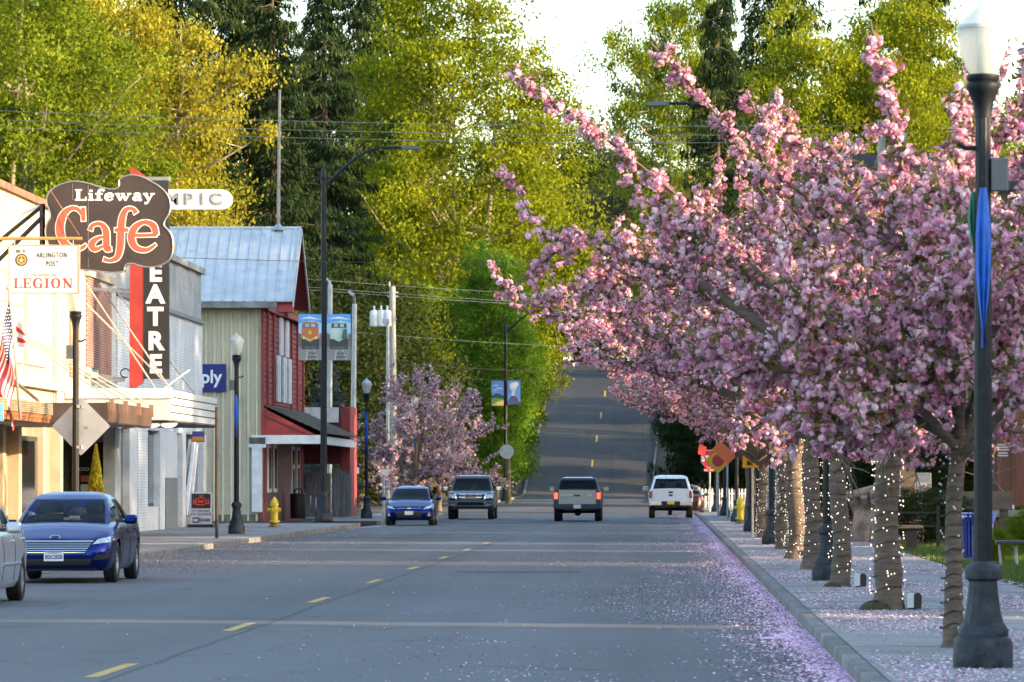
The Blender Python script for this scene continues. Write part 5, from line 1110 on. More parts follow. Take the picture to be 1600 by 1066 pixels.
# --- silver sedan at the left edge
SV = paint('silver_paint', (.5, .56, .64), .6, .3)
r, put, pj = car('silver_sedan', sedan(4.5, 1.7, 1.4, SV, rt=.3, arch=.345, rub=.52, spokes=8, handle_mat=SV, rim=mat('steel_cover', (.3, .31, .32), .4, .5)), (-9.53, 61.4, 0), 0, 'silver sedan cut by the picture edge, parked before the blue sedan')
for s in (-1, 1): put('headlight', [(s * .5, .56), (s * .8, .58), (s * .8, .68), (s * .5, .66)], LENS, d=.01)
put('grille', [(-.4, .56), (.4, .56), (.4, .64), (-.4, .64)], BLACK); put('bumper_strip', [(-.8, .42), (.8, .42), (.8, .47), (-.8, .47)], BLACK)
put('tail_light', [(.5, .7), (.78, .72), (.76, .84), (.5, .84)], TAIL, 1); put('tail_light', [(-.78, .72), (-.5, .7), (-.5, .84), (-.76, .84)], TAIL, 1)

# --- blue hatchback further on
r, put, pj = car('blue_hatchback', sedan(4.36, 1.82, 1.47, FB, glass=GLASSD, rings=[(.95, 1.15, 4.1, .74), (1.06, 1.4, 4.0, .715), (1.24, 1.72, 3.85, .665), (1.38, 2.0, 3.65, .6), (1.43, 2.2, 3.4, .53), (1.47, 2.5, 3.0, .37)]), (-9.45, 177, 0), 0, 'blue hatchback with dark windscreen parked facing the camera')
put('grille_slot', [(-.5, .62), (.5, .62), (.5, .66), (-.5, .66)], BLACK); put('grille_bar', [(-.46, .635), (.46, .635), (.46, .65), (-.46, .65)], CHROME, d=.014)
put('lower_intake', [(-.42, .3), (.42, .3), (.55, .54), (-.55, .54)], BLACK)
for s in (-1, 1):
    put('headlight', [(s * .5, .6), (s * .84, .66), (s * .86, .78), (s * .62, .7)], LENS, d=.012); put('fog_recess', [(s * .62, .32), (s * .84, .34), (s * .86, .5), (s * .72, .46)], BLACK)
    y = pj(s * .74, .4); fl = MB().lathe([(.045, 0), (.045, .02)], 12).build('fog_lamp', LENS, r); fl.rotation_euler = (R(90), 0, 0); fl.location = (s * .74, y - .01, .4)
y = pj(0, .64); MB().add([(p[0], y - .02, p[1]) for p in ell(0, .645, .08, .034, 14)], [tuple(range(14))]).build('badge', CHROME, r)
y = pj(0, .46) - .03; MB().box((-.155, y, .4), (.155, y + .012, .54)).build('number_plate', PLATE, r)

# --- pickups
PU_PROF = [(.94, 0), (.97, .1), (.99, .3), (1.0, .55), (1.0, .75), (.985, .9), (.965, .96), (.93, 1.0), (.7, 1.0), (.35, 1.0), (0, 1.0)]
def pickup(L, W, H, pnt, **k):
    d = dict(L=L, W=W, paint=pnt, wheels=(.95, L - 1.25), arch=.46, rt=.4, z0=.5, zf=.45, zr=.55, prof=PU_PROF, crown=.04, nose=.12, zn=.95, tail=.0,
             plan=[(0, .82), (.02, .88), (.05, .92), (.1, .95), (.2, .98), (.5, 1), (L - .3, 1), (L - .08, .98), (L, .95)],
             top=[(0, 1.05), (.06, 1.12), (.2, 1.17), (.8, 1.21), (1.5, 1.24), (3.6, 1.28), (L, 1.3)],
             rings=[(1.22, 1.45, 3.72, W * .455), (1.42, 1.78, 3.66, W * .435), (1.6, 2.05, 3.6, W * .41), (H - .13, 2.3, 3.52, W * .375), (H - .05, 2.45, 3.42, W * .345), (H, 2.8, 3.1, W * .25)],
             vroof=.57, pillars=[(0, .05), (.5, .56), (.92, .97)], seats=(2.4,), mirror=(1.75, 1.22, .24, .2), ww=.27, rwv=.08, glass=GLASSD, seams=(1.6, 2.7, 3.65), handles=((2.5, 1.1), (3.4, 1.1)), bow=.08, rbow=.02)
    d.update(k); return d
GY = paint('graphite_paint', (.035, .04, .046), .6, .3)
r, put, pj = car('grey_pickup', pickup(5.85, 2.03, 1.93, GY, mirror_mat=CHROME, rim=CHROME), (at(735, 0, 207).x, 207, 0), 0, 'dark grey pickup with big chrome grille facing the camera', 'pickup')
put('grille_frame', [(-.62, .76), (.62, .76), (.72, 1.14), (-.72, 1.14)], CHROME, d=.02); put('grille', [(-.54, .8), (.54, .8), (.63, 1.1), (-.63, 1.1)], BLACK, d=.03)
for z in (.84, .95, 1.06): put('grille_bar', [(-.5, z), (.5, z), (.5, z + .02), (-.5, z + .02)], CHROME, d=.04, nv=1)
put('grille_bar', [(-.4, .875), (.4, .875), (.4, .925), (-.4, .925)], CHROME, d=.045, nv=1)
y = pj(0, .99) - .06; text('badge', 'GMC', .2, mat('badge_red', (.5, .03, .03), .3), r, (0, y, .995), ext=.01, bold=.008)
for s in (-1, 1):
    put('headlight', [(s * .7, .92), (s * .95, .93), (s * .95, 1.1), (s * .72, 1.1)], LENS, d=.02); put('fog_lamp', [(s * .68, .6), (s * .93, .6), (s * .93, .68), (s * .68, .66)], LENS, d=.1)
put('bumper', [(-.98, .56), (.98, .56), (.98, .82), (-.98, .82)], CHROME, d=.08); put('bumper_recess', [(-.6, .6), (.6, .6), (.55, .74), (-.55, .74)], BLACK, d=.09); put('skid_plate', [(-.8, .44), (.8, .44), (.9, .56), (-.9, .56)], BLACK, d=.06)
MB().box((-.25, .9, 1.24), (.25, 1.5, 1.28)).build('bonnet_bulge', GY, r, bevel=.015)
# pickups seen from behind
NB = paint('navy_paint', (.012, .018, .045), .4); SG = paint('tailgate_silver', (.3, .3, .29), .5, .35)
P_ = pickup(5.6, 1.98, 1.83, NB, mirror_mat=NB)
r, put, pj = car('navy_pickup', P_, (at(902, 0, 196).x, 196 + 5.6, 0), math.pi, 'navy pickup with silver tailgate driving away, brake lights lit', 'pickup')
put('tailgate', [(-.76, .72), (.76, .72), (.76, 1.29), (-.76, 1.29)], SG, 1, .015)
for s in (-1, 1): put('tail_light', [(s * .8, .92), (s * .95, .92), (s * .95, 1.18), (s * .8, 1.18)], BRAKE, 1, .012)
MB().box((-.12, 5.6 + .01, 1.03), (.12, 5.64, 1.1)).build('tailgate_handle', BLACK, r, bevel=.02)
text('lettering', 'DODGE', .1, flat((.7, .7, .7)), r, (.45, 5.64, 1.08), (R(90), 0, R(180)), bold=.003, xs=1.3); text('lettering', '4X4', .1, flat((.7, .7, .7)), r, (-.5, 5.64, 1.08), (R(90), 0, R(180)), bold=.003, xs=1.3)
MB().box((-.97, 5.55, .5), (.97, 5.72, .72)).build('bumper', NB, r, bevel=.03); MB().box((-.155, 5.721, .54), (.155, 5.73, .69)).build('number_plate', PLATE, r)
MB().tube([(-.8, 4.35, .4), (.8, 4.35, .4)], .07, 8).build('rear_axle', BLACK, r); MB().sph((0, 4.35, .38), .16).build('differential', BLACK, r)
WPNT = paint('white_paint_car', (.62, .68, .76), .1, .3)
r, put, pj = car('white_pickup', pickup(5.8, 2.0, 1.93, WPNT, mirror_mat=WPNT), (at(1048, 0, 214).x, 214 + 5.8, 0), math.pi, 'white pickup parked at the kerb seen from behind', 'pickup')
put('tailgate', [(-.78, .76), (.78, .76), (.78, 1.3), (-.78, 1.3)], WPNT, 1, .02)
for s in (-1, 1): put('tail_light', [(s * .83, .9), (s * .97, .9), (s * .97, 1.2), (s * .83, 1.22)], TAIL, 1, .012); MB().box((s * .4, 5.76, .56), (s * .98, 5.92, .76)).build('bumper', CHROME, r, bevel=.03)
MB().box((-.4, 5.76, .56), (.4, 5.9, .76)).build('bumper_step', BLACK, r); MB().box((-.16, 5.901, .62), (.16, 5.91, .77)).build('number_plate', flat((.75, .5, .03)), r); MB().box((-.1, 5.81, 1.12), (.1, 5.83, 1.2)).build('tailgate_handle', BLACK, r)
MB().add([(p[0], 5.83, p[1]) for p in ell(0, 1.03, .1, .045, 14)], [tuple(range(14))]).build('badge', flat((.02, .03, .12)), r)
MB().tube([(-.8, 4.5, .4), (.8, 4.5, .4)], .07, 8).build('rear_axle', BLACK, r)
# cars glimpsed further off
r, put, pj = car('maroon_car', sedan(4.6, 1.8, 1.5, paint('maroon', (.02, .005, .008))), (at(1078, 0, 236).x - .2, 233 + 4.6, 0), math.pi, 'dark maroon car hidden before the white pickup'); put('tail_light', [(-.85, .75), (-.62, .75), (-.62, .9), (-.85, .9)], TAIL, 1); put('tail_light', [(.62, .75), (.85, .75), (.85, .9), (.62, .9)], TAIL, 1)
r, put, pj = car('silver_hatchback', sedan(4.2, 1.75, 1.5, paint('pale_silver', (.45, .52, .58), .4)), (at(575, 0, 236).x - 2.1, 236, 0), R(72), 'pale silver car in the lot behind the lamp posts'); put('headlight', [(.5, .62), (.8, .66), (.8, .76), (.5, .72)], LENS); put('headlight', [(-.8, .66), (-.5, .62), (-.5, .72), (-.8, .76)], LENS)
r, put, pj = car('red_car', sedan(4.3, 1.75, 1.45, paint('dark_red', (.09, .012, .02))), (at(546, 0, 240).x - 3.4, 242, 0), R(80), 'dark red car behind the grey plank gate'); put('tail_light', [(.5, .7), (.8, .7), (.8, .82), (.5, .82)], TAIL, 1)
# ------------------------------------------------------------------ the little park by the pavement
WOODB = mat('brown_boards', (.2, .07, .035), .6, var=.25, scale=2, stretch=(4, 4, .4)); WOODL = mat('bench_wood', (.36, .22, .11), .6, var=.2, scale=4); TIMB = mat('old_timber', (.14, .1, .075), .85, var=.25, scale=3, stretch=(.5, 3, 3))
kx = at(1553, 0, 118).x
k_ = empty('notice_kiosk', (kx + .8, 118, .1), label='brown wooden park kiosk on a stone and brick plinth', cat='kiosk', world_verts=True)
zb, zt = at(0, 790, 118).z, at(0, 630, 118).z
for i in range(6): box('board', (kx + .06 + i * .4, 118, zb), (kx + .06 + i * .4 + .385, 118.06, zt), WOODB, k_, bevel=.008)
box('frame_post', (kx - .05, 117.95, .35), (kx + .055, 118.1, zt + .1), mat('frame_brown', (.06, .045, .04), .6), k_)
box('batten', (kx + .44, 117.97, zb), (kx + .475, 117.999, zt), WOODB, k_)
box('stone_cap', (kx - .05, 117.6, at(0, 808, 118).z), (kx + 3, 118.5, at(0, 797, 118).z), mat('pale_stone', (.42, .36, .28), .8, var=.12), k_)
BR2 = brick_mat('plinth_brick', (.2, .1, .06), (.16, .08, .05), (.14, .1, .08), 'XZ'); box('plinth', (kx + .02, 117.7, .05), (kx + 3, 118.4, at(0, 808, 118).z - .002), BR2, k_)
for zz, w in ((695, .3), (699, .38), (703, .3), (708, .22), (712, .26)): p = at(1567, zz, 118); box('lettering', (p.x - w / 2, 117.985, p.z - .018), (p.x + w / 2, 117.998, p.z + .018), flat((.6, .55, .5)), k_)
box('light', (kx + .32, 117.95, at(0, 796, 118).z), (kx + .5, 118.05, at(0, 789, 118).z), WHITE, k_)
# park name beam
pb = empty('park_sign', (6.9, 116, .1), label='long timber park name sign behind the dark shrub', cat='sign', world_verts=True)
a = at(1442, 796, 116); b = at(1556, 768, 116); box('beam', (a.x, 116, a.z), (b.x + .4, 116.25, b.z), mat('sign_timber', (.2, .14, .1), .8, var=.2, scale=2), pb)
box('leg', (a.x + .1, 116.02, .05), (a.x + .3, 116.2, a.z - .002), TIMB, pb); box('leg', (b.x + .1, 116.02, .05), (b.x + .3, 116.2, a.z - .002), TIMB, pb)
t = text('lettering', 'Legion Park', .31, flat((.035, .022, .015)), pb, (at(1449, 0, 116).x, 115.98, (a.z + b.z) / 2 - .02), align='LEFT', ext=.015, bold=.004, xs=.86); t.data.shear = .25
p = at(1430, 0, 115)
for i, (px, w, z1, m_) in enumerate(((1404, .1, 1.9, WHITE), (1418, .38, 2.0, TIMB), (1432, .5, 1.5, mat('grey_cabinet', (.22, .24, .26), .5)), (1442, .42, 1.75, mat('grey_cabinet2', (.14, .16, .19), .5)))):
    q = at(px, 0, 120 + i); c = empty('post' if i < 2 else 'utility_cabinet', (q.x, 120 + i, .1), label=('thin white post beside the park sign', 'thick timber post beside the park sign', 'pale grey utility cabinet behind the shrub', 'taller slate utility cabinet behind the shrub')[i], cat='post' if i < 2 else 'cabinet')
    MB().box((-w / 2, -.15 if i > 1 else -w / 2, 0), (w / 2, .15 if i > 1 else w / 2, z1)).build('body', m_, c, bevel=.015)
    if i > 1: MB().box((-w / 2 + .05, -.17, .2), (w / 2 - .05, -.151, z1 - .1)).build('door', m_, c, bevel=.006)
    else: MB().box((-w / 2 - .02, -w / 2 - .02, z1), (w / 2 + .02, w / 2 + .02, z1 + .05)).build('cap', m_, c)
# bench
q = at(1424, 0, 104); bn = empty('bench', (q.x, 104, .1), label='backless wooden bench on the lawn edge', cat='bench')
for i in range(3): MB().box((-.75, -.2 + i * .14, .5), (.25, -.2 + i * .14 + .125, .57)).build('seat_board', WOODL, bn, bevel=.01)
for x in (-.6, .0): MB().box((x - .12, -.12, 0), (x + .12, .12, .499)).build('leg', mat('leg_brown', (.07, .04, .025), .7), bn, bevel=.01)
# little metal table and blue slatted bin
q = at(1582, 0, 84); tb = empty('side_table', (q.x, 84, .1), label='small dark table with pale thin legs on the lawn', cat='table')
MB().box((-.3, -.2, .42), (.25, .2, .48)).build('top', mat('slate_top', (.06, .055, .06), .5), tb, bevel=.012)
for x in (-.2, .08): MB().tube([(x, -.12, 0), (x - .03, 0, .42)], .025, 6).build('leg', mat('pale_leg', (.4, .36, .36), .5), tb); MB().tube([(x, .12, 0), (x - .03, 0, .42)], .025, 6).build('leg', mat('pale_leg', (.4, .36, .36)), tb)
q = at(1528, 0, 90); bb = empty('slatted_bin', (q.x, 90, .1), label='blue slatted litter bin behind the nearest lamp', cat='bin'); BLU = mat('bin_blue', (.015, .05, .3), .45, var=.1)
MB().lathe([(.24, .05), (.24, .85)], 20).build('liner', mat('bin_liner', (.01, .015, .04), .7), bb)
for i in range(22):
    a = 6.2832 * i / 22; d = (math.cos(a), math.sin(a)); MB().tube([(d[0] * .26, d[1] * .26, .03), (d[0] * .27, d[1] * .27, .7), (d[0] * .33, d[1] * .33, .93)], .022, 5).build('slat', BLU, bb)
for z, rr in ((.06, .275), (.9, .335)): MB().tube([(rr * math.cos(t), rr * math.sin(t), z) for t in np.linspace(0, 6.2832, 25)], .018, 6).build('hoop', BLU, bb)
# driftwood sculpture
q = at(1352, 0, 118); dw = empty('driftwood_stump', (q.x, 118, .1), label='twisted grey driftwood root standing on the grass', cat='driftwood'); DW = mat('driftwood', (.3, .22, .17), .9, var=.3, scale=3, bump=.5, bscale=8)
random.seed(5)
for i in range(7):
    a = i * .9; pts = [(.25 * math.cos(a), .2 * math.sin(a), -.05), (.18 * math.cos(a + .4), .15 * math.sin(a), .45), (.22 * math.cos(a + 1.1), .15, .85), (.35 * math.cos(a + 1.3) - .1, .2 * math.sin(a), 1.05 + .12 * (i % 3))]
    MB().tube([tuple(p) for p in catmull(pts, 4)], list(np.linspace(.17, .1, 13)), 7).build('root', DW, dw, smooth=60)
MB().tube([(-.5, 0, 1.15), (-.15, .05, 1.22), (.2, 0, 1.32), (.42, 0, 1.42)], [.09, .13, .12, .07], 7).build('top_limb', DW, dw, smooth=60)
# low black fence post line
for i, px in enumerate((1466,)):
    q = at(px, 0, 108); c = empty('fence_post', (q.x, 108, .1), label='thin black fence post before the dark shrub', cat='post'); MB().box((-.035, -.035, 0), (.035, .035, .98)).build('post', BLACK, c); MB().box((-.9, -.012, .8), (.034, .012, .84)).build('rail', BLACK, c); MB().box((-.9, -.012, .5), (-.036, .012, .53)).build('rail', BLACK, c)
# small spotlights at the foot of the cherries
def spot(x, y, i, lab):
    e = empty('ground_spotlight', (x, y, .132), label=lab, cat='spotlight', group='spotlights at the cherry trunks')
    e.scale = (.7, .7, .75)
    MB().box((-.02, -.06, .02), (.1, .06, .25)).build('white_face', flat((.6, .62, .62)), e, bevel=.01); MB().prism([(.1, .0), (.22, .0), (.23, .2), (.2, .25), (.14, .26), (.1, .22)], .13, (0, 2), (0, -.065, 0)).build('body', BLACK, e, bevel=.01)
    MB().box((0, -.02, 0), (.12, .02, .05)).build('spike', BLACK, e)
spot(2.82, 55.4, 0, 'ground spotlight beside the mossy cherry foot'); spot(2.68, 67.2, 1, 'ground spotlight beside the slim lit cherry trunk'); spot(2.62, 42.5, 2, 'ground spotlight beside the nearest cherry trunk'); spot(2.75, 91.8, 3, 'ground spotlight beside the sunlit orange trunk')

# grey and brick house behind the crowns
H = empty('brick_house', (11, 190, 0), label='grey sided and brick house with flat roofs behind the cherries', cat='house', world_verts=True)
SID = mat('grey_siding', (.27, .28, .28), .6, var=.08, scale=1); DKR = brick_mat('dark_brick', (.1, .035, .03), (.08, .03, .026), (.07, .05, .045), 'XZ')
FAS = mat('dark_fascia', (.05, .052, .058), .5, var=.1)
zt1, zt2, zt3 = at(0, 250, 180).z, at(0, 298, 180).z, at(0, 330, 180).z
box('wall', (6.6, 180.4, 3.4), (24, 198, zt2), SID, H); box('ground_floor', (5.6, 180.0, .1), (24, 197, 3.4), DKR, H)
for i in range(22): 
    z = zt3 - i * .3
    if z > 3.6: MB().add([(6.6, 180.399, z), (16, 180.399, z), (16, 180.36, z - .29), (6.6, 180.36, z - .29)], [(0, 1, 2, 3)]).build('siding_board', SID, H)
rf = box('roof', (5.4, 179.6, zt2), (24, 199, zt2 + .9), FAS, H); box('fascia', (5.3, 179.5, zt2 + .6), (24, 179.59, zt2 + .95), FAS, rf)
box('upper_block', (6.0, 183, zt2 + .9), (10.2, 196, zt1), FAS, H); box('roof_edge', (5.9, 182.6, zt1), (10.35, 196.4, zt1 + .45), FAS, H)
box('side_wing', (4.3, 200.5, .1), (6.5, 210, 3.2), mat('pale_siding', (.4, .42, .43), .6, var=.08), H)
w_ = box('window', (5.0, 200.42, 1.0), (5.8, 200.49, 2.2), WHITE, H); box('pane', (5.1, 200.4, 1.1), (5.7, 200.419, 2.1), DARKGL, w_)
wl_ = empty('wall_lantern', at(1204, 722, 197), label='small lit lantern by the house corner', cat='lantern', world_verts=False)
MB().lathe([(.16, .12), (.2, .06), (.1, .2), (.03, .26)], 10).build('cap', BLACK, wl_); MB().lathe([(.09, -.16), (.17, .0), (.16, .06)], 10).build('bulb', mat('lit_lantern', (.8, .8, .75), .4, emit=(1, .9, .75), estr=1.6, var=0), wl_); MB().tube([(0, 0, .1), (.0, 2.6, .1), (0, 3.0, .1)], .03, 6).build('bracket', BLACK, wl_)
# ------------------------------------------------------------------ trees
BARK = mat('cherry_bark', (.16, .115, .085), .85, col2=(.07, .05, .04), scale=5, bump=.6, bscale=10, stretch=(1, 1, 5), dirt=((.1, .11, .035), 2.0, .58, .8))
BARKD = mat('dark_bark', (.1, .075, .055), .9, var=.3, scale=3, bump=.5, bscale=6, stretch=(3, 3, .5)); BARKP = mat('pale_bark', (.3, .25, .19), .9, var=.3, scale=2, stretch=(3, 3, .5))
BLOSSOM = mat('cherry_blossom', (.7, .35, .5), .8, spec=.15, transl=.42, tint=[(0, (.56, .19, .31)), (.3, (.77, .38, .51)), (.6, (.88, .57, .68)), (1, (.95, .81, .86))])
BRONZE = mat('bronze_leaf', (.15, .09, .03), .6, transl=.35, tint=[(0, (.06, .075, .015)), (.5, (.13, .12, .025)), (1, (.26, .1, .035))])
def nrm(v): return v / (np.linalg.norm(v) + 1e-9)
def cherry(seed, H, spread, fork, r0, nl, ns=9, ntw=4, whips=7, lean=(0, 0), low=0.0, extra=(), hang=(), lim=(0, 0), nf=5, npt=11, big=1.0):
    rg = np.random.default_rng(seed); br = MB(); tk = MB(); B = []
    top = np.array((lean[0], lean[1], fork))
    tp = [np.array((0, 0, -.05)), np.array((lean[0] * .2 + .02, lean[1] * .2, fork * .35)), np.array((lean[0] * .6 - .02, lean[1] * .6, fork * .7)), top]
    tp = catmull(tp, 5); rr = np.interp(np.linspace(0, 1, len(tp)), [0, .08, .3, 1], [r0 * 1.6, r0 * 1.15, r0, r0 * .92])
    tp = [p + np.array((math.sin(3.1 * p[2] + seed), math.cos(2.7 * p[2] + seed), 0)) * r0 * .22 * min(1, p[2] * 2) for p in tp]; top = tp[-1].copy(); rr = rr * (1 + rg.normal(0, .05, len(rr)))
    tk.tube([tuple(p) for p in tp], list(rr), 12)
    def run(o, d, L, n, bend, wob=.06):
        pts = [o.copy()]; d = nrm(d)
        for _ in range(n): d = nrm(d + np.array((0, 0, bend)) / n + rg.normal(0, wob, 3)); pts.append(pts[-1] + d * L / n)
        return pts
    def ok(p): return p[2] > lim[0] + lim[1] * math.hypot(p[0], p[1])
    def bloom(pts, a, sp=.105, keep=1.0):
        ph = rg.uniform(0, 9)
        for i in range(len(pts) - 1):
            l = np.linalg.norm(pts[i + 1] - pts[i]); k = max(1, int(round(l / sp)))
            for j in range(k):
                t = (i + j / k) / (len(pts) - 1)
                if t >= a and (pts[i][2] > 1.78 if hung[0] else ok(pts[i])) and (keep >= 1 or math.sin(ph + 26 * t) + rg.normal(0, .5) < 2 * keep - 1 + .35): B.append(pts[i] + (pts[i + 1] - pts[i]) * j / k + rg.normal(0, .035, 3))
    limbs = []; hung = [False]; nh = nl + len(hang)
    for i in range(nl):
        az = 6.2832 * (i + rg.uniform(-.25, .25)) / nl
        inner = i % 3 == 0
        reach = spread * (rg.uniform(.3, .55) if inner else rg.uniform(.78, 1.0)); ht = H * rg.uniform(.9, 1.0) if inner else fork + (H - fork) * rg.uniform(.48 - low, .88)
        zs_ = fork * rg.uniform(.86, 1.0); pts = []
        for t in np.linspace(0, 1, 9):
            rad = reach * t ** (1.1 if inner else .95); z = zs_ + (ht - zs_) * (1 - (1 - t) ** 1.5) - (0 if inner else .35 * t ** 3)
            pts.append(np.array((top[0] + math.cos(az) * rad, top[1] + math.sin(az) * rad, z)) + rg.normal(0, .05, 3) * t)
        br.tube([tuple(p) for p in pts], list(np.linspace(r0 * .62, .018, 9)), 7); limbs.append(pts); bloom(pts, .5)
    for a in hang:
        pts = [np.array(p) for p in catmull(a, 4)]; br.tube([tuple(p) for p in pts], list(np.linspace(r0 * .3, .012, len(pts))), 6); bloom(pts, .45); limbs.append(pts)
    for a, b_ in extra:
        pts = [np.array(p) for p in catmull(a, 4)]; br.tube([tuple(p) for p in pts], list(np.linspace(b_, .01, len(pts))), 6); bloom(pts, .3, .075, .9)
        for q in range(22):
            i2 = rg.integers(len(pts) // 3, len(pts) - 1); tw = run(pts[i2], nrm(pts[i2 + 1] - pts[i2]) * .5 + nrm(rg.normal(size=3)), rg.uniform(.12, .42) * (1.25 - i2 / len(pts)), 3, .2); br.tube([tuple(p) for p in tw], list(np.linspace(.008, .004, 4)), 4, cap=False); bloom(tw, .2)
    for li, pts in enumerate(limbs):
        hung[0] = nl <= li < nh
        for k in range(ns):
            t = .22 + .78 * (k + rg.uniform(0, 1)) / ns; i = min(len(pts) - 2, int(t * (len(pts) - 1))); o = pts[i] + (pts[i + 1] - pts[i]) * (t * (len(pts) - 1) - i)
            d = nrm(pts[i + 1] - pts[i]) * .55 + nrm(rg.normal(size=3)) * .85 + np.array((0, 0, .12 - low * .6)); L = rg.uniform(.6, 1.4) * (1.15 - .2 * t) * min(1, spread / 3.6)
            sb = run(o, d, L, 6, rg.uniform(-.35, .45))
            if not hung[0] and not ok(sb[-1]): d[2] = abs(d[2]) + .6; sb = run(o, d, L * .8, 6, .5)
            if not hung[0] and not ok(sb[-1]): continue
            br.tube([tuple(p) for p in sb], list(np.linspace(.02, .007, 7)), 5, cap=False); bloom(sb, .12)
            for q in range(ntw):
                i2 = rg.integers(1, 6); d2 = nrm(sb[i2] - sb[i2 - 1]) * .6 + nrm(rg.normal(size=3)) * .8
                tw = run(sb[i2], d2, rg.uniform(.2, .6), 4, rg.uniform(-.5, .3))
                if not hung[0] and not ok(tw[-1]): continue
                br.tube([tuple(p) for p in tw], list(np.linspace(.009, .004, 5)), 4, cap=False); bloom(tw, .1)
    hung[0] = False
    for w in range(whips):
        pts = limbs[rg.integers(0, nl)]; o = pts[rg.integers(5, 9)]; d = np.array((o[0] * .16 + rg.normal(0, .18), o[1] * .16 + rg.normal(0, .18), 1.0))
        wp = run(o, d, rg.uniform(.7, 1.6), 8, .0, .09); br.tube([tuple(p) for p in wp], list(np.linspace(.016, .005, 9)), 5, cap=False); bloom(wp, .05, .085, .78)
    B = np.array(B); nb = len(B)
    # blossoms: five double flowers to a cluster, eight petals each
    T = np.zeros((12, npt, 4, 3))
    for v in range(12):
        dd = rg.normal(size=(npt, 3)); dd /= np.linalg.norm(dd, axis=1)[:, None]
        u = np.cross(dd, rg.normal(size=(npt, 3))); u /= np.linalg.norm(u, axis=1)[:, None]; w = np.cross(dd, u)
        dd2 = dd * .6 + rg.normal(0, .3, (npt, 3)); c = dd * .021; u = u + dd * rg.uniform(-.7, .7, (npt, 1)); s = rg.uniform(.0125, .0185, (npt, 1)) * big
        T[v] = np.stack([c - u * s - w * s * .8, c + u * s - w * s, c + u * s * .8 + w * s, c - u * s + w * s * .8], 1)
    cent = np.repeat(B, nf, 0) + rg.normal(0, .034, (nb * nf, 3)) * np.array((1, 1, .9)); cent[:, 2] -= .02
    q = T[rg.integers(0, 12, nb * nf)] * rg.uniform(.65, 1.4, (nb * nf, 1, 1, 1)); rot = rand_rot(nb * nf, rg)
    q = np.einsum('nij,npkj->npki', rot, q) + cent[:, None, None, :]
    tint = np.clip(np.repeat(np.repeat(rg.normal(.5, .17, nb), nf) + rg.normal(0, .12, nb * nf), npt) + rg.normal(0, .12, nb * nf * npt), 0, 1)
    nlv = int(nb * 3.8); lc = B[rg.integers(0, nb, nlv)] + rg.normal(0, .06, (nlv, 3)); lc[:, 2] += .02
    lu = rg.normal(size=(nlv, 3)); lu /= np.linalg.norm(lu, axis=1)[:, None]; lw = np.cross(lu, rg.normal(size=(nlv, 3))); lw /= np.linalg.norm(lw, axis=1)[:, None]
    return tk, br, q.reshape(-1, 4, 3), tint, leaf_quads(lc, lu * rg.uniform(.04, .07, (nlv, 1)), lw * .022), np.clip(rg.normal(.5, .25, nlv), 0, 1)
def cherry_tree(args, loc, rz, label, blossom=BLOSSOM):
    tk, br, q, ti, lq, lt = cherry(**args)
    e = empty('cherry_tree', loc, rz, label, 'tree', 'pink cherry trees')
    tr = tk.build('trunk', BARK, e, smooth=60); br.build('branches', BARK, e, smooth=60)
    tag(quads_obj('crown', q, ti, blossom, e), kind='stuff'); tag(quads_obj('leaves', lq, lt, BRONZE, e), kind='stuff')
    return e
Z0 = .132
# long bare-stemmed whips that reach out over the street, in the tree's own space
T2X = dict(seed=21, H=5.6, spread=4.4, fork=2.25, r0=.15, nl=10, ns=11, whips=7, lim=(1.85, .42), hang=[[(0, -.1, 2.2), (-.6, -1.0, 2.8), (-1.0, -1.8, 2.6), (-1.2, -2.3, 2.15)], [(0, -.1, 2.2), (-.1, -1.2, 2.8), (0, -2.0, 2.5), (.1, -2.5, 2.0)], [(0, -.1, 2.2), (.4, -1.0, 2.8), (.7, -1.7, 2.5), (.9, -2.1, 2.0)]], extra=[
    ([(-.2, 0, 2.4), (-1.6, -.5, 4.0), (-3.0, -.8, 5.2), (-4.4, -1.0, 6.2)], .03), ([(-.1, 0, 2.6), (-1.2, 0, 4.3), (-1.9, -.2, 5.6), (-2.75, -.2, 6.55)], .026), ([(0, 0, 2.6), (-.6, -.4, 4.4), (-1.0, -.5, 5.3), (-1.35, -.6, 5.9)], .026)])
T1X = dict(seed=34, H=4.1, spread=2.3, fork=1.95, r0=.078, nl=8, ns=9, hang=[[(0, 0, 1.9), (-.4, -.2, 2.4), (-.9, -.4, 2.25), (-1.2, -.5, 1.85)], [(0, 0, 1.9), (-.3, .3, 2.5), (-.75, .5, 2.3), (-.95, .6, 1.9)], [(0, 0, 1.9), (-.2, -.3, 2.3), (-.5, -.5, 2.2), (-.7, -.6, 1.9)]], whips=5, low=.12, lim=(1.75, .25), lean=(.06, 0), extra=[([(.1, 0, 2.0), (-.2, .2, 3.4), (-.5, .2, 4.6), (-.72, .2, 5.6)], .02), ([(.1, 0, 2.0), (.15, .3, 3.6), (.08, .3, 4.4), (.12, .3, 5.05)], .02), ([(.1, 0, 2.0), (.6, .4, 3.4), (.75, .5, 4.6), (.8, .5, 5.6)], .02)])
T3X = dict(seed=45, H=5.75, spread=4.7, fork=2.2, r0=.125, nl=12, ns=13, lim=(1.8, .46), whips=4, low=.1)
T5X = dict(seed=58, H=5.7, spread=4.6, fork=2.3, r0=.17, nl=12, ns=13, lim=(1.8, .46), whips=4, low=.12)
t1 = cherry_tree(T1X, (2.56, 42.6, Z0), 0, 'nearest slim cherry tree beside the big lamp, its string lights unlit')
t2 = cherry_tree(T2X, (2.59, 55.5, Z0), 0, 'second cherry tree with mossy foot and lit string lights')
t3 = cherry_tree(T3X, (2.47, 67.4, Z0), .6, 'third cherry tree with a slim straight lit trunk')
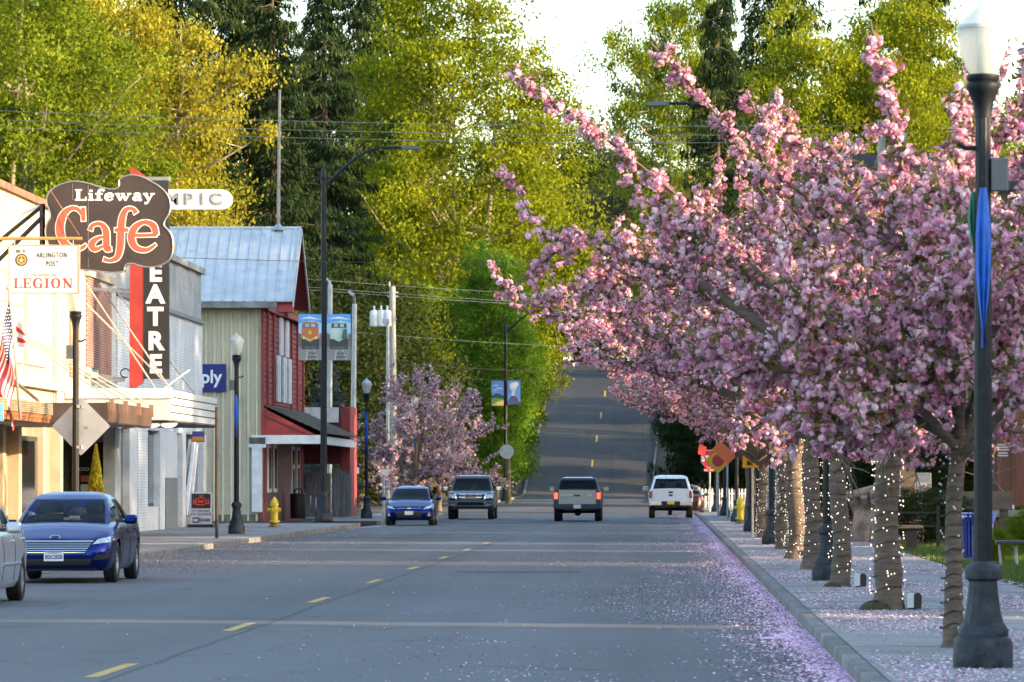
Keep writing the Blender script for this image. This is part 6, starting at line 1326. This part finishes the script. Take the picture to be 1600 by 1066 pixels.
t5 = cherry_tree(T5X, (2.52, 92.0, Z0), 1.1, 'cherry tree whose forked trunk glows orange in low sun')
def place(src, loc, rz, s, label):
    c = copy_tree(src); c.location = loc; c.rotation_euler = (0, 0, rz); c.scale = (s, s, s); tag(c, label, 'tree', 'pink cherry trees'); return c
place(t2, (2.5, 80.8, Z0), 2.2, 1.0, 'cherry tree with broad dark trunk just before the orange lit one')
place(t3, (2.6, 105.6, Z0), 2.9, 1.0, 'cherry tree just beyond the orange lit trunk')
place(t3, (2.6, 127.0, Z0), 4.4, .95, 'slim cherry tree in front of the yellow arrow sign')
place(t5, (2.65, 148, Z0), 3.3, .95, 'farthest pink cherry tree in the row by the pavement')
MAUVE = mat('mauve_blossom', (.5, .3, .4), .7, transl=.3, tint=[(0, (.4, .22, .33)), (.5, (.66, .46, .6)), (1, (.84, .74, .8))])
c1 = cherry_tree(dict(seed=77, H=6.4, spread=3.6, fork=1.5, r0=.15, nl=15, ns=12, ntw=4, whips=8, low=.5, nf=3, npt=6, big=1.6), (-12.0, 230, Z0), 0, 'rounded mauve cherry behind the parked blue hatchback', MAUVE); c2 = place(c1, (-11.6, 246, Z0), 2.1, .95, 'rounded mauve cherry behind the grey pickup')
for e_ in ():
    for ch in e_.children:
        if ch.name.startswith('crown'): ch.material_slots[0].link = 'OBJECT'; ch.material_slots[0].material = MAUVE
# mossy roots at the foot of two trunks
for (x, y, r_, lab) in ((2.45, 55.35, .15, 'mossy root mound at the second cherry foot'), (2.38, 67.3, .11, 'mossy root mound at the third cherry foot')):
    rg = np.random.default_rng(3); mb = MB(); mb.grid(lambda u, v: (x + (r_ * 1.3 * math.cos(6.2832 * u) * math.sin(v * 1.57)) * (1 + .2 * math.sin(9 * u * 6.28)), y + r_ * math.sin(6.2832 * u) * math.sin(v * 1.57), Z0 - .02 + r_ * .75 * math.cos(v * 1.57) * (1 + .15 * math.sin(31 * u))), 20, 8)
    tag(mb.build('root_mound', mat('moss', (.06, .055, .02), .95, col2=(.03, .025, .015), scale=12, bump=.8, bscale=30), smooth=60), lab, 'roots')
# string lights wound round the trunks
BULB = mat('lit_bulb', (.9, .85, .7), .4, emit=(1, .86, .6), estr=.3, var=0); BULB0 = mat('unlit_bulb', (.7, .7, .66), .3, var=.05); CORD = mat('light_cord', (.015, .02, .015), .7, var=.1)
def string_lights(x, y, r0, h, lit, lab, turns, nb, fk=False):
    e = empty('string_lights', (x, y, Z0), label=lab, cat='string lights', group='string lights wound round the cherry trunks'); rg = np.random.default_rng(int(y)); pts = []; bm_ = MB()
    n_ = int(turns * 14)
    for k in range(n_ + 1):
        t = k / n_; a = 6.2832 * turns * t; rr = r0 * (1.2 - .2 * min(1, t * 3)) + .012; pts.append((rr * math.cos(a), rr * math.sin(a), .12 + (h - .12) * t + .015 * math.sin(a * 3)))
    MB().tube(pts, .0055, 4, cap=False).build('cord', CORD, e)
    for k in range(nb):
        t = rg.uniform(0, 1); a = rg.uniform(0, 6.2832); rr = r0 * (1.2 - .2 * min(1, t * 3)) + .028
        if t > .92: rr += rg.uniform(0, .12)
        c = (rr * math.cos(a), rr * math.sin(a), .12 + (h + (.5 if lit else 0)) * t); bm_.lathe([(.003, -.01), (.008, -.003), (.008, .004), (.003, .01)], 6, c)
    tag(bm_.build('bulbs', BULB if lit else BULB0, e), kind='stuff')
string_lights(2.56, 42.6, .082, 2.0, False, 'unlit string lights round the nearest slim trunk', 17, 60)
string_lights(2.59, 55.5, .155, 2.2, True, 'lit string lights round the mossy footed trunk', 12, 190)
string_lights(2.47, 67.4, .13, 2.2, True, 'lit string lights round the slim straight trunk', 12, 170)
string_lights(2.5, 80.8, .155, 2.3, True, 'lit string lights round the broad dark trunk', 12, 190)
string_lights(2.52, 92.0, .175, 2.3, True, 'lit string lights round the orange lit trunk', 12, 150)
string_lights(2.6, 105.6, .13, 2.2, True, 'lit string lights round the trunk beyond the orange one', 12, 150)
string_lights(2.6, 127.0, .125, 2.1, True, 'lit string lights round the trunk at the arrow sign', 12, 130)

# --- broadleaf and conifer woods behind
def leafmat(nm, c0, c1, c2, tl=.48): return mat(nm, c1, .75, spec=.12, transl=tl, tint=[(0, c0), (.5, c1), (1, c2)])
L_MAPLE = leafmat('maple_leaf', (.08, .11, .006), (.17, .21, .008), (.3, .32, .015)); L_YEL = leafmat('yellow_leaf', (.13, .13, .012), (.27, .25, .02), (.4, .36, .04)); L_GREEN = leafmat('green_leaf', (.07, .11, .008), (.14, .19, .01), (.23, .28, .02)); L_DARK = leafmat('dark_leaf', (.018, .03, .008), (.032, .05, .012), (.06, .08, .02)); L_LIME = leafmat('lime_leaf', (.07, .15, .012), (.13, .25, .02), (.2, .34, .035)); L_CEDAR = leafmat('cedar_spray', (.006, .016, .007), (.016, .036, .01), (.06, .085, .016), .25); L_SPRUCE = leafmat('spruce_needles', (.03, .045, .045), (.06, .085, .085), (.1, .13, .13), .15); L_GREY = leafmat('grey_leaf', (.03, .04, .025), (.05, .06, .035), (.08, .085, .05))
def broadleaf(seed, H, Rc, zc0, nclump, per, leaf, narrow=False, trunk=.35, sigma=.75, stems=1):
    rg = np.random.default_rng(seed); br = MB(); cl = []
    hz = (H - zc0) / 2; cz = zc0 + hz
    st = [np.array((rg.normal(0, .5) * (stems > 1), rg.normal(0, .5) * (stems > 1), 0)) for _ in range(stems)]
    for s in st:
        tp = [s, s * 1.6 + np.array((rg.normal(0, .3), rg.normal(0, .3), H * .25)), s * 2.6 + np.array((rg.normal(0, .5), rg.normal(0, .5), H * .5)), s * 3 + np.array((rg.normal(0, .6), rg.normal(0, .6), H * .85))]
        tp = catmull(tp, 4); br.tube([tuple(p) for p in tp], list(np.linspace(trunk, .05, len(tp))), 7)
        for i in range(int(26 / stems) + 6):
            t = rg.uniform(.16 if not narrow else .05, .9); o = tp[int(t * (len(tp) - 1))]; az = rg.uniform(0, 6.2832); zf = (o[2] - zc0) / (H - zc0)
            ext = Rc * math.sqrt(max(.1, 1 - (2 * min(.95, zf + .2) - 1) ** 2)) * rg.uniform(.6, 1.0); up = rg.uniform(.25, .8) if not narrow else rg.uniform(1.5, 3)
            e = o + np.array((math.cos(az) * ext, math.sin(az) * ext, ext * up)); e[2] = min(e[2], H * .97)
            mid = (o + e) / 2 + rg.normal(0, .4, 3) - np.array((0, 0, ext * .08)); pts = catmull([o, mid, e], 4); br.tube([tuple(p) for p in pts], list(np.linspace(trunk * .3, .02, len(pts))), 5, cap=False)
            for q in range(4): b0 = pts[rg.integers(3, len(pts))]; d = rg.normal(size=3) * Rc * .16; d[2] = abs(d[2]) * .7; br.tube([tuple(b0), tuple(b0 + d)], [trunk * .1, .012], 4, cap=False); cl.append(b0 + d)
            cl.append(e)
    while len(cl) < nclump:
        d = nrm(rg.normal(size=3)); r = rg.uniform(.35, 1) ** .45; lump = 1 + .16 * math.sin(5 * d[0] + seed) + .14 * math.sin(7 * d[2] + 4 * d[1] + seed)
        p = np.array((d[0] * Rc * r * lump, d[1] * Rc * r * lump, cz + d[2] * hz * r))
        if p[2] > cz: p[:2] *= 1 - .25 * ((p[2] - cz) / hz)
        cl.append(p)
    cl = np.array(cl[:nclump]); n = len(cl) * per
    sg = sigma * rg.uniform(.5, 1.35, len(cl)); cen = np.repeat(cl, per, 0) + rg.normal(size=(n, 3)) * np.repeat(sg, per)[:, None] * np.array((1, 1, .62)); k = cen[:, 2] > .1; cen = cen[k]; n = len(cen)
    u = rg.normal(size=(n, 3)); u[:, 2] -= .5; u /= np.linalg.norm(u, axis=1)[:, None]; w = np.cross(u, rg.normal(size=(n, 3))); w /= np.linalg.norm(w, axis=1)[:, None]; s = leaf * rg.uniform(.55, 1.3, (n, 1))
    tint = np.clip(np.repeat(rg.normal(.5, .2, len(cl)), per)[k] + rg.normal(0, .17, n), 0, 1)
    return br, leaf_quads(cen, u * s, w * s * .62), tint
def conifer(seed, H, Rm, nb=150, z0=.06, droop=.35, spray=.42, per=26):
    rg = np.random.default_rng(seed); br = MB(); br.tube([(0, 0, -.2), (rg.normal(0, .1), rg.normal(0, .1), H * .5), (0, 0, H)], [H * .013, H * .008, .03], 8); Q = []; T = []
    for i in range(nb):
        t = (i + rg.uniform()) / nb; z = H * (z0 + (1 - z0) * t); L = Rm * (1 - t) ** .75 * rg.uniform(.55, 1.12) + .35; az = rg.uniform(0, 6.2832); d = np.array((math.cos(az), math.sin(az), 0)); o = np.array((0, 0, z)); k = 7; pts = []
        for s in np.linspace(0, 1, k): pts.append(o + d * L * s + np.array((0, 0, L * (-droop * s + .22 * s * s * s))))
        br.tube([tuple(p) for p in pts], list(np.linspace(.06, .012, k)), 4, cap=False)
        m = max(8, int(per * (L / Rm + .25) * 1.5)); s = rg.uniform(.12, 1, m) ** .8; j = np.minimum(k - 2, (s * (k - 1)).astype(int)); P = np.array(pts); base = P[j] + (P[j + 1] - P[j]) * (s * (k - 1) - j)[:, None]
        side = np.array((-d[1], d[0], 0)); wd = L * .3 * (1.1 - s) + .25
        off = side[None] * (rg.uniform(-1, 1, m) * wd)[:, None]; base = base + off; base[:, 2] -= np.abs(rg.normal(0, .22, m)) + .25 * np.abs(off).sum(1) * .4
        u = d[None] * rg.uniform(-.1, .7, (m, 1)) + off * .5 + np.stack([rg.normal(0, .15, m), rg.normal(0, .15, m), -rg.uniform(.45, 1.1, m)], 1); u /= np.linalg.norm(u, axis=1)[:, None]; w = np.cross(u, d[None] + rg.normal(0, .5, (m, 3))); w /= np.linalg.norm(w, axis=1)[:, None]
        sz = spray * rg.uniform(.55, 1.25, (m, 1)); Q.append(leaf_quads(base, u * sz, w * sz * .22)); T.append(np.clip(rg.normal(.4 + .15 * rg.normal(), .18, m) + .25 * (s - .6), 0, 1))
        sb = base + side[None] * rg.normal(0, .2, (m, 1)); sb[:, 2] -= rg.uniform(0, .35, m); u2 = u + rg.normal(0, .35, (m, 3)); u2 /= np.linalg.norm(u2, axis=1)[:, None]; w2 = np.cross(u2, side[None] + rg.normal(0, .5, (m, 3))); w2 /= np.linalg.norm(w2, axis=1)[:, None]; Q.append(leaf_quads(sb, u2 * sz * .9, w2 * sz * .2)); T.append(T[-1] * .9)
    return br, np.concatenate(Q), np.concatenate(T)
PROTO = {}
def proto(kind, gen, lm, bm):
    br, q, t = gen; PROTO[kind] = (br, q, t, lm, bm, [None])
def tree(kind, name, px, Y, s, rz, label, group, sz=None, lm=None, x=None, zg=None, cat='tree'):
    br, q, t, lm0, bm, cache = PROTO[kind]
    x = (px - CX) * Y / F if x is None else x; zg = ground_z(x, Y) if zg is None else zg
    if cache[0] is None:
        e = empty(name, (x, Y, zg), rz, label, cat, group); br.build('trunk', bm, e, smooth=60); tag(quads_obj('crown', q, t, lm0, e), kind='stuff'); cache[0] = e
    else:
        e = copy_tree(cache[0]); e.name = name; e.location = (x, Y, zg); e.rotation_euler = (0, 0, rz); tag(e, label, cat, group)
    e.scale = (s, s, sz or s)
    for ch in e.children:
        if ch.name.startswith('crown'):
            ch.material_slots[0].link = 'OBJECT'; ch.material_slots[0].material = lm or lm0
    return e
proto('maple', broadleaf(1, 26, 7.2, 4, 560, 210, .11, sigma=.62, stems=3), L_MAPLE, BARKP); proto('maple2', broadleaf(2, 24, 6.5, 5, 480, 210, .11, sigma=.6, stems=2), L_YEL, BARKP)
proto('round', broadleaf(3, 9, 3.6, .6, 360, 110, .085, sigma=.48, trunk=.18), L_DARK, BARKD); proto('poplar', broadleaf(4, 17, 3.0, .8, 680, 100, .1, narrow=True, sigma=.4, trunk=.2), L_LIME, BARKD)
proto('cedar', conifer(5, 36, 7.4, 300, per=72, spray=.27), L_CEDAR, BARKD); proto('cedar2', conifer(6, 38, 6.6, 290, per=72, droop=.5, spray=.27), L_CEDAR, BARKD); proto('sparse', broadleaf(8, 30, 5.5, 6, 300, 80, .17, sigma=.75), L_GREY, BARKD)
GW = 'trees of the wood behind the town'
for i, (k, px, Y, s, lab, lm, sz) in enumerate((
  ('maple', 10, 250, 1.12, 'bright green maple at the far left behind the cream building', L_GREEN, 1.22), ('maple2', 185, 262, 1.0, 'golden yellow maple behind the cafe sign', L_YEL, 1.3), ('maple', 95, 290, 1.1, 'green maple between the golden maple and the picture edge', L_GREEN, 1.35),
  ('cedar', 285, 292, 1.05, 'dark cedar just right of the golden maple', None, None), ('cedar2', 345, 305, 1.0, 'dark cedar behind the theatre name panel', None, None), ('cedar', 425, 298, .98, 'dark cedar right behind the roof mast', None, None), ('cedar2', 395, 330, 1.05, 'cedar in the second row behind the mast', None, None),
  ('cedar2', 505, 312, .95, 'dark cedar behind the curved street light arm', None, None), ('cedar', 560, 395, 1.2, 'cedar half hidden by the big maple', None, None), ('cedar2', 625, 410, 1.25, 'cedar rising behind the big maple crown', None, None), ('cedar', 240, 330, 1.1, 'cedar in the second row behind the golden maple', None, None), ('cedar', 480, 345, .9, 'cedar in the second row beside the sky gap', None, None),
  ('maple', 718, 362, 1.38, 'huge yellow green maple left of the sky opening', None, 1.55), ('maple2', 785, 395, .88, 'yellow green maple at the sky edge over the hill', L_MAPLE, 1.3), ('maple2', 650, 378, .8, 'shaded maple under the big crown', L_MAPLE, .8),
  ('cedar', 1122, 296, .62, 'tall dark cedar above the cherry crowns', None, .98), ('maple2', 1268, 306, .95, 'yellow green maple above the grey house', L_MAPLE, 1.38), ('maple', 1395, 310, 1.05, 'broad yellow green maple behind the utility pole', L_MAPLE, 1.3), ('cedar2', 1420, 370, 1.35, 'dark cedar behind the broad maple', None, None), ('cedar', 1215, 365, 1.3, 'cedar peeping over the yellow green maples', None, None),
  ('maple2', 1610, 290, .9, 'green maple at the right picture edge', L_GREEN, 1.0), ('sparse', 1010, 470, 1.0, 'thin grey green tree against the white sky', None, 1.0), ('maple2', 1075, 420, 1.0, 'loose green tree beside the tall cedar', L_GREEN, 1.75), ('sparse', 948, 520, .8, 'small loose tree at the bottom of the sky opening', None, .85), ('maple2', 1500, 330, 1.0, 'green maple behind the nearest lamp globe', L_GREEN, 1.25),
  ('round', 905, 500, 2.0, 'dark round tree over the hill crest', L_DARK, 2.2), ('round', 965, 515, 2.3, 'dark round tree closing the hill road', L_GREEN, 2.6), ('round', 1050, 500, 2.2, 'dark round tree right of the hill crest', L_DARK, 2.3), ('round', 870, 520, 2.4, 'dark round tree left of the hill crest', L_DARK, 2.9))):
    tree(k, 'cedar_tree' if 'cedar' in k else 'maple_tree' if 'maple' in k else 'broadleaf_tree', px, Y, s, 1.7 * i, lab, GW, sz, lm)
for i, (px, Y, s, sz, lab) in enumerate(((732, 352, 1.0, .95, 'lime green columnar tree left of the landscape banners'), (775, 346, .98, 1.12, 'tallest lime green columnar tree behind the landscape banners'), (798, 366, .8, .98, 'lime green columnar tree right of the landscape banners'), (765, 400, .55, .62, 'lime green columnar tree nearest the hill road'), (700, 356, 1.0, .85, 'lime green columnar tree beside the mauve cherry top'))):
    tree('poplar', 'columnar_tree', px, Y, s, 1.1 * i, lab, 'lime green columnar trees by the hill road', sz)
for i, (px, Y, s, sz, lm, lab) in enumerate(((500, 272, 1.5, 1.3, None, 'dark shrubby tree behind the red building end'), (560, 280, 1.7, 1.6, None, 'dark shrubby tree behind the pale lamp poles'), (610, 285, 1.0, 1.0, None, 'dark shrubby tree behind the transformer pole'), (660, 300, .9, .8, None, 'dark shrubby tree behind the mauve cherry'), (455, 285, 1.5, 1.6, None, 'dark shrubby tree behind the metal roof'), (390, 290, 1.8, 1.7, None, 'dark shrubby tree behind the theatre parapet'), (300, 280, 1.8, 1.7, None, 'dark shrubby tree behind the theatre sign'), (580, 330, 1.3, 1.9, L_MAPLE, 'mid green understorey tree below the street light arm'), (615, 325, 1.15, 1.8, L_MAPLE, 'mid green understorey tree below the big maple'), (515, 325, 1.5, 1.8, None, 'dark understorey tree below the cedars'),
   (1100, 398, 1.0, .8, None, 'dark shrub at the foot of the hill on its right bank'), (1125, 380, 1.1, .9, None, 'dark shrub behind the white pickup'), (1075, 425, .8, .8, L_GREEN, 'green shrub halfway up the right bank'), (1055, 452, .8, .8, L_GREEN, 'green shrub near the hill top on the right bank'), (1150, 360, 1.0, 1.0, None, 'dark shrub behind the warning signs'), (1140, 330, .9, 1.1, None, 'dark shrub behind the picket fence'), (1180, 300, 1.3, 1.2, None, 'dark shrub behind the yellow crossing sign'), (1250, 290, 1.6, 1.5, None, 'dark shrub behind the brick house corner'), (775, 430, 1.0, .9, L_GREEN, 'green shrub on the left bank of the hill'), (878, 480, 1.1, 1.2, None, 'first shrub from the left along the hill crest'), (915, 484, 1.0, 1.2, L_GREEN, 'second shrub from the left along the hill crest'), (950, 480, 1.1, 1.3, None, 'third shrub from the left along the hill crest'), (985, 484, 1.1, 1.3, None, 'fourth shrub from the left along the hill crest'), (745, 400, 1.1, 1.0, L_GREEN, 'green shrub above the grey side path'))):
    tree('round', 'shrub_tree', px, Y, s, .9 * i, lab, 'shrubby trees under the wood', sz, lm)
# brown bank beside the hill road is the ground itself; park shrubs
for i, (px, Y, s, sz, lm, lab) in enumerate(((1445, 112, .3, .16, None, 'low dark shrub before the park sign'), (1475, 128, .45, .42, L_DARK, 'tall dark hedge bush behind the park sign'), (1515, 132, .45, .42, L_DARK, 'dark hedge bush beside the kiosk'), (1625, 96, .2, .12, L_GREEN, 'leafy green bush at the right picture edge'), (1400, 132, .4, .4, L_DARK, 'dark hedge bush behind the cabinets'), (1320, 140, .45, .4, L_DARK, 'dark bush behind the driftwood root'), (1552, 86, .1, .08, L_GREEN, 'small green plant beside the side table'))):
    tree('round', 'park_shrub', px, Y, s, .7 * i, lab, 'shrubs in the little park', sz, lm, zg=.1, cat='shrub')
ov = tree('maple2', 'maple_tree', 1600, 127, .26, .4, 'small maple with fresh green leaves over the kiosk', 'trees of the wood behind the town', .24, L_GREEN, zg=.1)
sp_ = tree('cedar', 'spruce_tree', 512, 250, .3, .3, 'small blue grey spruce behind the red building', GW, .24, L_SPRUCE)
# clipped cypresses in pots before the theatre
def cypress(x, y, h, lm, lab):
    rg = np.random.default_rng(int(y * 10)); e = empty('potted_cypress', (x, y, .13), label=lab, cat='plant', group='potted cypresses'); n = 5200; z = rg.uniform(0, 1, n) ** .8; r = .24 * np.minimum(1, (1 - z) * 1.5 + .03) * np.minimum(1, z * 6 + .4) * np.sqrt(rg.uniform(.3, 1, n)); a = rg.uniform(0, 6.2832, n)
    c = np.stack([r * np.cos(a), r * np.sin(a), .4 + z * (h - .4)], 1); u = np.stack([np.cos(a) * .35, np.sin(a) * .35, np.ones(n)], 1) + rg.normal(0, .25, (n, 3)); u /= np.linalg.norm(u, axis=1)[:, None]; w = np.cross(u, rg.normal(size=(n, 3))); w /= np.linalg.norm(w, axis=1)[:, None]
    MB().lathe([(.16, 0), (.22, .36), (.24, .38), (.2, .4)], 16).build('pot', flat((.12, .1, .09)), e, smooth=40); MB().tube([(0, 0, .3), (0, 0, h * .8)], .025, 6).build('trunk', BARKD, e); tag(quads_obj('crown', leaf_quads(c, u * .05, w * .022), np.clip(rg.normal(.5, .25, n), 0, 1), lm, e), kind='stuff')
cypress(at(150, 0, 122).x, 122, at(0, 696, 122).z - .13, L_YEL, 'sunlit golden potted cypress by the recessed door')

# ------------------------------------------------------------------ blocks and trees added off to the right to shade the street
WB = mat('shade_block_wall', (.3, .25, .2), .8, var=.1, scale=1); WR = mat('shade_block_roof', (.09, .085, .08), .8, var=.15)
for (y0, y1, h, lab) in ((-30, 44.5, 7.3, 'unseen low tan block added to shade the street, nearest the camera'), (48.0, 83.2, 7.3, 'unseen low tan block added to shade the street, middle of the row'), (89.5, 102.2, 7.3, 'unseen small tan block added to shade the street, between two sun gaps'), (106.5, 114, 7.8, 'unseen low tan block added to shade the street, end of the row')):
    e = empty('added_shade_block', (24, (y0 + y1) / 2, 0), label=lab, cat='building', group='unseen blocks added to shade the street', world_verts=True)
    box('wall', (18, y0, -.05), (25, y1, h), WB, e); box('roof', (17.8, y0 - .1, h), (25.2, y1 + .1, h + .25), WR, e)  # unseen sun blocker; height and gaps set for road shade and sun streaks
    for y in np.arange(y0 + 2, y1 - 3, 4.5):
        w_ = box('window', (17.93, y, 1.2), (18.0, y + 2, 2.8), WHITE, e); box('pane', (17.9, y + .1, 1.3), (17.929, y + 1.9, 2.7), DARKGL, w_)
for i, (x, y, s, lab) in enumerate(((21, 124, .72, 'maple added for shade beside the last block'), (24, 132, .85, 'maple added to shade the theatre'), (21, 138, .85, 'maple added to shade the theatre end'), (25, 147, .9, 'maple added for shade before the brick house'), (23, 156, .9, 'maple added for shade beside the brick house wall'), (27, 165, 1.12, 'maple added for shade behind the brick house wing'), (27, 175, 1.12, 'maple added for shade at the back of the brick house'), (28, 186, 1.1, 'maple added for shade near the brick house'), (26, 206, 1.0, 'maple added for shade at the brick house rear corner'), (24, 222, 1.0, 'maple added for shade by the cross street corner'), (27, 240, 1.0, 'maple added for shade along the cross street'), (20, 385, .8, 'maple added to shade the hill foot'), (22, 405, .8, 'maple added to shade the lower hill'), (24, 425, .8, 'maple added to shade the upper hill'), (22, 447, .75, 'maple added to shade the hill crest'))):
    tree('maple2' if i % 2 else 'maple', 'maple_tree', 0, y, s, i * 1.3, lab, 'maples added to shade the street and hill', s, L_GREEN, x=x, zg=0)  # maples added to shade the theatre, the red building and the hill road

# ------------------------------------------------------------------ lettering becomes plain mesh
bpy.context.view_layer.update(); dg = bpy.context.evaluated_depsgraph_get()
done = [(o, bpy.data.meshes.new_from_object(o.evaluated_get(dg))) for o in TEXTS]
for o, me in done:
    nm, par, loc, rot, scl = o.name, o.parent, o.location.copy(), o.rotation_euler.copy(), o.scale.copy(); base = nm.split('.')[0]
    bpy.data.objects.remove(o); me.name = base; n_ = bpy.data.objects.new(base, me); C.objects.link(n_); n_.parent = par; n_.location = loc; n_.rotation_euler = rot; n_.scale = scl
